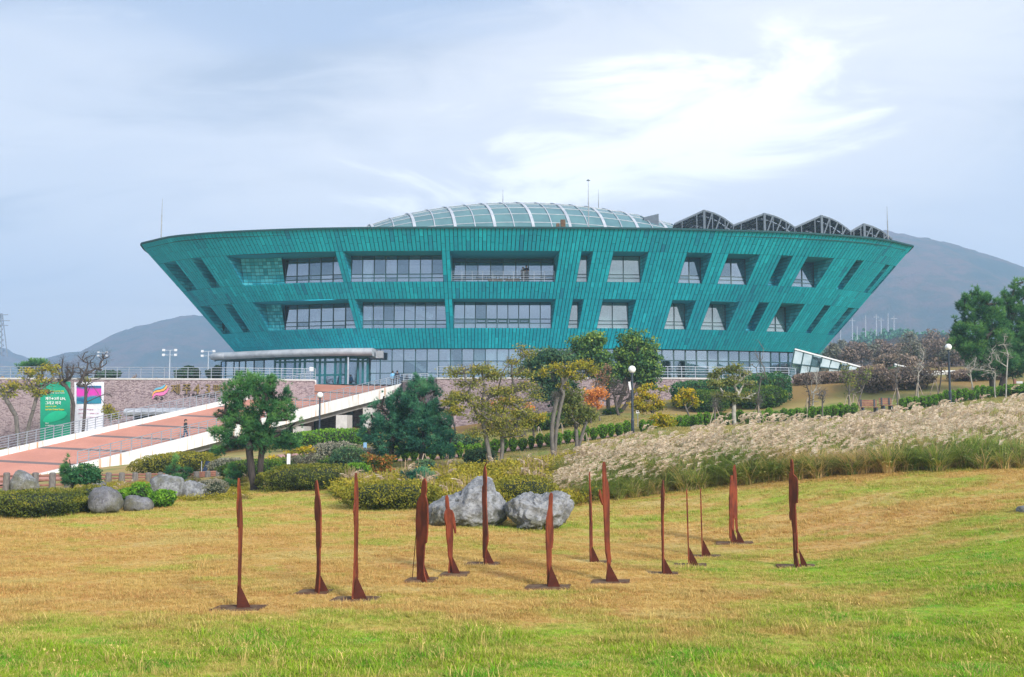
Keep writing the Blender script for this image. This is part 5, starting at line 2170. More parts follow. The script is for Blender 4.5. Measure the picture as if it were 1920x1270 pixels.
tree('taller dark pine directly right of the bluish pine, its tip against the glazing', (785, 885), 48,
     [(785, 728, 20, 18), (805, 738, 22, 16), (770, 748, 18, 14), (815, 762, 24, 20), (790, 770, 30, 22), (825, 790, 24, 20), (795, 800, 36, 22), (830, 815, 24, 20), (800, 832, 40, 20),
      (835, 842, 22, 14), (770, 825, 20, 16), (780, 712, 5, 10), (808, 716, 5, 10), (800, 724, 5, 8)],
     'pine', 103, n_leaf=3600, mat='needles_blue', bark='bark_pine', r=.15, name=PN, trunks=[(787, 890, 798, 770)], ntar=40, shell=.45, needle=(.165, 15, .018))
tree('big bushy pine at the right edge with upturned branch tips, left one of the group', (1862, 742), 70,
     [(1835, 575, 20, 26), (1815, 590, 12, 18), (1860, 600, 26, 26), (1800, 615, 14, 14), (1825, 625, 28, 22), (1865, 640, 32, 26), (1795, 640, 14, 10), (1825, 655, 30, 16), (1870, 675, 32, 20), (1840, 680, 24, 14),
      (1827, 548, 7, 12), (1810, 560, 5, 10), (1800, 572, 5, 10), (1850, 560, 7, 12), (1868, 570, 8, 12), (1790, 600, 6, 7), (1788, 628, 5, 6), (1845, 702, 24, 8)],
     'pine', 104, n_leaf=4200, mat='needles', bark='bark_pine', r=.22, name=PN, trunks=[(1862, 745, 1850, 640)], ntar=40, shell=.3, needle=(.26, 13, .028))
tree('tallest pine cut off by the right edge of the view', (1905, 742), 72,
     [(1900, 550, 14, 16), (1925, 555, 20, 20), (1890, 570, 16, 14), (1905, 590, 26, 22), (1935, 600, 26, 26), (1895, 620, 26, 22), (1925, 640, 34, 26), (1895, 660, 28, 20), (1930, 680, 36, 20), (1900, 695, 26, 12), (1905, 532, 5, 9), (1918, 530, 6, 8),
      (1884, 552, 5, 8)],
     'pine', 105, n_leaf=3800, mat='needles', bark='bark_pine', r=.22, name=PN, trunks=[(1874, 744, 1905, 640)], ntar=36, shell=.3, needle=(.26, 13, .028))
# tiny young pines at the left
for k, (label, px, py, Y, bl) in enumerate([
        ('knee high young pine with candle like shoots in front of the log fence', 132, 925, 36, [(130, 862, 6, 8), (122, 880, 8, 8), (138, 884, 8, 6), (118, 898, 6, 8), (132, 900, 10, 10)]),
        ('low spreading young pine behind the flat topped boulder', 332, 900, 42, [(330, 862, 4, 10), (322, 880, 14, 6), (345, 884, 16, 7), (310, 886, 10, 5), (336, 894, 18, 5)]),
        ('slender young pine beside the first rust figure', 438, 905, 41, [(438, 876, 7, 7), (430, 886, 7, 6), (444, 892, 8, 8), (428, 905, 8, 5), (440, 908, 10, 6)]),
        ('small round pine at the left end of the terrace behind the green banner', 66, 720, 100, [(50, 688, 16, 8), (70, 684, 18, 10), (84, 690, 12, 7)])]):
    tree(label, (px, py), Y, bl, 'pine', 120 + k, n_leaf=260 if Y < 90 else 500, mat='needles', bark='bark_pine', r=.03 if Y < 90 else .15, name='young_pine', cat='pine', ntar=8,
         needle=(.16, 12, .014) if Y < 90 else (.3, 14, .05), top=(bl[0][0], bl[0][1]))
tree('tiny blue pine just behind the rust figure with the walking stick', (790, 905), 38, [(770, 905 - 18, 16, 8), (790, 890, 20, 10), (805, 896, 12, 8), (780, 898, 18, 8)], 'pine', 131, n_leaf=300,
     mat='needles_blue', bark='bark_pine', r=.04, name='young_pine', cat='pine', ntar=8, top=(785, 888))

# ---- broadleaf trees along the hall
tree('evergreen tree with a bright round top, left of the two tall evergreens at the wall', (1142, 778), 76,
     [(1098, 648, 26, 20), (1115, 640, 22, 16), (1090, 668, 22, 14), (1118, 668, 28, 18), (1135, 690, 26, 16), (1145, 712, 18, 14), (1128, 705, 18, 10)],
     'leaf', 141, n_leaf=9000, leaf=.14, mat='broadleaf', bark='bark_dark', r=.16, ntar=50, top=(1140, 720), clump=(420, .22))
tree('taller rounded evergreen tree behind the left lamp post on the slope', (1157, 776), 77,
     [(1190, 645, 30, 22), (1170, 665, 26, 18), (1210, 665, 28, 22), (1195, 680, 40, 20), (1222, 692, 18, 16), (1180, 700, 30, 18), (1210, 705, 26, 14), (1215, 722, 16, 8)],
     'leaf', 142, n_leaf=12000, leaf=.14, mat='broadleaf', bark='bark_dark', r=.18, ntar=50, trunks=[(1153, 776, 1180, 700), (1162, 776, 1205, 690)], clump=(520, .22))
tree('dusky evergreen tree at the stone wall behind the tall forked trunk', (1045, 790), 74,
     [(1030, 665, 32, 14), (1010, 680, 26, 16), (1055, 675, 30, 16), (1025, 700, 34, 18), (1050, 720, 26, 18), (1020, 735, 22, 20), (1050, 745, 22, 16), (990, 690, 16, 12)],
     'leaf', 143, n_leaf=8500, leaf=.14, mat='broadleaf_dark', bark='bark_dark', r=.18, ntar=60, top=(1038, 710), clump=(420, .22), twig=200, twl=.5)
tree('large spreading tree with olive and yellow autumn leaves and a forked trunk in the garden', (938, 875), 47,
     [(860, 697, 26, 8), (900, 693, 30, 9), (880, 720, 30, 9), (925, 705, 28, 9), (940, 735, 40, 10), (870, 745, 34, 9), (905, 760, 34, 10), (975, 700, 26, 8), (985, 725, 28, 9), (960, 755, 34, 10),
      (905, 782, 30, 9), (940, 790, 40, 11), (985, 775, 26, 9), (960, 812, 30, 10), (925, 808, 26, 9), (1000, 745, 18, 8), (888, 812, 20, 8), (960, 680, 18, 7), (978, 655, 14, 8), (848, 703, 12, 5), (990, 665, 20, 6)],
     'leaf', 144, n_leaf=12000, leaf=.062, mat='autumn_olive', bark='bark_grey', r=.11, ntar=150, trunks=[(921, 877, 905, 790), (938, 874, 938, 800)], clump=(900, .17), twig=900, twl=.35, shell=.1)
tree('tall slim tree with a pale forked trunk and thin yellow upper foliage', (1038, 862), 51,
     [(1075, 688, 22, 8), (1095, 685, 24, 8), (1062, 700, 16, 10), (1110, 695, 16, 6), (1080, 705, 22, 8), (1060, 725, 12, 8), (1020, 700, 10, 8), (1045, 690, 12, 8)],
     'leaf', 145, n_leaf=3300, leaf=.065, mat='autumn', bark='bark_grey', r=.115, ntar=60, trunks=[(1038, 862, 1045, 745), (1040, 862, 1062, 720)], clump=(240, .14), twig=350, twl=.4, shell=.1)
tree('small crooked tree with green hanging foliage right of the pale forked trunk', (1083, 848), 53,
     [(1075, 745, 22, 14), (1065, 765, 22, 14), (1090, 770, 26, 16), (1105, 775, 14, 12), (1075, 790, 22, 8), (1058, 750, 12, 10)],
     'leaf', 146, n_leaf=4200, leaf=.08, mat='pale_leaf', bark='bark_grey', r=.10, ntar=50, trunks=[(1081, 848, 1078, 790), (1084, 848, 1100, 790)], clump=(240, .14), twig=120, shell=.15)
tree('small maple with glowing orange leaves in front of the stone wall', (1108, 800), 71,
     [(1112, 738, 18, 9), (1125, 735, 14, 8), (1105, 750, 14, 8), (1118, 757, 10, 8), (1132, 740, 8, 6), (1100, 757, 8, 6)],
     'leaf', 147, n_leaf=1500, leaf=.10, mat='orange_leaf', bark='bark_dark', r=.06, ntar=30, clump=(150, .16), name='maple_tree')
tree('sparse reddish sapling between the two evergreens and the forked trunk', (1125, 790), 72,
     [(1118, 700, 14, 12), (1135, 708, 12, 14), (1120, 722, 14, 10), (1140, 690, 10, 8)], 'leaf', 148, n_leaf=420, leaf=.09, mat='russet', bark='bark_grey', r=.05, ntar=30, twig=160, twl=.5)
tree('bare grey tree with dark trunk between the lamp post and the evergreens', (1160, 778), 74,
     [(1150, 725, 20, 20), (1170, 735, 24, 20), (1185, 745, 18, 16), (1140, 745, 14, 12)], 'bare', 149, bark='bark_dark', r=.10, ntar=90, twig=900, twl=.55, tipr=.010)
tree('small tree with bright yellow leaf clusters right of the first slope lamp', (1222, 802), 61,
     [(1205, 735, 13, 8), (1218, 745, 16, 8), (1195, 752, 14, 8), (1210, 765, 22, 8), (1235, 760, 14, 8), (1190, 760, 10, 6), (1245, 730, 12, 7), (1215, 725, 10, 5)],
     'leaf', 150, n_leaf=3000, leaf=.085, mat='yellow_leaf', bark='bark_grey', r=.08, ntar=50, top=(1228, 750), clump=(150, .13), twig=160, shell=.1)
tree('dwarf yellow tree low behind the reed plumes, below the bright yellow clusters', (1245, 822), 55,
     [(1240, 785, 16, 9), (1255, 792, 16, 8), (1232, 800, 12, 8), (1250, 806, 14, 6)], 'leaf', 151, n_leaf=1800, leaf=.08, mat='yellow_leaf', bark='bark_grey', r=.05, ntar=24, clump=(110, .12))
tree('small tree with thin orange yellow crown between the yellow tree and the ivy block', (1292, 800), 60,
     [(1280, 745, 14, 8), (1298, 748, 12, 9), (1270, 755, 12, 8), (1290, 735, 16, 6), (1302, 755, 8, 8)], 'leaf', 152, n_leaf=1700, leaf=.085, mat='yellow_leaf', bark='bark_grey', r=.06, ntar=40,
     clump=(110, .12), twig=200, trunks=[(1296, 800, 1285, 762)])
tree('pale leaved tree with a stout white trunk in front of the ivy block', (1378, 802), 60,
     [(1350, 697, 14, 6), (1375, 690, 18, 9), (1395, 700, 16, 10), (1345, 720, 20, 8), (1375, 715, 22, 10), (1405, 722, 16, 8), (1355, 742, 20, 8), (1385, 745, 26, 9), (1340, 705, 10, 5), (1408, 745, 14, 8)],
     'leaf', 153, n_leaf=4800, leaf=.08, mat='pale_leaf', bark='bark_pale', r=.13, ntar=80, top=(1377, 755), clump=(330, .13), twig=250, shell=.1)
tree('yellowing sapling between the dark pine and the olive autumn tree', (862, 792), 66,
     [(845, 755, 14, 8), (855, 770, 14, 9), (840, 775, 10, 8), (850, 740, 8, 6)], 'leaf', 154, n_leaf=1500, leaf=.09, mat='autumn', bark='bark_dark', r=.06, ntar=30, clump=(110, .13), twig=80)
tree('golden low tree under the branches of the large spreading tree', (1000, 812), 60,
     [(1000, 785, 26, 8), (985, 795, 20, 8), (1015, 782, 14, 7), (935, 770, 20, 8), (975, 775, 16, 8)], 'leaf', 155, n_leaf=3000, leaf=.085, mat='autumn', bark='bark_dark', r=.07, ntar=40, clump=(200, .13))
tree('small red and olive tree above the clipped row, centre of the garden', (985, 810), 66,
     [(972, 768, 12, 6), (925, 757, 9, 6), (990, 762, 12, 7), (945, 752, 12, 7)], 'leaf', 156, n_leaf=420, leaf=.09, mat='orange_leaf', bark='bark_dark', r=.05, ntar=20, clump=(60, .13), twig=50)

# left trees against the wall
tree('tree with sparse mustard leaves at the left edge in front of the stone wall', (42, 846), 78,
     [(20, 725, 24, 10), (60, 700, 30, 12), (95, 690, 20, 9), (50, 725, 28, 10), (85, 715, 26, 10), (15, 740, 22, 8), (75, 735, 24, 8), (0, 735, 14, 10), (105, 700, 12, 6)],
     'leaf', 160, n_leaf=2000, leaf=.11, mat='autumn', bark='bark_grey', r=.17, ntar=110, trunks=[(40, 846, 30, 780), (46, 846, 62, 770)], clump=(260, .16), twig=320, twl=.6, shell=.1)
tree('nearly bare dark tree in front of the white banner', (146, 838), 79,
     [(125, 690, 20, 24), (165, 680, 24, 20), (180, 690, 24, 22), (150, 700, 30, 24), (195, 668, 18, 10), (160, 720, 20, 14), (205, 740, 16, 12), (120, 715, 14, 14), (165, 660, 10, 10)],
     'bare', 161, bark='bark_dark', r=.15, ntar=110, trunks=[(140, 836, 138, 760), (150, 836, 160, 755)], twig=900, twl=.6, tipr=.009)
tree('low twiggy bush tree with mustard leaves between the white banner and the emblem', (215, 806), 82,
     [(205, 768, 12, 8), (212, 780, 12, 6), (160, 712, 8, 6)], 'leaf', 162, n_leaf=700, leaf=.11, mat='autumn', bark='bark_grey', r=.05, ntar=30, clump=(60, .15), twig=120, twl=.5)
for k, (px, w, label) in enumerate([(352, 22, 'dark flat topped tree behind the terrace railing, left one of the pair'), (407, 17, 'dark flat topped tree behind the terrace railing, right one of the pair')]):
    tree(label, (px, 722), 112, [(px, 700, w, 8), (px - w * .4, 705, w * .7, 8), (px + w * .5, 702, w * .6, 8), (px + 2, 692, w * .5, 5)], 'leaf', 165 + k, n_leaf=2600, leaf=.28, mat='broadleaf_dark',
         bark='bark_dark', r=.2, ntar=12)
tree('dim low tree behind the terrace railing near the far floodlight mast', (205, 722), 118, [(205, 702, 24, 6), (195, 708, 20, 6)], 'leaf', 168, n_leaf=1200, leaf=.3, mat='broadleaf_dark', bark='bark_dark', r=.15, ntar=10)

# ---- saplings with stakes on the right slope
SAP = [
    ('thin bare sapling with a dark trunk, first one right of the ivy block', 1516, 790, 63.5, [(1512, 712, 10, 26), (1518, 745, 9, 20)], 'bark_dark', 0),
    ('pale slim sapling just right of the dark trunked sapling', 1528, 790, 64, [(1530, 715, 9, 24), (1526, 740, 10, 20)], 'bark_pale', 0),
    ('waist high bare sapling in front of the second gap of the clipped row', 1543, 796, 60, [(1543, 742, 8, 16)], 'bark_grey', 0),
    ('tall sapling with a few yellow leaves and crossed stakes in front of the glass wedge', 1592, 785, 65, [(1585, 700, 12, 24), (1592, 725, 12, 24)], 'bark_grey', 260),
    ('leaning bare tree left of the benches', 1603, 783, 65.5, [(1615, 705, 18, 12), (1605, 725, 14, 18), (1630, 695, 14, 6)], 'bark_grey', 220),
    ('tall thin bare tree right behind the benches', 1683, 768, 68, [(1684, 665, 9, 30), (1680, 700, 14, 26)], 'bark_grey', 0),
    ('slender pale sapling between the benches and the second slope lamp', 1722, 760, 70, [(1726, 670, 9, 26), (1722, 700, 9, 20)], 'bark_pale', 0),
    ('dark trunked tree with brown leaves just left of the second slope lamp', 1755, 757, 71, [(1752, 680, 14, 14), (1742, 692, 14, 10), (1765, 688, 12, 12)], 'bark_dark', 300),
    ('white stemmed bare tree in front of the big pines, left one', 1830, 738, 68, [(1828, 680, 8, 18), (1845, 690, 12, 12), (1818, 690, 8, 14)], 'bark_pale', 0),
    ('white stemmed bare tree in front of the big pines, tallest one', 1886, 742, 67, [(1884, 640, 9, 24), (1875, 660, 12, 20), (1890, 665, 8, 20)], 'bark_pale', 0),
    ('white stemmed bare tree with a slanting side branch under the big pines', 1866, 744, 68, [(1860, 670, 12, 18), (1850, 695, 22, 8), (1866, 700, 8, 12)], 'bark_pale', 0),
    ('very thin sapling held by a tripod of stakes above the reeds', 1422, 806, 60, [(1422, 752, 6, 12)], 'bark_grey', 0),
    ('thin sapling with small tripod stakes left of the white trunked tree', 1342, 812, 58, [(1342, 760, 5, 18)], 'bark_grey', 0),
    ('bare sapling rising in front of the hall windows, left of the ivy corner', 1424, 790, 72, [(1424, 665, 9, 22), (1418, 690, 14, 18), (1430, 700, 10, 20)], 'bark_grey', 0),
]
for k, (label, px, py, Y, bl, bk_, nl) in enumerate(SAP):
    t_ = tree(label, (px, py), Y, bl, 'leaf' if nl else 'bare', 200 + k, n_leaf=nl, leaf=.09, mat='pale_leaf' if k < 5 else 'brown_twig', bark=bk_, r=.05, ntar=34, twig=130, twl=.45, tipr=.008,
              name='sapling', cat='sapling', top=(bl[-1][0], bl[-1][1]), clump=(40, .14) if nl else None)
    if k in (0, 3, 4, 5, 6, 7, 11, 12):
        p = np.array(wloc(t_))
        hh = 1.5 if k < 11 else 1.2
        for j in range(3):
            a = j * 2.1 + k
            q = p + [.55 * math.cos(a), .55 * math.sin(a), 0]
            q[2] = float(gz(q[0], q[1])) - .05
            MB().tubes([q], [p + [.05 * math.cos(a), .05 * math.sin(a), hh]], .025, .022, 6).build('stake', MT['stake'], t_)
# tripod stakes with short saplings on the middle lawn
for k, (px, py, Y, label) in enumerate([(795, 872, 47, 'low tripod of stakes under the dark pine'), (1010, 805, 64, 'low tripod of pale stakes above the clipped row, left one'),
                                        (1052, 800, 66, 'low tripod of pale stakes above the clipped row, behind the forked trunk'), (1098, 828, 54, 'low tripod of stakes right of the crooked tree')]):
    p = at(px, py, Y)
    g0 = float(gz(p[0], p[1]))
    t_ = empty('tree_stakes', (p[0], p[1], g0), label, 'tree stake')
    for j in range(3):
        a = j * 2.1 + k * .4
        q = np.array([p[0] + .4 * math.cos(a), p[1] + .4 * math.sin(a), g0 - .05])
        MB().tubes([q], [[p[0] + .03 * math.cos(a), p[1], g0 + .75]], .022, .02, 6).build('stake', MT['stake'], t_)

# ---- clipped row of arborvitae along the path
cl = HEDGE_LINE
px_, _ = proj(np.c_[cl, gz(cl[:, 0], cl[:, 1])])
sg = np.r_[0, np.cumsum(np.linalg.norm(np.diff(cl, axis=0), axis=1))]
s_start, s_end = np.interp(742, px_, sg), np.interp(1925, px_, sg)
protos = []
pos = []
s = s_start
k = 0
while s < s_end:
    c = np.array([np.interp(s, sg, cl[:, 0]), np.interp(s, sg, cl[:, 1])])
    pxx = float(proj(np.array([c[0], c[1], 1.5]))[0])
    step_ = .54
    s += step_ * random.uniform(.92, 1.1)
    if 1178 < pxx < 1192 or 1608 < pxx < 1692 or (1750 < pxx < 1756):
        continue
    pos.append(c)
for k, c in enumerate(pos):
    z = float(gz(*c))
    if k < 5:
        b = bush('round topped green arborvitae bush in the clipped row along the pink path', *[float(v) for v in proj(np.array([c[0], c[1], z]))], c[1], 17.5 + k * .6, 30 - k * .6, n=900, leaf=.055, mat='hedge_bright', seed=300 + k,
                 name='arborvitae', cat='shrub', group='arborvitae bushes clipped in a row along the pink path', lumps=.07, boxy=2.4, vase=.6, core='core_brown')
        protos.append(b)
    else:
        copy_tree(protos[k % 5], (c[0], c[1], z - .02), random.uniform(0, 6), scale=(random.uniform(.9, 1.12), random.uniform(.9, 1.12), random.uniform(.85, 1.1)))

# ---- ivy block and big clipped hedges below the hall
bush('tall block of dark ivy covering a wall, larger left half', 1325, 742, 80, 122, 46, d=1.4, n=9000, leaf=.10, mat='ivy', seed=320, name='ivy_block', boxy=6, base=float(at(1325, 742, 80)[2]), lumps=.05)
bush('tall block of ivy with paler crest, right half beside the pier', 1435, 744, 80, 84, 50, d=1.6, n=6500, leaf=.10, mat='ivy', seed=321, name='ivy_block', boxy=6, base=float(at(1435, 746, 80)[2]), lumps=.05)
bush('clipped dark green hedge below the ivy, left one with bare lower stems', 1328, 778, 77, 74, 38, d=1.4, n=5200, leaf=.085, mat='hedge', seed=322, name='hedge', boxy=3, lumps=.06)
bush('clipped dark green hedge below the ivy, right rounded one', 1428, 772, 77.5, 88, 38, d=1.6, n=5600, leaf=.085, mat='hedge', seed=323, name='hedge', boxy=3, lumps=.06)
# brown hedge line and thicket by the wedges
bush('long brown beech hedge in front of the glass wedge', 1560, 736, 86, 130, 20, d=.9, n=6000, leaf=.11, mat='brown_twig', seed=325, name='hedge', boxy=6, core='core_brown', lumps=.04, rz=-.12)
bush('brown leafless thicket behind the benches, left clump', 1640, 752, 80, 70, 44, d=2.2, n=3800, leaf=.11, mat='brown_twig', seed=326, name='thicket', boxy=2.4, core='core_brown')
bush('brown leafless thicket behind the benches, right clump', 1705, 748, 80, 80, 36, d=2.2, n=3800, leaf=.11, mat='brown_twig', seed=327, name='thicket', boxy=2.4, core='core_brown')
bush('dark green bush clump in front of the smaller glass wedge', 1690, 719, 86, 62, 26, d=1.8, n=3600, leaf=.11, mat='broadleaf_dark', seed=328, name='shrub')
bush('olive shrub at the lower tip of the large glass wedge', 1650, 722, 86, 40, 22, d=1.5, n=2000, leaf=.11, mat='dusty', seed=329, name='shrub')
bush('brown bramble bank below the big pines', 1840, 726, 82, 110, 20, d=2, n=3600, leaf=.11, mat='brown_twig', seed=330, name='thicket', core='core_brown')
bush('bright green bush at the right edge above the reeds', 1912, 742, 68, 36, 20, d=1.2, n=1600, leaf=.07, mat='hedge_bright', seed=331, name='shrub')

# ---- shrubs round the lower garden
SH = [
    ('long low azalea hedge at the left edge below the boulder', 62, 957, 31.5, 172, 44, 1.5, 9500, .04, 'azalea', 3.2),
    ('dark olive azalea hump under the small round topped tree', 170, 945, 33, 66, 44, 1.1, 3000, .04, 'azalea', 2.6),
    ('glossy green shrub with pale new leaves between the left boulders', 262, 935, 34, 40, 44, .6, 1400, .055, 'hedge_bright', 2.2),
    ('glossy green shrub with pale new leaves, right one in front of the flat boulder', 304, 940, 34, 46, 32, .6, 1500, .055, 'hedge_bright', 2.2),
    ('low glossy green shrub with pale new leaves beside the small dark stone', 236, 930, 35, 38, 30, .6, 1200, .055, 'hedge_bright', 2.2),
    ('golden topped azalea hedge in front of the white ramp parapet', 328, 880, 56, 146, 36, 1.5, 8500, .06, 'azalea_gold', 2.6),
    ('round clipped hedge with an even olive top right of the twin trunked pine', 573, 921, 40, 160, 42, 1.5, 11000, .042, 'azalea', 3.4),
    ('olive azalea hedge left of the big boulder', 735, 944, 33, 176, 48, 1.3, 9500, .042, 'azalea_gold', 2.8),
    ('low dark azalea mound between the two big boulders', 985, 945, 34, 112, 52, 1.3, 5200, .042, 'azalea_gold', 2.6),
    ('wide grey green shrub left behind the clipped hedge', 470, 905, 46, 112, 34, 1.2, 4200, .055, 'hedge', 2.4),
    ('low sage green shrub behind the clipped hedge', 560, 890, 50, 120, 26, 1.2, 3600, .055, 'hedge', 2.4),
    ('long bright green hedge under the ramp', 610, 838, 70, 180, 34, 1.6, 7500, .085, 'hedge_bright', 2.6),
    ('hazy grey shrub in front of the bright hedge under the ramp', 625, 868, 58, 100, 34, 1.4, 3200, .07, 'dusty', 2.2),
    ('feathery blue green conifer shrub in the middle of the garden', 652, 882, 48, 66, 44, .9, 2800, .06, 'broadleaf_dark', 2.0),
    ('bright green fern like shrub left of the reddish nandina', 668, 905, 42, 52, 34, .6, 2200, .05, 'hedge_bright', 2.1),
    ('dusty grey shrub behind the nandina', 700, 866, 54, 90, 30, 1.2, 2400, .07, 'dusty', 2.2),
    ('small sage shrub left of the twin trunks', 425, 882, 50, 66, 30, 1.0, 2200, .06, 'dusty', 2.2),
    ('small olive shrub at the end of the log fence', 395, 932, 38, 60, 30, .8, 1600, .05, 'dusty', 2.2),
    ('dark green low shrub below the second dark pine', 795, 880, 45, 46, 22, .7, 1400, .05, 'broadleaf_dark', 2.2),
    ('olive shrub left of the pink paving gap', 860, 832, 62, 80, 26, 1.2, 3000, .07, 'broadleaf_dark', 2.2),
    ('dark shrub at the foot of the big autumn tree', 900, 862, 49, 60, 30, .9, 2000, .06, 'broadleaf_dark', 2.2),
    ('green shrub on the slope behind the forked trunk', 1035, 795, 70, 90, 30, 1.2, 3400, .08, 'hedge', 2.2),
    ('green shrub low against the stone wall near the orange maple', 1085, 790, 72, 70, 30, 1.2, 2600, .08, 'pale_leaf', 2.2),
    ('small dark shrub at the wall foot right of the orange maple', 1148, 775, 76, 36, 12, .7, 700, .08, 'hedge', 2.2),
]
for k, (label, px, py, Y, w, h, d, n, lf, mt, bx_) in enumerate(SH):
    bush(label, px, py, Y, w, h, d=d, n=n, leaf=lf, mat=mt, seed=400 + k, boxy=bx_, lumps=.10)
# orange nandina, forsythia, clipped ball tree
tree('nandina shrub with rusty orange leaves in front of the dark pines', (710, 905), 43, [(698, 862, 16, 9), (718, 868, 18, 9), (730, 860, 12, 8), (700, 880, 16, 8), (722, 885, 16, 8), (690, 856, 10, 6)], 'leaf', 440,
     n_leaf=2200, leaf=.06, mat='nandina', bark='bark_dark', r=.03, ntar=30, name='shrub', cat='shrub', clump=(130, .09))
tree('leggy shrub covered in bright yellow flowers behind the white sign', (560, 882), 50, [(562, 845, 16, 5), (578, 842, 12, 5), (540, 852, 10, 5), (528, 866, 10, 5), (510, 860, 8, 4), (550, 862, 12, 5), (495, 868, 8, 4)], 'leaf', 441,
     n_leaf=1500, leaf=.07, mat='yellow_leaf', bark='bark_dark', r=.03, ntar=50, name='shrub', cat='shrub', clump=(110, .08), twig=120)
tree('small standard tree clipped to a dark dome behind the left hedge', (160, 928), 35, [(160, 887, 26, 18), (145, 892, 16, 12), (176, 892, 16, 12), (160, 900, 26, 9)], 'leaf', 442, n_leaf=4200, leaf=.05,
     mat='ivy', bark='bark_grey', r=.05, ntar=30, trunks=[(168, 930, 162, 890)])
tree('small twiggy bonsai shaped shrub beside the white sign', (578, 880), 47, [(560, 862, 22, 7), (590, 858, 20, 7), (575, 868, 22, 6)], 'leaf', 443, n_leaf=1100, leaf=.05, mat='dusty', bark='bark_dark', r=.04, ntar=40, twig=250, twl=.25,
     name='shrub', cat='shrub')

# ---- trees of the brown wood beyond the right end of the hall
rngw = np.random.default_rng(77)
spots = [(1562, 690, 150, 60, 30), (1590, 692, 140, 52, 34), (1615, 690, 150, 62, 36), (1640, 688, 160, 56, 40), (1665, 690, 150, 60, 42), (1690, 690, 145, 60, 46), (1712, 692, 138, 66, 44),
         (1738, 692, 140, 70, 42), (1762, 692, 132, 72, 50), (1785, 694, 130, 66, 52), (1810, 696, 128, 60, 46), (1650, 684, 190, 62, 40), (1705, 682, 200, 78, 44), (1748, 684, 190, 84, 46), (1600, 684, 210, 56, 36),
         (1578, 684, 230, 60, 30), (1790, 684, 180, 88, 44)]
ORD = ['tree at its left end', 'second from the left', 'third from the left', 'fourth from the left', 'fifth from the left', 'sixth from the left', 'left of the conifer rise', 'under the conifer rise', 'left of the second lamp globe', 'beside the lamp globe', 'nearest the big pines', 'far one above the small wedge', 'tall far one above the thicket', 'tall one near the lamp globe', 'far one under the poles', 'farthest at the hall corner', 'far one behind the pine branches']
lab = ['bare reddish brown tree of the wood beyond the hall, one of many', 'bare greyish brown tree of the wood beyond the hall, one of many']
for k, (px, py, Y, h, w) in enumerate(spots):
    mt = 'brown_twig' if k % 3 else 'dusty'
    h *= .8
    tree((lab[0] if k % 3 else lab[1]).replace('one of many', ORD[k]), (px, py), Y, [(px, py - h * .62, w * .5, h * .28), (px - w * .3, py - h * .45, w * .35, h * .24), (px + w * .3, py - h * .5, w * .35, h * .24), (px, py - h * .85, w * .3, h * .14)],
         'leaf', 500 + k, n_leaf=1500, leaf=.20 * Y / 150, mat=mt, bark='bark_dark', r=.13, ntar=34, twig=260, twl=1.3, tipr=.03,
         group='bare trees of the wood beyond the right end of the hall', sink=2.0)
bush('maroon thicket between the two glass wedges', 1680, 700, 100, 70, 36, d=3, n=2600, leaf=.14, mat='brown_twig', seed=520, name='thicket', core='core_brown')

# far conifer wood and the brown woods at the mountain foot: masses nobody could count
def wood_mass(name, prof, Y, depth, n, size, mat, seed, below=40, narrow=1.0):
    rng = np.random.default_rng(seed)
    P_ = np.array([at(a, b, Y) for a, b in prof])
    base = np.array([at(a, b + below, Y) for a, b in prof])
    x = rng.uniform(P_[0, 0], P_[-1, 0], n)
    top = np.interp(x, P_[:, 0], P_[:, 2])
    bot = np.interp(x, P_[:, 0], base[:, 2])
    yy = rng.uniform(0, 1, n)
    mb = MB()
    # each crown a loose spire or dome of leaf clumps
    crowns = int(n / 90)
    cx = rng.uniform(P_[0, 0], P_[-1, 0], crowns)
    cyy = rng.uniform(0, 1, crowns)
    ct = np.interp(cx, P_[:, 0], P_[:, 2])
    cb = np.interp(cx, P_[:, 0], base[:, 2])
    hgt = (ct - cb)
    topz = cb + hgt * (1 - .75 * (1 - cyy)) + rng.normal(size=crowns) * .6
    k = rng.integers(0, crowns, n)
    f = rng.uniform(0, 1, n)
    H = 9.0 * size
    W = 2.6 * size * narrow
    rad = W * np.sqrt(1 - f ** 2) * rng.uniform(.3, 1, n)
    a = rng.uniform(0, 2 * PI, n)
    C = np.stack([cx[k] + rad * np.cos(a), Y + depth * cyy[k] + rad * np.sin(a), topz[k] - H * (1 - f)], 1)
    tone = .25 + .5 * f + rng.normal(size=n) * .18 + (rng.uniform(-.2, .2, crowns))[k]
    leaves(mb, C, .75 * size, rng, tone)
    fx = np.linspace(P_[0, 0], P_[-1, 0], 40)
    fb = np.interp(fx, P_[:, 0], base[:, 2])
    ft = np.interp(fx, P_[:, 0], P_[:, 2])
    V = []
    for x_, b_, t_ in zip(fx, fb, ft):
        V += [(x_, Y - 4, b_ - 6), (x_, Y - 2, b_ + (t_ - b_) * .1), (x_, Y + depth, b_ + (t_ - b_) * .55), (x_, Y + depth + 12, b_ - 6)]
    idx = np.arange(40 * 4).reshape(40, 4)
    F = [[idx[i, j], idx[i + 1, j], idx[i + 1, j + 1], idx[i, j + 1]] for i in range(39) for j in range(3)]
    o = mb.build(name, MT[mat])
    gm = MB().add(V, F).build('wooded_rise', MT['hill_wood'])
    tag(gm, kind='structure')
    return tag(o, 'far wood', None, kind='stuff')


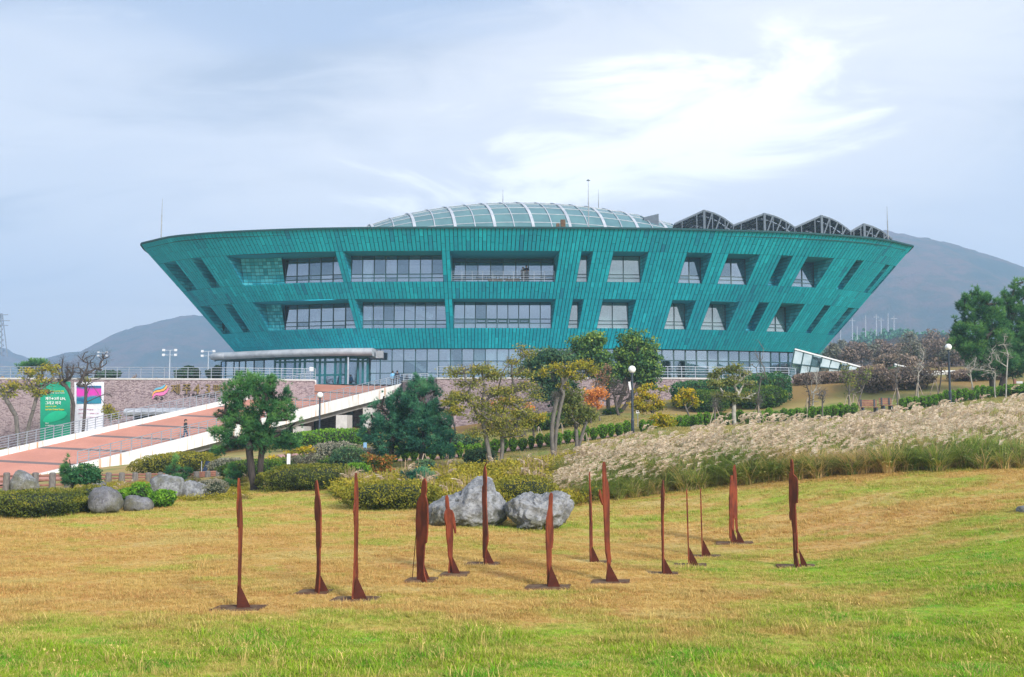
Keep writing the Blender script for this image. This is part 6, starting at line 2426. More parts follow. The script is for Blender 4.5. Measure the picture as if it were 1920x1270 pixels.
wood_mass('conifer_wood', [(1540, 650), (1580, 632), (1620, 628), (1650, 622), (1680, 604), (1700, 602), (1740, 596), (1780, 600), (1820, 610), (1900, 620)], 420, 50, 16000, 1.15, 'needles_blue', 61, below=34, narrow=.9)
wood_mass('brown_wood', [(1530, 680), (1560, 660), (1600, 650), (1640, 652), (1680, 640), (1720, 636), (1760, 628), (1800, 630), (1900, 640)], 260, 60, 17000, .9, 'brown_twig', 62, below=44)
wood_mass('terrace_wood', [(-60, 705), (0, 700), (60, 702), (120, 704), (200, 706), (300, 704), (380, 706), (440, 706)], 170, 20, 5000, .5, 'brown_twig', 63, below=24)
# ------------------------------------------------------------------ rust steel figures on the lawn
def zmap(x0, y0, s):
    return lambda a, b: (x0 + a / s, y0 + b / s)


Z1, Z2, Z3 = zmap(0, 840, 3.692), zmap(560, 880, 5.079), zmap(760, 860, 5.29)
Z4, Z5, Z6 = zmap(980, 850, 4.885), zmap(1220, 840, 5.29), zmap(1440, 840, 5.525)
# (transform, base y, outlines [(y, xl, xr)...] lists, fins [(top),(right foot),(left foot)], slab px x0,x1, sin of the plate angle, label)
FIG = [
    (Z1, 1138, [[(190, 1631, 1635), (240, 1628, 1640), (300, 1629, 1646), (345, 1630, 1651), (400, 1633, 1656), (520, 1640, 1662), (600, 1643, 1662), (800, 1645, 1660), (960, 1645, 1660), (1097, 1642, 1658)],
                [(335, 1625, 1627), (400, 1626, 1631), (520, 1634, 1639), (530, 1636, 1640)]],
     [[(1658, 922), (1741, 1080), (1642, 1100)]], 395, 496, .20, 'thin rust steel figure furthest left on the lawn, on a broad slab'),
    (Z2, 1108, [[(90, 148, 156), (130, 140, 165), (200, 144, 174), (235, 148, 180), (275, 142, 187), (300, 141, 190), (400, 143, 200), (465, 148, 200), (480, 157, 200), (600, 160, 202), (700, 162, 202),
                 (722, 165, 197), (800, 170, 197), (950, 172, 198), (1000, 168, 198), (1100, 162, 195), (1160, 153, 190)]],
     [[(186, 948), (290, 1150), (155, 1160)]], 552, 622, .30, 'rust steel figure with a bulge on its back, in front of the clipped hedge'),
    (Z2, 1121, [[(15, 527, 531), (60, 522, 537), (130, 522, 545), (200, 520, 550), (300, 520, 552), (375, 513, 552), (420, 518, 552), (560, 524, 555), (720, 526, 553), (830, 525, 553)],
                [(830, 525, 536), (1000, 521, 534), (1220, 510, 545)], [(830, 543, 553), (1000, 549, 559), (1040, 549, 560)]],
     [[(550, 988), (656, 1195), (522, 1222)]], 617, 712, .22, 'needle thin rust steel figure with split legs, third from the left'),
    (Z3, 1085, [[(175, 180, 185), (210, 161, 200), (290, 153, 202), (325, 155, 195), (345, 150, 195), (380, 127, 205), (430, 112, 215), (600, 101, 218), (700, 104, 215), (760, 108, 210), (800, 110, 205), (815, 108, 190),
                 (900, 110, 185), (1000, 115, 180), (1100, 118, 185), (1190, 115, 210)]],
     [[(178, 1008), (246, 1186), (205, 1190)]], 757, 820, .46, 'broad rust steel figure leaning on a thin walking stick'),
    (Z3, 1074, [[(345, 405, 412), (370, 396, 420), (450, 398, 428), (480, 404, 432), (510, 390, 450), (560, 385, 462), (600, 392, 466), (650, 404, 466), (720, 405, 468), (780, 410, 468), (850, 421, 465), (940, 425, 463),
                 (1000, 437, 463), (1130, 426, 470)],
                [(500, 446, 456), (540, 455, 474), (600, 462, 486), (650, 468, 492), (700, 482, 497), (742, 490, 499)]],
     [[(465, 948), (549, 1130), (470, 1132)]], 822, 880, .42, 'shorter rust steel figure with a hanging arm, in front of the largest boulder'),
    (Z3, 1055, [[(20, 803, 805), (60, 784, 790), (100, 775, 800), (170, 772, 805), (240, 775, 803), (270, 763, 803), (400, 762, 803), (500, 768, 806), (600, 770, 812), (700, 770, 818), (790, 770, 820), (850, 770, 808),
                 (970, 772, 792), (972, 780, 800), (1030, 779, 800)]],
     [[(805, 863), (886, 1030), (779, 1033)]], 868, 940, .28, 'smooth rust steel figure in front of the right shoulder of the largest boulder'),
    (Z4, 1095, [[(335, 261, 267), (360, 248, 275), (480, 240, 270), (520, 230, 272), (560, 222, 275), (700, 216, 280), (770, 216, 278), (848, 218, 270), (850, 221, 262), (990, 225, 260), (1100, 228, 262), (1195, 228, 270)]],
     [[(257, 988), (346, 1190), (228, 1196)]], 980, 1072, .34, 'stocky rust steel figure crossing the smaller boulder with hollows'),
    (Z4, 1047, [[(130, 617, 620), (250, 616, 622), (330, 615, 630), (480, 616, 633), (580, 618, 636)], [(580, 617, 625), (800, 617, 624), (955, 616, 626)], [(580, 630, 637), (800, 632, 638)]],
     [[(631, 793), (709, 955), (616, 957)]], 1075, 1150, .16, 'hair thin rust steel figure just left of the tall waving figure'),
    (Z4, 1083, [[(35, 748, 758), (60, 743, 767), (180, 742, 771), (220, 744, 784), (300, 743, 795), (420, 745, 798), (500, 750, 797), (600, 752, 797), (760, 757, 795), (870, 763, 800), (945, 776, 808), (1000, 779, 800),
                 (1135, 765, 798)], [(280, 712, 718), (330, 709, 727), (400, 727, 738), (425, 738, 746)]],
     [[(785, 948), (883, 1130), (765, 1138)]], 1103, 1184, .30, 'tallest rust steel figure with a raised bent arm, in front of the reeds'),
    (Z5, 1065, [[(250, 133, 137), (370, 116, 142), (420, 114, 142), (480, 114, 138), (600, 114, 132), (1000, 116, 130), (1190, 116, 130)]],
     [[(120, 1003), (219, 1185), (116, 1190)]], 1205, 1275, .18, 'slim rust steel figure between the tall waving one and the two edge on ones'),
    (Z5, 1047, [[(340, 368, 371), (480, 372, 376), (910, 377, 383), (1088, 378, 388)]],
     [[(381, 908), (474, 1090), (380, 1095)]], 1258, 1328, .03, 'edge on rust steel figure no wider than a rod, left and nearer one of two'),
    (Z5, 1030, [[(330, 505, 509), (500, 508, 514), (830, 512, 517), (1000, 512, 520)]],
     [[(516, 828), (603, 1003), (512, 1006)]], 1283, 1355, .03, 'edge on rust steel figure no wider than a rod, right and further one of two'),
    (Z5, 1008, [[(110, 842, 849), (150, 831, 855), (250, 834, 860), (300, 826, 862), (400, 820, 864), (500, 818, 862), (640, 812, 860)], [(215, 804, 826), (300, 799, 826), (400, 791, 820), (500, 786, 818), (640, 789, 830), (740, 790, 826), (790, 798, 826), (885, 797, 850)],
                [(640, 841, 860), (740, 845, 862), (790, 850, 862)], [(640, 786, 790), (770, 784, 800), (835, 786, 793)]],
     [[(852, 733), (929, 880), (850, 886)], [(810, 738, ), (862, 880), (800, 887)]], 1338, 1415, .42, 'pair like rust steel figure with two fins, on a raised slab near the reeds'),
    (Z6, 1050, [[(50, 266, 272), (80, 260, 283), (180, 259, 285), (200, 249, 284), (240, 245, 320), (300, 241, 325), (400, 238, 323), (495, 238, 317), (500, 238, 298), (600, 243, 300), (700, 258, 302), (800, 266, 305)],
                [(600, 237, 246), (660, 236, 248), (690, 243, 248)], [(800, 266, 284), (970, 268, 285), (1152, 272, 320)], [(800, 293, 306), (970, 295, 308), (1010, 296, 312)]],
     [[(312, 972), (404, 1153), (330, 1157)]], 1450, 1535, .36, 'rust steel figure with a backpack, furthest right on the lawn'),
]
for k, (zf, by, outs, fins, sx0, sx1, sn, label) in enumerate(FIG):
    fx, fy = zf(*fins[0][2])
    Y = 5400 / (by - 790 - 2)
    fp = at(fx, by, Y)
    gzb = float(gz(fp[0], fp[1]))
    root = empty('steel_figure', (fp[0], fp[1], gzb), label, 'sculpture', 'rust steel human silhouettes standing on the lawn')
    cx_ = np.mean([o for o in zf(outs[0][-1][1], 0)[:1]])
    ctr = at(cx_, by, Y)
    view = unit(np.array([ctr[0], ctr[1], 0.0]))
    side = np.array([view[1], -view[0], 0])
    cs = math.sqrt(1 - sn * sn)
    dirp = side * sn + view * cs * (-1 if k % 2 else 1) * .9         # direction of the plate, nearly along the line of sight
    dirp = dirp / (dirp @ side) * 1.0
    nrm_ = unit(np.array([dirp[1], -dirp[0], 0]))
    if nrm_[1] > 0:
        nrm_ = -nrm_

    def pl(px, py):
        """pixel -> point of the vertical plate plane through ctr"""
        d = ray(px, py)
        c0 = ctr - np.array([0, 0, CAMZ])
        t = (c0 @ nrm_) / (d @ nrm_) if abs(d @ nrm_) > 1e-6 else 1
        return d * t + np.array([0, 0, CAMZ])

    def pl2(px, py):
        # lateral offset seen from the camera, stretched along the plate
        s = (px - cx_) * Y / FPX
        z = at(px, py, Y)[2] - at(px, by, Y)[2] + gzb
        return np.array([ctr[0], ctr[1], 0]) + dirp * s + np.array([0, 0, z])
    th = nrm_ * .012
    plate = MB()
    rg = random.Random(k)
    edge_on = sn < .1
    for oi, prof in enumerate(outs):
        if edge_on:
            # real width restored: head, shoulders and legs of a flat figure seen edge on
            H_ = pl2(cx_, zf(0, prof[0][0])[1])[2] - gzb
            hum = [(0, .03), (.04, .07), (.12, .07), (.15, .04), (.19, .15), (.35, .14), (.5, .12), (.75, .08), (1, .07)]
            dv_ = view + side * .035
            L3, R3 = [], []
            tilt = (zf(prof[0][1], 0)[0] - zf(prof[-1][1], 0)[0]) * Y / FPX
            for f, w in hum:
                c = np.array([ctr[0], ctr[1], gzb + H_ * (1 - f)]) + side * tilt * (1 - f)
                L3.append(c - dv_ * w)
                R3.append(c + dv_ * w)
        else:
            dense = []
            for (ya, la, ra), (yb, lb, rb_) in zip(prof[:-1], prof[1:]):
                nseg = max(1, int(abs(yb - ya) / 45))
                for j in range(nseg):
                    f = j / nseg
                    jl, jr = (rg.uniform(-1.0, 1.0), rg.uniform(-1.0, 1.0)) if j else (0, 0)
                    dense.append((ya + (yb - ya) * f, la + (lb - la) * f + jl, ra + (rb_ - ra) * f + jr))
            dense.append(prof[-1])
            L3 = [pl2(*zf(a, y)) for y, a, b in dense]
            R3 = [pl2(*zf(b, y)) for y, a, b in dense]
        n = len(L3)
        V = [p - th for p in L3] + [p - th for p in R3] + [p + th for p in L3] + [p + th for p in R3]
        F = []
        for i in range(n - 1):
            F += [[i, n + i, n + i + 1, i + 1], [2 * n + i, 2 * n + i + 1, 3 * n + i + 1, 3 * n + i],
                  [i, i + 1, 2 * n + i + 1, 2 * n + i], [n + i, 3 * n + i, 3 * n + i + 1, n + i + 1]]
        F += [[0, 2 * n, 3 * n, n], [n - 1, 2 * n - 1, 4 * n - 1, 3 * n - 1]]
        o_ = MB().add(V, F)
        o_.build('plate' if oi == 0 else 'limb', MT['rust'], root)
    for fin in fins:
        tp_, rf, lf = [zf(*q[:2]) for q in fin]
        zt_ = at(tp_[0], tp_[1], Y)[2] - at(tp_[0], by, Y)[2] + gzb
        x0, x1 = (tp_[0] - cx_) * Y / FPX, (rf[0] - cx_) * Y / FPX
        xl = (lf[0] - cx_) * Y / FPX
        o = np.array([ctr[0], ctr[1] - .04, 0])
        e = view * .012
        A = [o + side * xl + [0, 0, gzb], o + side * x1 + [0, 0, gzb], o + side * x0 + [0, 0, zt_], o + side * (x0 + xl) / 2 + [0, 0, gzb + (zt_ - gzb) * .5]]
        V = [a - e for a in A] + [a + e for a in A]
        MB().add(V, [[0, 1, 2, 3], [7, 6, 5, 4], [0, 4, 5, 1], [1, 5, 6, 2], [2, 6, 7, 3], [3, 7, 4, 0]]).build('fin', MT['rust_dark'], root)
    xa, xb = at(sx0, by, Y)[0], at(sx1, by, Y)[0]
    dp = .33
    slabh = .05 if k not in (0, 12) else .07
    hh = MB()
    g4 = [(xa + .03, Y - dp * .6), (xb - .06, Y - dp * .4), (xb, Y + dp * .7), (xa + .10, Y + dp * .62)]
    hh.hexa([(x, y, gzb - .10) for x, y in g4] + [(x, y, gzb + slabh * .45) for x, y in g4])
    hh.build('base_slab', MT['rust_base'], root)
    if k == 3:
        a_, b_ = pl2(*Z3(107, 690)), pl2(*Z3(68, 1200))
        MB().tubes([b_], [a_], .008, .008, 6).build('walking_stick', MT['rust_dark'], root)


# ------------------------------------------------------------------ boulders
def rock(label, outline, Y, depth, mat='rock', seed=1, sub=5, name='boulder', yaw=0.0, rough=.08):
    """outline: silhouette pixels clockwise; the body keeps its own thickness"""
    pts = np.array([at(a, b, Y) for a, b in outline])
    c = np.array([(pts[:, 0].min() + pts[:, 0].max()) / 2, Y, pts[:, 2].min() + (pts[:, 2].max() - pts[:, 2].min()) * .42])
    rel = pts - c
    ang = np.arctan2(rel[:, 2], rel[:, 0])
    rad = np.hypot(rel[:, 0], rel[:, 2])
    o = np.argsort(ang)
    ang, rad = ang[o], rad[o]
    ang = np.r_[ang - 2 * PI, ang, ang + 2 * PI]
    rad = np.r_[rad, rad, rad]
    import bmesh
    bm = bmesh.new()
    bmesh.ops.create_icosphere(bm, subdivisions=sub, radius=1)
    V = np.array([v.co[:] for v in bm.verts])
    F = [[v.index for v in f.verts] for f in bm.faces]
    bm.free()
    a = np.arctan2(V[:, 2], V[:, 0])
    rho = np.hypot(V[:, 0], V[:, 2])
    R = np.interp(a, ang, rad)
    k = rho ** .75
    X = np.stack([k * R * np.cos(a), V[:, 1] * depth, k * R * np.sin(a)], 1)
    nz = np.array([mnoise.noise((v[0] * 2 + seed, v[1] * 2, v[2] * 2)) * 1.0 + mnoise.noise((v[0] * 5 + seed, v[1] * 5, v[2] * 5)) * .5 +
                   abs(mnoise.noise((v[0] * 9 + seed, v[1] * 9, v[2] * 9))) * .9 - abs(mnoise.noise((v[0] * 3.3 + seed, v[1] * 3.3, v[2] * 3.3 + 7))) * 1.6 + mnoise.noise((v[0] * 22 + seed, v[1] * 22, v[2] * 22)) * .2 for v in V])
    # flat facets
    sc = float(np.mean(rad))
    X = X * (1 + nz[:, None] * rough)
    g0 = float(gz(c[0], c[1]))
    root_z = g0
    P_ = X + c
    mb = MB().add(P_, np.array(F))
    ob = mb.build(name, MT[mat], rel=(c[0], c[1], root_z), smooth=True)
    return tag(ob, label, 'boulder' if name == 'boulder' else 'rock')


rock('largest pale grey boulder with a long sloping left side and mossy foot', [(802, 985), (801, 962), (806, 945), (820, 937), (845, 928), (865, 922), (878, 908), (892, 898), (908, 896), (922, 903), (930, 920), (944, 940), (951, 952), (948, 972), (930, 984), (880, 990), (840, 988)],
     28.3, 1.0, seed=3, rough=.085, sub=6)
rock('grey boulder with dark hollows and undercut foot, right of the largest one', [(965, 993), (972, 983), (962, 975), (950, 962), (950, 948), (962, 935), (975, 928), (1000, 925), (1015, 930), (1030, 926), (1050, 920), (1064, 925), (1070, 940), (1072, 952), (1062, 968), (1052, 985), (1040, 992), (1000, 995)],
     27.6, .75, seed=8, rough=.12, sub=6)
rock('dark mossy rounded boulder in front of the clipped dome tree', [(172, 958), (168, 940), (172, 922), (182, 914), (200, 913), (218, 922), (228, 940), (227, 955), (210, 960)], 32, .5, 'rock_dark', 11, 4)
rock('low dark flat stone right of the mossy rounded boulder', [(233, 956), (233, 940), (237, 933), (262, 934), (280, 936), (287, 948), (286, 954), (260, 957)], 33, .4, 'rock_dark', 13, 4)
rock('flat topped grey boulder behind the two bright shrubs', [(290, 930), (282, 912), (284, 898), (298, 891), (320, 893), (342, 898), (342, 912), (336, 935), (312, 938)], 37, .5, 'rock', 17, 4)
rock('low rough grey rock pile right of the flat topped boulder', [(338, 936), (340, 915), (350, 902), (370, 905), (386, 912), (390, 925), (388, 936), (360, 940)], 37.5, .4, 'rock', 19, 4, rough=.2)
rock('upright pointed grey rock standing in the log fence at the far left', [(22, 922), (25, 895), (34, 881), (44, 884), (58, 895), (70, 908), (72, 920), (50, 925)], 44, .5, 'rock', 23, 4)
rock('small rounded stone half hidden under the clipped dome tree', [(176, 915), (176, 906), (186, 902), (196, 905), (197, 914), (186, 917)], 40, .3, 'rock_dark', 29, 3)
rock('small grey stone at the right edge of the lawn', [(1908, 962), (1909, 952), (1918, 949), (1930, 952), (1932, 962), (1920, 965)], 24.2, .2, 'rock', 31, 3)

# ------------------------------------------------------------------ log look fence
pm('log_post', (0.20, 0.18, 0.17), (0.12, 0.11, 0.105), scale=5, rough=.95, bump=.7, stretch=(3, 3, .8))
pm('log_rail', (0.30, 0.14, 0.10), (0.20, 0.09, 0.07), scale=4, rough=.9, bump=.3)
fpx = [-20, 12, 70, 98, 127, 203, 228, 253, 278, 300, 325, 346, 368, 389, 409, 430]
fen = empty('log_fence', at(200, 905, 46), 'low fence of thick grey posts with three red brown rails at the left', 'fence')
fp_ = []
for px in fpx:
    Y = 44 + (px - 12) * .012
    p = at(px, 905, Y)
    g0 = float(gz(p[0], p[1]))
    top = at(px, 886 - max(0, px - 330) * .05, Y)[2]
    if px == 70:
        p = at(66, 905, Y)
    fp_.append((p[0], p[1], g0, top))
    nm = 'post'
    MB().tubes([(p[0], p[1], g0 - .1)], [(p[0], p[1], top - .05)], .155, .145, 10).tubes([(p[0], p[1], top - .05)], [(p[0], p[1], top)], .145, .10, 10).build(nm, MT['log_post'], fen)
for (a, b) in zip(fp_[:-1], fp_[1:]):
    for f in (.22, .52, .80):
        MB().tubes([(a[0], a[1], a[2] + (a[3] - a[2]) * f)], [(b[0], b[1], b[2] + (b[3] - b[2]) * f)], .05, .05, 8).build('rail', MT['log_rail'], fen)

# ------------------------------------------------------------------ slope lamps
def lamp(label, px, ytop, Y, flag=None):
    p = at(px, ytop, Y)
    g0 = float(gz(p[0], p[1]))
    root = empty('street_lamp', (p[0], p[1], g0), label, 'street lamp', 'globe lamps of the garden')
    z = p[2]
    MB().cyl((p[0], p[1], g0 - .1), (p[0], p[1], g0 + .9), .10, 10).cyl((p[0], p[1], g0 + .9), (p[0], p[1], g0 + 1.0), .12, 10, r1=.075).cyl(
        (p[0], p[1], g0 + 1.0), (p[0], p[1], z - .24), .075, 10, r1=.06).build('pole', MT['dark_pole'], root)
    MB().cyl((p[0], p[1], z - .26), (p[0], p[1], z - .16), .11, 10).build('collar', MT['dark_pole'], root)
    r = .225
    V, F = [], []
    for i in range(9):
        for j in range(16):
            t, a = PI * i / 8, 2 * PI * j / 16
            V.append((p[0] + r * math.sin(t) * math.cos(a), p[1] + r * math.sin(t) * math.sin(a), z + r * math.cos(t)))
    for i in range(8):
        for j in range(16):
            F.append([i * 16 + j, (i + 1) * 16 + j, (i + 1) * 16 + (j + 1) % 16, i * 16 + (j + 1) % 16])
    MB().add(V, F).build('globe', MT['globe'], root, smooth=True)
    if flag:
        a, b, c, d = [at(x, y, Y - .1) for x, y in flag]
        MB().slab(a, b, c, d, (0, .03, 0)).build('pennant', MT['white_paint'], root)
    return root


lamp('globe lamp on a dark pole in front of the ramp', 600, 741, 71)
MB_ = None
lamp('globe lamp with a small white plate, in front of the two evergreens', 1185, 693, 56.5, [(1184, 731), (1180.5, 731), (1178, 716), (1182, 716)])
lamp('globe lamp on a dark pole left of the big pines', 1778, 651, 66)
sb_ = empty('lamp_bracket', at(600, 811, 71), 'thin white cross arm fixed across the pole of the ramp lamp', 'bracket')
a, b = at(580, 810, 70.85), at(602, 812, 70.85)
MB().bar(a, b, .07).build('arm', MT['white_paint'], sb_)

# ------------------------------------------------------------------ benches
for (xa, xb, label) in ((1614, 1649, 'brown slatted bench with dark legs, left one of the pair on the pink path'), (1653, 1677, 'brown slatted bench with dark legs, right one nearer the bare tree')):
    Y = 66
    yb = 777 if xa < 1650 else 775
    a, b = at(xa, yb, Y), at(xb, yb, Y)
    g0 = float(gz((a[0] + b[0]) / 2, Y)) + .05
    root = empty('park_bench', ((a[0] + b[0]) / 2, Y, g0), label, 'bench', 'benches on the pink path')
    for k in range(3):
        MB().box(a[0], b[0], Y - .1 + k * .16, Y + .03 + k * .16, g0 + .42, g0 + .46).build('seat_slat', MT['log_rail'], root)
    for k in range(3):
        MB().box(a[0], b[0], Y + .42, Y + .46, g0 + .52 + k * .15, g0 + .64 + k * .15).build('back_slat', MT['log_rail'], root)
    for x in (a[0] + .18, b[0] - .18):
        MB().box(x - .05, x + .05, Y - .1, Y + .46, g0, g0 + .42).box(x - .05, x + .05, Y + .38, Y + .42, g0 + .42, g0 + .98).build('leg', MT['dark_pole'], root)

# ------------------------------------------------------------------ small signs
pm('sign_navy', (0.01, 0.03, 0.08), rough=.5)
pm('sign_sky', (0.22, 0.42, 0.68), rough=.5)


def signboard(name, label, px, pyt, pyb, Y, w, mat, pole=True, yg=None, slant=0, cat='sign'):
    a, b = at(px - w / 2, pyt, Y), at(px + w / 2, pyb, Y)
    g0 = float(gz((a[0] + b[0]) / 2, Y))
    root = empty(name, ((a[0] + b[0]) / 2, Y, g0), label, cat)
    MB().slab((a[0], Y, b[2]), (b[0], Y, b[2]), (b[0] + slant, Y, a[2]), (a[0] + slant, Y, a[2]), (0, .04, 0)).build('board', MT[mat], root)
    if pole:
        MB().cyl(((a[0] + b[0]) / 2, Y + .06, g0 - .05), ((a[0] + b[0]) / 2, Y + .06, a[2]), .025, 8).build('pole', MT['steel'], root)
    return root


signboard('plant_sign', 'narrow white sign on a thin pole between the yellow flowers and the clipped hedge', 541, 851, 871, 46, 6, 'white_paint')
signboard('blue_sign', 'small pale blue and white sign behind the dusty shrubs', 684.5, 830, 842, 60, 6, 'sign_sky')
signboard('info_panel', 'leaning navy blue panel behind the log fence', 377, 865, 905, 52, 7, 'sign_navy', True, slant=.35, cat='panel')
signboard('white_notice', 'upright white board standing under the big pines', 1822, 696, 709, 76, 5, 'white_paint')
signboard('plant_sign', 'tiny white label stake on the slope beside the yellow tree', 1196, 770, 775, 66, 6, 'white_paint')
sp = at(1906, 735, 69)
sg_ = empty('signpost', (sp[0], sp[1], float(gz(sp[0], sp[1]))), 'wooden signpost with one pale arm at the right edge above the reeds', 'signpost')
g0 = float(gz(sp[0], sp[1]))
zt_ = at(1902, 711, 69)[2]
MB().bar((sp[0] - .1, 69, g0), (sp[0] - .1, 69, zt_), .14).build('post', MT['log_rail'], sg_)
MB().box(sp[0], sp[0] + .45, 68.95, 69.0, zt_ - .32, zt_ - .16).build('arm', MT['coping'], sg_)
# pump like white figure stone between benches and reeds
st_ = at(1681, 782, 62)
rock('small white stone between the benches and the reed plumes', [(1676, 785), (1675, 776), (1679, 771), (1684, 772), (1688, 778), (1687, 785)], 61.5, .15, 'coping', 41, 3, name='stone')

# ------------------------------------------------------------------ floodlight masts, pylon, power poles
pm('mast_pale', (0.50, 0.55, 0.62), rough=.5)


def flood(label, px, yt, Y, n, base=722):
    p = at(px, yt, Y)
    zb = at(px, base, Y)[2]
    root = empty('floodlight_mast', (p[0], Y, zb), label, 'floodlight', 'floodlight masts beyond the terrace')
    MB().cyl((p[0], Y, zb - 3), (p[0], Y, p[2]), .14, 8, r1=.07).build('mast', MT['mast_pale'], root)
    for r in range(2):
        z = p[2] - r * .8
        MB().bar((p[0] - 1.0, Y, z), (p[0] + 1.0, Y, z), .08).build('crossarm', MT['mast_pale'], root)
        for k in range(n):
            x = p[0] - 1.0 + 2.0 * k / (n - 1)
            MB().box(x - .22, x + .22, Y - .3, Y - .05, z - .18, z + .2).build('floodlight', MT['white_paint'], root)


flood('tall floodlight mast with four lights, left one near the dark terrace trees', 319, 657, 160, 2)
flood('tall floodlight mast with lights just left of the hall', 391, 659, 165, 2)
flood('dim floodlight mast behind the bare tree by the white banner', 193, 661, 230, 2)
p = at(2, 588, 700)
pyl = empty('power_pylon', at(0, 660, 700), 'lattice power pylon cut by the left edge of the view', 'pylon')
z1, z0 = p[2], at(0, 668, 700)[2]
ly = MB()
for s0, s1 in ((-1, -1), (1, 1)):
    for t0_ in (-1, 1):
        ly.bar((p[0] + s0 * 4, 700 + t0_ * 4, z0), (p[0] + s0 * .6, 700 + t0_ * .6, z1), .5)
for k in range(8):
    f = k / 8
    f1 = (k + 1) / 8
    for t in (-1, 1):
        w0, w1 = 4 - 3.4 * f, 4 - 3.4 * f1
        ly.bar((p[0] - w0, 700, z0 + (z1 - z0) * f), (p[0] + w1, 700, z0 + (z1 - z0) * f1), .35)
        ly.bar((p[0] + w0, 700, z0 + (z1 - z0) * f), (p[0] - w1, 700, z0 + (z1 - z0) * f1), .35)
ly.build('lattice', MT['pole_grey'], pyl)
for zz, w in ((.97, 5), (.83, 6.5), (.72, 5.5)):
    MB().bar((p[0] - w, 700, z0 + (z1 - z0) * zz), (p[0] + w, 700, z0 + (z1 - z0) * zz), .6).build('crossarm', MT['pole_grey'], pyl)
for k, (px, yt, yb) in enumerate([(1598, 597, 628), (1623, 592, 622), (1643, 590, 620), (1607, 612, 628), (1652, 596, 616), (1665, 588, 612), (1676, 593, 610), (1576, 618, 640)]):
    p, q = at(px, yt, 380), at(px, yb + 10, 380)
    root = empty('utility_pole', q, ['pale utility pole nearest the hall corner', 'thin utility pole without crossarm, second from the hall', 'tall pale utility pole with crossarm in the middle of the row', 'short utility pole low between the two tallest', 'utility pole with crossarm right of the middle', 'slim utility pole second from the right of the row', 'rightmost utility pole with crossarm above the conifers', 'lone low utility pole beside the hall edge'][k], 'utility pole', 'utility poles above the far wood')
    MB().tubes([q], [p], .20, .14, 6).build('pole', MT['mast_pale'], root)
    if k % 2 == 0:
        MB().bar((p[0] - 1.2, 380, p[2] - 1.0), (p[0] + 1.2, 380, p[2] - 1.0), .16).build('crossarm', MT['mast_pale'], root)

# ------------------------------------------------------------------ crow on a branch top
pm('crow', (0.012, 0.012, 0.016), rough=.5)
c = at(1706, 633, 110)
crow = empty('crow', c, 'black crow perched on the tip of a bare tree beyond the hall', 'bird')
bd = MB()
prof = [(-.30, .02, .0), (-.18, .05, .01), (-.05, .10, .0), (.08, .11, .02), (.17, .08, .10), (.22, .06, .17), (.28, .055, .19), (.33, .02, .18), (.40, .008, .165)]
bd.path([(c[0] + a, c[1], c[2] + .1 + d) for a, r, d in prof], [r for a, r, d in prof], 8)
bd.build('body', MT['crow'], crow, smooth=True)
MB().add([(c[0] - .1, c[1] - .1, c[2] + .14), (c[0] + .1, c[1] - .1, c[2] + .18), (c[0] - .35, c[1] - .06, c[2] + .06)], [[0, 1, 2]]).build('wing', MT['crow'], crow)
MB().tubes([(c[0] + .02, c[1], c[2] - .12), (c[0] + .06, c[1], c[2] - .12)], [(c[0] + .02, c[1], c[2] + .05), (c[0] + .06, c[1], c[2] + .05)], .012, .012, 5).build('legs', MT['crow'], crow)
perch = at(1706, 640, 110)
pt = empty('tree', (perch[0], 110.5, 12), 'slender bare tree whose tip carries the crow', 'tree')
gp0 = np.array([c[0] + .03, c[1], c[2] - .12])
gb = at(1712, 692, 110)
rng = np.random.default_rng(5)
tg = [gp0] + [at(1706 + rng.normal() * 9, 655 + rng.normal() * 9, 110 + rng.normal()) for _ in range(30)]
nodes, par = grow(trunk_pts(gb - [0, 0, 1.5], at(1709, 668, 110), 6, .03, rng), tg, rng, .4)
tm = MB()
skeleton_mesh(tm, nodes, par, .10, .018)
tm.build('trunk', MT['bark_dark'], pt)

# ------------------------------------------------------------------ people
pm('skin', (0.50, 0.30, 0.22), rough=.6)
pm('hair', (0.015, 0.012, 0.012), rough=.7)
pm('cloth_black', (0.015, 0.017, 0.022), (0.03, 0.03, 0.04), scale=8, rough=.9)
pm('cloth_navy', (0.015, 0.02, 0.045), (0.03, 0.035, 0.06), scale=8, rough=.9)
pm('cloth_jeans', (0.05, 0.12, 0.22), (0.03, 0.08, 0.16), scale=8, rough=.9)
pm('cloth_sky', (0.22, 0.52, 0.80), (0.16, 0.42, 0.70), scale=8, rough=.9)
pm('cloth_grey', (0.16, 0.17, 0.20), rough=.9)
pm('shoe', (0.05, 0.05, 0.06), rough=.6)


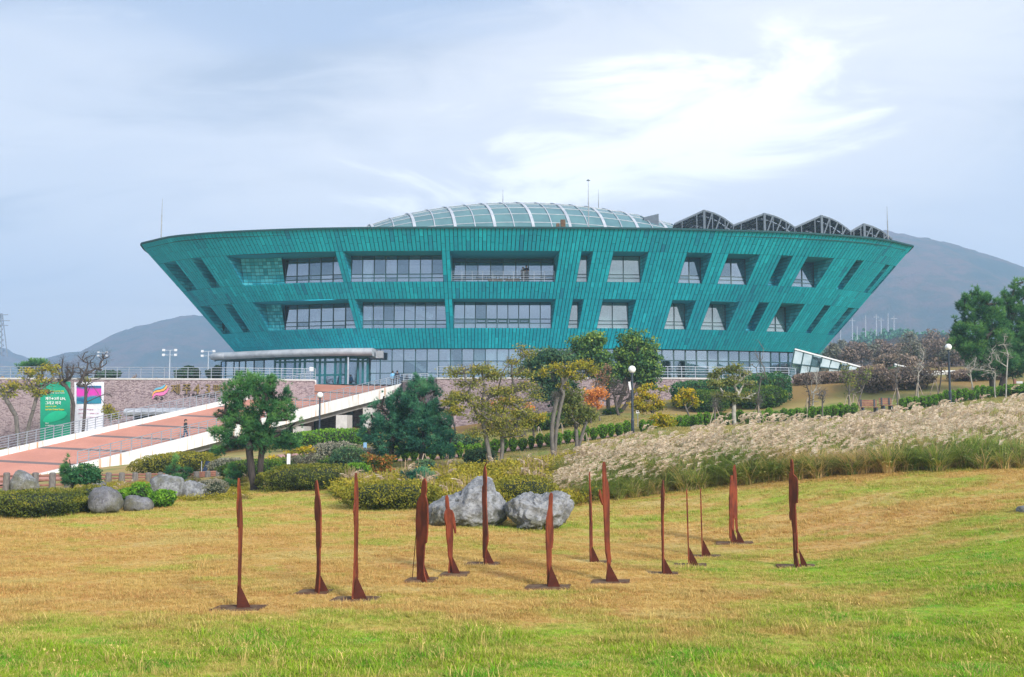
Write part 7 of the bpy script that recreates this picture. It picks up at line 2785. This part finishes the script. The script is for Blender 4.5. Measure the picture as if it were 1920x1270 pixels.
def person(label, foot, face, h, top, legs, pose='stand', cap=True, long_hair=False):
    """foot = ground point, face = yaw the figure looks at; one skinned body, clothes and hair as children"""
    foot = np.array(foot, float)
    root = empty('person', foot, label, 'person', rz=face)
    k = h / 1.72
    st = .16 if pose == 'walk' else .03
    J = {
        'pelvis': (0, 0, .93), 'spine': (0, .0, 1.10), 'chest': (0, .02, 1.30), 'neck': (0, .0, 1.46), 'head': (0, .02, 1.56), 'crown': (0, .02, 1.68),
        'shL': (-.17, .0, 1.40), 'elL': (-.22, -.06 if pose == 'walk' else .02, 1.13), 'wrL': (-.22, .08 if pose == 'walk' else .14, .92), 'haL': (-.215, .12 if pose == 'walk' else .19, .86),
        'shR': (.17, .0, 1.40), 'elR': (.22, .04, 1.13), 'wrR': (.20, .16, .95), 'haR': (.195, .21, .90),
        'hpL': (-.09, 0, .88), 'knL': (-.10, st * .9, .50), 'anL': (-.10, st * .55, .09), 'toL': (-.11, st * .55 + .15, .04),
        'hpR': (.09, 0, .88), 'knR': (.10, -st * .2, .50), 'anR': (.10, -st * 1.4, .10), 'toR': (.11, -st * 1.4 + .14, .04)}
    if pose == 'lean':
        J.update({'elL': (-.24, .16, 1.16), 'wrL': (-.16, .36, 1.10), 'haL': (-.13, .42, 1.09), 'elR': (.24, .16, 1.16), 'wrR': (.16, .36, 1.10), 'haR': (.13, .42, 1.09)})
    R = {'pelvis': .135, 'spine': .115, 'chest': .14, 'neck': .055, 'head': .088, 'crown': .07, 'shL': .07, 'elL': .045, 'wrL': .030, 'haL': .034, 'shR': .07, 'elR': .045, 'wrR': .030, 'haR': .034,
         'hpL': .092, 'knL': .062, 'anL': .042, 'toL': .036, 'hpR': .092, 'knR': .062, 'anR': .042, 'toR': .036}
    E = [('pelvis', 'spine'), ('spine', 'chest'), ('chest', 'neck'), ('neck', 'head'), ('head', 'crown'), ('chest', 'shL'), ('shL', 'elL'), ('elL', 'wrL'), ('wrL', 'haL'), ('chest', 'shR'), ('shR', 'elR'), ('elR', 'wrR'),
         ('wrR', 'haR'), ('pelvis', 'hpL'), ('hpL', 'knL'), ('knL', 'anL'), ('anL', 'toL'), ('pelvis', 'hpR'), ('hpR', 'knR'), ('knR', 'anR'), ('anR', 'toR')]
    for sd in ('L', 'R'):
        hx, hy, hz_ = J['ha' + sd]
        wx, wy_, wz = J['wr' + sd]
        d = unit(np.array([hx - wx, hy - wy_, hz_ - wz]))
        sgn = -1 if sd == 'L' else 1
        for f in range(4):
            nm = 'f%d%s' % (f, sd)
            off = np.array([0, 0, 1.0]) if pose == 'lean' else np.array([0, 1.0, 0])
            base = np.array([hx, hy, hz_]) + np.cross(d, off) * (f - 1.5) * .017
            J[nm + 'a'] = tuple(base + d * .035)
            J[nm + 'b'] = tuple(base + d * (.06 + .008 * (f in (1, 2))) + np.array([0, .0, -.012]))
            R[nm + 'a'], R[nm + 'b'] = .009, .008
            E += [('ha' + sd, nm + 'a'), (nm + 'a', nm + 'b')]
        J['th' + sd] = tuple(np.array([hx - sgn * .035, hy + .01, hz_ + .01]))
        R['th' + sd] = .010
        E.append(('wr' + sd, 'th' + sd))
    names = list(J)
    V = [tuple(np.array(J[n]) * k) for n in names]
    me = bpy.data.meshes.new('body')
    me.from_pydata(V, [(names.index(a), names.index(b)) for a, b in E], [])
    ob = bpy.data.objects.new('body', me)
    COL.objects.link(ob)
    ob.parent = root
    sm = ob.modifiers.new('skin', 'SKIN')
    sm.use_smooth_shade = True
    for i, n in enumerate(names):
        me.skin_vertices[0].data[i].radius = (R[n] * k, R[n] * k * (.72 if n in ('chest', 'spine', 'pelvis') else 1))
        me.skin_vertices[0].data[i].use_root = (n == 'pelvis')
    ob.modifiers.new('sub', 'SUBSURF').levels = 1
    ob.modifiers['sub'].render_levels = 1
    # bake so that colours can follow height
    dg = bpy.context.evaluated_depsgraph_get()
    bm_ = bpy.data.meshes.new_from_object(ob.evaluated_get(dg))
    ob.modifiers.clear()
    ob.data = bm_
    for m in ('skin', top, legs, 'shoe'):
        bm_.materials.append(MT[m])
    for p in bm_.polygons:
        c = p.center / k
        p.use_smooth = True
        arm = abs(c.x) > .16 and c.z > .8 or c.y > .13 and c.z > .85
        hand = (Vector(J['haL']) - c).length < .12 or (Vector(J['haR']) - c).length < .12
        if c.z > 1.45 or hand:
            p.material_index = 0
        elif c.z > .90 or arm:
            p.material_index = 1
        elif c.z > .09:
            p.material_index = 2
        else:
            p.material_index = 3

    def part(nm, mat, blobs):
        mb = MB()
        for (x, y, z, rx_, ry_, rz_, z0) in blobs:
            Vv, Ff = [], []
            for i in range(9):
                for j in range(14):
                    t, a = PI * i / 8, 2 * PI * j / 14
                    Vv.append(((x + rx_ * math.sin(t) * math.cos(a)) * k, (y + ry_ * math.sin(t) * math.sin(a)) * k, max(z0, z + rz_ * math.cos(t)) * k))
            for i in range(8):
                for j in range(14):
                    Ff.append([i * 14 + j, (i + 1) * 14 + j, (i + 1) * 14 + (j + 1) % 14, i * 14 + (j + 1) % 14])
            mb.add(np.array(Vv), Ff)
        o = mb.build(nm, MT[mat], smooth=True)
        o.parent = root
        return o
    part('hair', 'hair', [(0, -.015, 1.625, .098, .105, .10, 1.57)] + ([(0, -.06, 1.52, .09, .06, .14, 1.36)] if long_hair else [(0, -.045, 1.57, .09, .07, .07, 1.50)]))
    part('face', 'skin', [(0, .115, 1.585, .014, .022, .02, 1.55), (-.085, .02, 1.59, .012, .02, .028, 1.5), (.085, .02, 1.59, .012, .02, .028, 1.5), (0, .10, 1.545, .024, .01, .006, 1.5)])
    part('eyes', 'hair', [(-.032, .098, 1.612, .010, .008, .006, 1.5), (.032, .098, 1.612, .010, .008, .006, 1.5)])
    if cap:
        part('cap', 'cloth_black', [(0, .0, 1.655, .104, .112, .075, 1.645), (0, .13, 1.652, .075, .07, .012, 1.640)])
    part('jacket', top, [(0, .0, 1.20, .175, .125, .27, .90), (0, 0, 1.36, .20, .105, .10, 1.2)])
    return root




def on_ramp(px, off):
    """point on the deck near the near parapet that is seen at pixel column px"""
    ts = np.linspace(0, 1, 2000)[:, None]
    Q = dkA0[None] * (1 - ts) + dkA1[None] * ts + (nA * off)[None]
    return Q[np.argmin(np.abs(proj(Q)[0] - px))]


on = on_ramp(347, .55)
person('person in a black jacket, jeans and dark cap walking on the ramp', on, -1.75, 1.72, 'cloth_black', 'cloth_jeans', 'walk')
up = on_ramp(746, 1.0)
person('person in a light blue top standing at the upper ramp railing, left one of two', up + [-.25, .6, .02], .3, 1.70, 'cloth_sky', 'cloth_black', 'stand', cap=False)
person('person in dark clothes with black hair at the upper ramp railing, right one of two', up + [.25, .3, .02], .2, 1.72, 'cloth_navy', 'cloth_black', 'stand', cap=False)
BL0, BR0, nin, z0 = BALC
for px, dy_, lab_, c_ in ((981, .75, 'dark clothed person on the upper balcony, left one of two leaning on the railing', 'cloth_grey'), (987, .62, 'dark clothed person on the upper balcony, right and taller one of two', 'cloth_navy')):
    s_ = np.linspace(0, 1, 400)
    X = (BL0[None] + (BR0 - BL0)[None] * s_[:, None]) + np.r_[nin * dy_, 0]
    xx, _ = proj(X)
    q_ = X[np.argmin(np.abs(xx - px))]
    person(lab_, (q_[0], q_[1], z0), PI, 1.62 if px < 985 else 1.78, c_, 'cloth_black', 'lean', cap=False)
# ------------------------------------------------------------------ instanced ground vegetation
def scatter(name, pts, rots, scl, idx, protos, kind='stuff', sclz=None, tilt=None):
    """one object: a point cloud whose points each carry one of the template tufts (geometry nodes)"""
    me = bpy.data.meshes.new(name)
    n = len(pts)
    me.vertices.add(n)
    me.vertices.foreach_set('co', np.asarray(pts, np.float32).ravel())
    R = np.zeros((n, 3), np.float32)
    R[:, 2] = rots
    if tilt is not None:
        R[:, 0], R[:, 1] = tilt[:, 0], tilt[:, 1]
    a = me.attributes.new('rot', 'FLOAT_VECTOR', 'POINT')
    a.data.foreach_set('vector', R.ravel())
    S_ = np.stack([scl, scl, scl if sclz is None else sclz], 1).astype(np.float32)
    a = me.attributes.new('scl', 'FLOAT_VECTOR', 'POINT')
    a.data.foreach_set('vector', S_.ravel())
    a = me.attributes.new('pick', 'INT', 'POINT')
    a.data.foreach_set('value', np.asarray(idx, np.int32))
    o = bpy.data.objects.new(name, me)
    COL.objects.link(o)
    pc = bpy.data.collections.new(name + '_templates')
    for p in protos:
        pc.objects.link(p)
    ng = bpy.data.node_groups.new(name + '_scatter', 'GeometryNodeTree')
    ng.interface.new_socket('Geometry', in_out='INPUT', socket_type='NodeSocketGeometry')
    ng.interface.new_socket('Geometry', in_out='OUTPUT', socket_type='NodeSocketGeometry')
    gi, go = ng.nodes.new('NodeGroupInput'), ng.nodes.new('NodeGroupOutput')
    ci = ng.nodes.new('GeometryNodeCollectionInfo')
    ci.inputs['Collection'].default_value = pc
    ci.inputs['Separate Children'].default_value = True
    ci.inputs['Reset Children'].default_value = True
    ip = ng.nodes.new('GeometryNodeInstanceOnPoints')
    ip.inputs['Pick Instance'].default_value = True
    ng.links.new(gi.outputs[0], ip.inputs['Points'])
    ng.links.new(ci.outputs[0], ip.inputs['Instance'])

    def attr(nm, dt):
        x = ng.nodes.new('GeometryNodeInputNamedAttribute')
        x.data_type = dt
        x.inputs[0].default_value = nm
        return x.outputs[0]
    ng.links.new(attr('pick', 'INT'), ip.inputs['Instance Index'])
    e2r = ng.nodes.new('FunctionNodeEulerToRotation')
    ng.links.new(attr('rot', 'FLOAT_VECTOR'), e2r.inputs[0])
    ng.links.new(e2r.outputs[0], ip.inputs['Rotation'])
    ng.links.new(attr('scl', 'FLOAT_VECTOR'), ip.inputs['Scale'])
    ng.links.new(ip.outputs[0], go.inputs[0])
    md = o.modifiers.new('scatter', 'NODES')
    md.node_group = ng
    return tag(o, kind=kind)


def proto(mb, name, mats, smooth=False):
    o = mb.build(name, mats, smooth=smooth)
    COL.objects.unlink(o)
    return o


def blades(mb, n, rad, h, w, lean, rng, tone=None, seg=2, mi=0, curl=1.0, base_h=0.0):
    """arching grass blades rooted in a disc"""
    a = rng.uniform(0, 2 * PI, n)
    r = rad * np.sqrt(rng.uniform(0, 1, n))
    b = np.stack([r * np.cos(a), r * np.sin(a), np.full(n, base_h)], 1)
    d = np.stack([np.cos(a + rng.normal(size=n) * .9), np.sin(a + rng.normal(size=n) * .9), np.zeros(n)], 1)
    H = h * rng.uniform(.55, 1.15, n)[:, None]
    ln = lean * rng.uniform(.3, 1.3, n)[:, None]
    side = np.stack([-d[:, 1], d[:, 0], np.zeros(n)], 1) * (w / 2)
    tn = rng.uniform(0, 1, n) if tone is None else np.clip(tone + rng.normal(size=n) * .15, 0, 1)
    rows = []
    for k in range(seg + 1):
        f = k / seg
        c = b + d * ln * H * f ** 1.7 + np.array([0, 0, 1.0]) * H * (f - curl * .32 * f ** 3 * np.minimum(ln, 1.5))
        ww = side * (1 - f) ** .6 if k < seg else side * 0
        rows.append((c - ww, c + ww))
    for k in range(seg):
        (l0, r0), (l1, r1) = rows[k], rows[k + 1]
        if k < seg - 1:
            V = np.stack([l0, r0, r1, l1], 1).reshape(-1, 3)
            mb.add(V, np.arange(4 * n).reshape(n, 4), tn, mi)
        else:
            V = np.stack([l0, r0, l1], 1).reshape(-1, 3)
            mb.add(V, np.arange(3 * n).reshape(n, 3), tn, mi)


rngg = np.random.default_rng(99)
# lawn tufts
lp_ = []
for k in range(8):
    mb = MB()
    blades(mb, 20, .075, .060 if k < 6 else .13, .0075, .8, rngg, seg=2)
    lp_.append(proto(mb, 'lawn_tuft_%d' % k, MT['grass_blade']))


def in_view(x, y, m=1.06):
    return np.abs(x / np.maximum(y, .1)) < .5333 * m


def field(n, y0, y1, power=1.0):
    y = y0 + (y1 - y0) * rngg.uniform(0, 1, n) ** power
    x = rngg.uniform(-1, 1, n) * (.57 * y + .5)
    return x, y


pp, ss_, ii = [], [], []
for (y0, y1, n, sc) in ((9.5, 16, 34000, 1.0), (16, 25, 44000, 1.15), (25, 42, 44000, 1.5)):
    x, y = field(n, y0, y1)
    pp.append(np.stack([x, y], 1))
    cl_ = np.array([mnoise.noise((a * .7, b * 1.0, 5)) for a, b in zip(x, y)])
    cl2 = np.array([mnoise.noise((a * 2.2, b * 3, 9)) for a, b in zip(x, y)])
    s = sc * rngg.uniform(.6, 1.3, n) * (1 + .5 * cl_ + .35 * cl2)
    s *= np.interp(y, [9, 13, 19, 26], [1.2, 1.08, .85, .85])
    ss_.append(s)
    pk = rngg.integers(0, 6, n)
    tall = (rngg.uniform(0, 1, n) < np.where(y < 15, .09, .02)) & (cl_ > -.1)
    pk = np.where(tall, rngg.integers(6, 8, n), pk)
    ii.append(pk)
pp = np.concatenate(pp)
ss_ = np.concatenate(ss_)
ii = np.concatenate(ii)
Z = gz(pp[:, 0], pp[:, 1])
wobz = np.array([mnoise.noise((a * .25, b * .25, 0)) * .05 for a, b in pp])
# keep the steel slabs readable
keep = np.ones(len(pp), bool)
for (zf, by, outs, fins, sx0, sx1, sn, label) in FIG:
    Y = 5400 / (by - 792)
    xa, xb = at(sx0, by, Y)[0], at(sx1, by, Y)[0]
    keep &= ~((pp[:, 0] > xa + .02) & (pp[:, 0] < xb - .04) & (pp[:, 1] > Y - .24) & (pp[:, 1] < Y + .38))
pts = np.c_[pp, Z - .008 + wobz][keep]
scatter('lawn_grass', pts, rngg.uniform(0, 6.28, len(pts)), ss_[keep], ii[keep], lp_)

# taller weeds and dry stalks in the foreground
wp_ = []
for k in range(5):
    mb = MB()
    if k < 3:
        blades(mb, 26, .10, .26, .010, .9, rngg, seg=3)
    else:
        blades(mb, 16, .05, .42, .006, .35, rngg, tone=.9, seg=3)
        C = np.stack([rngg.normal(size=10) * .09, rngg.normal(size=10) * .09, rngg.uniform(.25, .42, 10)], 1)
        leaves(mb, C, .02, rngg, np.full(10, .95), aspect=2.5)
    wp_.append(proto(mb, 'weed_%d' % k, MT['grass_blade']))
x, y = field(1500, 9.5, 16.5)
cl_ = np.array([mnoise.noise((a * .5, b * .7, 15)) for a, b in zip(x, y)])
k_ = cl_ > .12
x, y = x[k_], y[k_]
pk = np.where(rngg.uniform(0, 1, len(x)) < .75, rngg.integers(0, 3, len(x)), rngg.integers(3, 5, len(x)))
ex_ = np.array([(2.0, 11.9), (2.15, 12.0), (1.9, 12.05), (-.5, 12.5), (3.9, 12.6)])
x, y, pk = np.r_[x, ex_[:, 0]], np.r_[y, ex_[:, 1]], np.r_[pk, [3, 4, 3, 0, 1]]
scatter('tall_weeds', np.c_[x, y, gz(x, y) - .02], rngg.uniform(0, 6.28, len(x)), rngg.uniform(.35, .75, len(x)), pk, wp_)

# ---- reeds (silver grass)
def reedmat():
    m, nt, b = newmat('reed_blade')
    a = N(nt, 'ShaderNodeAttribute', attribute_name='tone').outputs['Fac']
    g = N(nt, 'ShaderNodeNewGeometry').outputs['Position']
    n = NOISE(nt, g, .45, 4)
    c = MIX(nt, SST(nt, a, .0, .45), (0.13, 0.24, 0.05), (0.40, 0.47, 0.10))
    c = MIX(nt, SST(nt, MTH(nt, 'ADD', a, MTH(nt, 'MULTIPLY', MTH(nt, 'SUBTRACT', n, .5), 1.9)), .36, .66), c, (0.78, 0.60, 0.28))
    c = MIX(nt, SST(nt, a, .86, .98), c, (0.52, 0.28, 0.12))
    L(nt, c, b.inputs['Base Color'])
    b.inputs['Roughness'].default_value = .7
    t = N(nt, 'ShaderNodeBsdfTranslucent')
    L(nt, c, t.inputs[0])
    mx = N(nt, 'ShaderNodeMixShader')
    mx.inputs[0].default_value = .3
    L(nt, b.outputs[0], mx.inputs[1])
    L(nt, t.outputs[0], mx.inputs[2])
    L(nt, mx.outputs[0], nt.nodes['Material Output'].inputs[0])
    MT['reed_blade'] = m


reedmat()
leafmat('reed_plume', [(0.52, 0.38, 0.26), (0.76, 0.62, 0.46), (0.95, 0.88, 0.76)], .45)
pm('reed_stem', (0.36, 0.25, 0.16), (0.28, 0.19, 0.12), rough=.9)


def reed_clump(seed, plume=10, green=.4, h=.95, nb=80, ph=1.35):
    rng = np.random.default_rng(seed)
    mb = MB()
    blades(mb, nb, .22, h, .034, 1.0, rng, tone=green, seg=4, curl=1.25)
    blades(mb, nb // 3, .26, h * .55, .018, 1.3, rng, tone=.75, seg=3, curl=1.2)
    # straw stems at the foot
    n = 26
    a = rng.uniform(0, 2 * PI, n)
    r = .24 * np.sqrt(rng.uniform(0, 1, n))
    P0 = np.stack([r * np.cos(a), r * np.sin(a), np.zeros(n)], 1)
    P1 = P0 * 1.5 + np.array([0, 0, 1]) * rng.uniform(.4, .8, (n, 1))
    mb.tubes(P0, P1, .006, .004, 3, tone=.5, mi=1)
    for k in range(plume):
        a = rng.uniform(0, 2 * PI)
        rr = rng.uniform(.05, .5)
        H = ph * rng.uniform(.62, 1.12)
        b0 = np.array([math.cos(a) * .1, math.sin(a) * .1, 0])
        tip = np.array([math.cos(a) * rr, math.sin(a) * rr, H])
        mid = (b0 + tip) / 2 + [0, 0, .05]
        mb.path([b0, mid, tip], [.005, .004, .003], 3, tone=.5, mi=1)
        # plume: curved axis with many fine hairs blown to the right
        wd = unit(np.array([rng.uniform(.5, 1.2), rng.uniform(-.5, .5), 0]))
        L_ = rng.uniform(.28, .42)
        nn = 40
        f = rng.uniform(0, 1, nn)
        ax_ = tip[None] + np.stack([wd[0] * L_ * f ** 1.8 * .8, wd[1] * L_ * f ** 1.8 * .8, L_ * (f - .45 * f ** 2.2)], 1)
        d = unit(wd[None] * (.4 + f[:, None]) + rng.normal(size=(nn, 3)) * .35 + np.array([0, 0, .5]) * (1 - f[:, None]))
        s = unit(np.cross(d, rng.normal(size=(nn, 3)))) * .013
        ln = .12 * (1.1 - .5 * f[:, None])
        V = np.stack([ax_ - s, ax_ + s, ax_ + d * ln + s * .5 - [0, 0, .02], ax_ + d * ln - s * .5 - [0, 0, .02]], 1).reshape(-1, 3)
        mb.add(V, np.arange(4 * nn).reshape(nn, 4), np.clip(rng.normal(.55, .25, nn), 0, 1), 2)
    return proto(mb, 'reed_%03d' % seed, [MT['reed_blade'], MT['reed_stem'], MT['reed_plume']])


RP = [reed_clump(600 + k, 4, (.28, .45, .38, .55)[k % 4]) for k in range(4)]             # full plumes 0-3
RP += [reed_clump(610 + k, 1, (.12, .40, .55, .25)[k % 4], h=1.35, nb=120, ph=1.5) for k in range(4)]   # leafy front clumps 4-7
RP += [reed_clump(620 + k, 1, .62, h=.5, nb=70, ph=.8) for k in range(3)]               # low straw coloured 8-10
# outline of the reed bed in plan: front line and back line by pixel column
FR = [(1040, 948, 34.3), (1100, 942, 34.6), (1200, 930, 35), (1300, 921, 35), (1400, 911, 34.6), (1500, 901, 34), (1600, 892, 33.4), (1700, 884, 32.8), (1800, 880, 32.4), (1960, 872, 32)]
BK = [(1040, 39), (1100, 40.5), (1200, 42), (1300, 42.5), (1400, 42.5), (1500, 42.5), (1600, 43.5), (1700, 45), (1800, 47), (1960, 49)]
fx = np.array([at(a, b, c)[0] for a, b, c in FR])
fy = np.array([c for a, b, c in FR])
bx = np.array([at(a, 850, c)[0] for a, c in BK])
by_ = np.array([c for a, c in BK])
n = 1700
u = rngg.uniform(0, 1, n)
v = rngg.uniform(0, 1, n) ** 1.0
ui = u * (len(fx) - 1)
X0, Y0 = np.interp(ui, np.arange(len(fx)), fx), np.interp(ui, np.arange(len(fx)), fy)
X1, Y1 = np.interp(ui, np.arange(len(bx)), bx), np.interp(ui, np.arange(len(bx)), by_)
X, Yv = X0 + (X1 - X0) * v, Y0 + (Y1 - Y0) * v
gap_ = np.array([mnoise.noise((a * .35, b * .5, 33)) for a, b in zip(X, Yv)])
front = (Yv - Y0) < 3.8 + gap_ * 4
pk = np.where(front, rngg.integers(4, 8, n), np.where(rngg.uniform(0, 1, n) < .40, rngg.integers(4, 8, n), rngg.integers(0, 4, n)))
low = (u < .45) & (v > .5) & (gap_ > .02)
pk = np.where(low, rngg.integers(8, 11, n), pk)
pk = np.where((gap_ > .22) & ~front, rngg.integers(8, 11, n), pk)
sc = rngg.uniform(.72, 1.15, n) * np.interp(u, [0, .12, .5, 1], [.66, .9, .95, 1.05]) * (1 + gap_ * .35)
front_h = np.where(front, .92, 1.0) * np.where(v < .45, .92, 1.0)
pts = np.c_[X, Yv, gz(X, Yv) - .05]
scatter('silver_grass', pts, rngg.uniform(-.5, .5, n), sc, pk, RP, sclz=sc * front_h)

# golden low cover left of the reeds, round the boulders, and stray straw plumes
GC = []
for k in range(4):
    mb = MB()
    n_ = 260
    rng = np.random.default_rng(700 + k)
    C = rng.normal(size=(n_, 3)) * [.20, .20, .10] + [0, 0, .22]
    leaves(mb, C, .05, rng, .5 + C[:, 2] * .9 + rng.normal(size=n_) * .2)
    blades(mb, 20, .2, .45, .008, .6, rng, tone=.9, seg=2, mi=1)
    GC.append(proto(mb, 'cover_%d' % k, [MT['azalea_gold'], MT['reed_blade']]))
mb = MB()
GC.append(reed_clump(730, 1, .8, h=.35, nb=20, ph=.72))
poly = [(650, 905, 36), (800, 893, 38), (930, 878, 41), (1060, 872, 42), (1110, 880, 42)]
n = 1500
u = rngg.uniform(0, 1, n)
lo = [(650, 36), (760, 35), (850, 33), (950, 33), (1050, 33.5), (1100, 34.8)]
hi = [(650, 40), (760, 41), (850, 42.5), (950, 43), (1050, 43), (1100, 43.5)]
pxs_ = 650 + u * 450
ya, yb = np.interp(pxs_, [a for a, b in lo], [b for a, b in lo]), np.interp(pxs_, [a for a, b in hi], [b for a, b in hi])
yy = ya + (yb - ya) * rngg.uniform(0, 1, n)
xx = (pxs_ - 960) / FPX * yy
pk = np.where(rngg.uniform(0, 1, n) < .035, 4, rngg.integers(0, 4, n))
scatter('ground_cover', np.c_[xx, yy, gz(xx, yy) - .05], rngg.uniform(0, 6.28, n), rngg.uniform(.8, 1.4, n), pk, GC)
# straw weeds round the log fence and the lower garden
n = 420
pxs_ = rngg.uniform(150, 470, n)
yy = rngg.uniform(36, 46, n)
xx = (pxs_ - 960) / FPX * yy
pk = np.where(rngg.uniform(0, 1, n) < .08, 4, rngg.integers(0, 4, n))
scatter('fence_weeds', np.c_[xx, yy, gz(xx, yy) - .05], rngg.uniform(0, 6.28, n), rngg.uniform(.35, .7, n), pk, GC)
# short grass on the upper lawns
n = 30000
yy = rngg.uniform(42, 74, n)
xx = rngg.uniform(-.18, .56, n) * yy
up_ = proto_up = []
for k in range(4):
    mb = MB()
    blades(mb, 14, .12, .09, .014, .8, rngg, seg=2)
    up_.append(proto(mb, 'upper_tuft_%d' % k, MT['slope_blade']))
scatter('slope_grass', np.c_[xx, yy, gz(xx, yy) - .01], rngg.uniform(0, 6.28, n), rngg.uniform(.7, 1.6, n), rngg.integers(0, 4, n), up_)
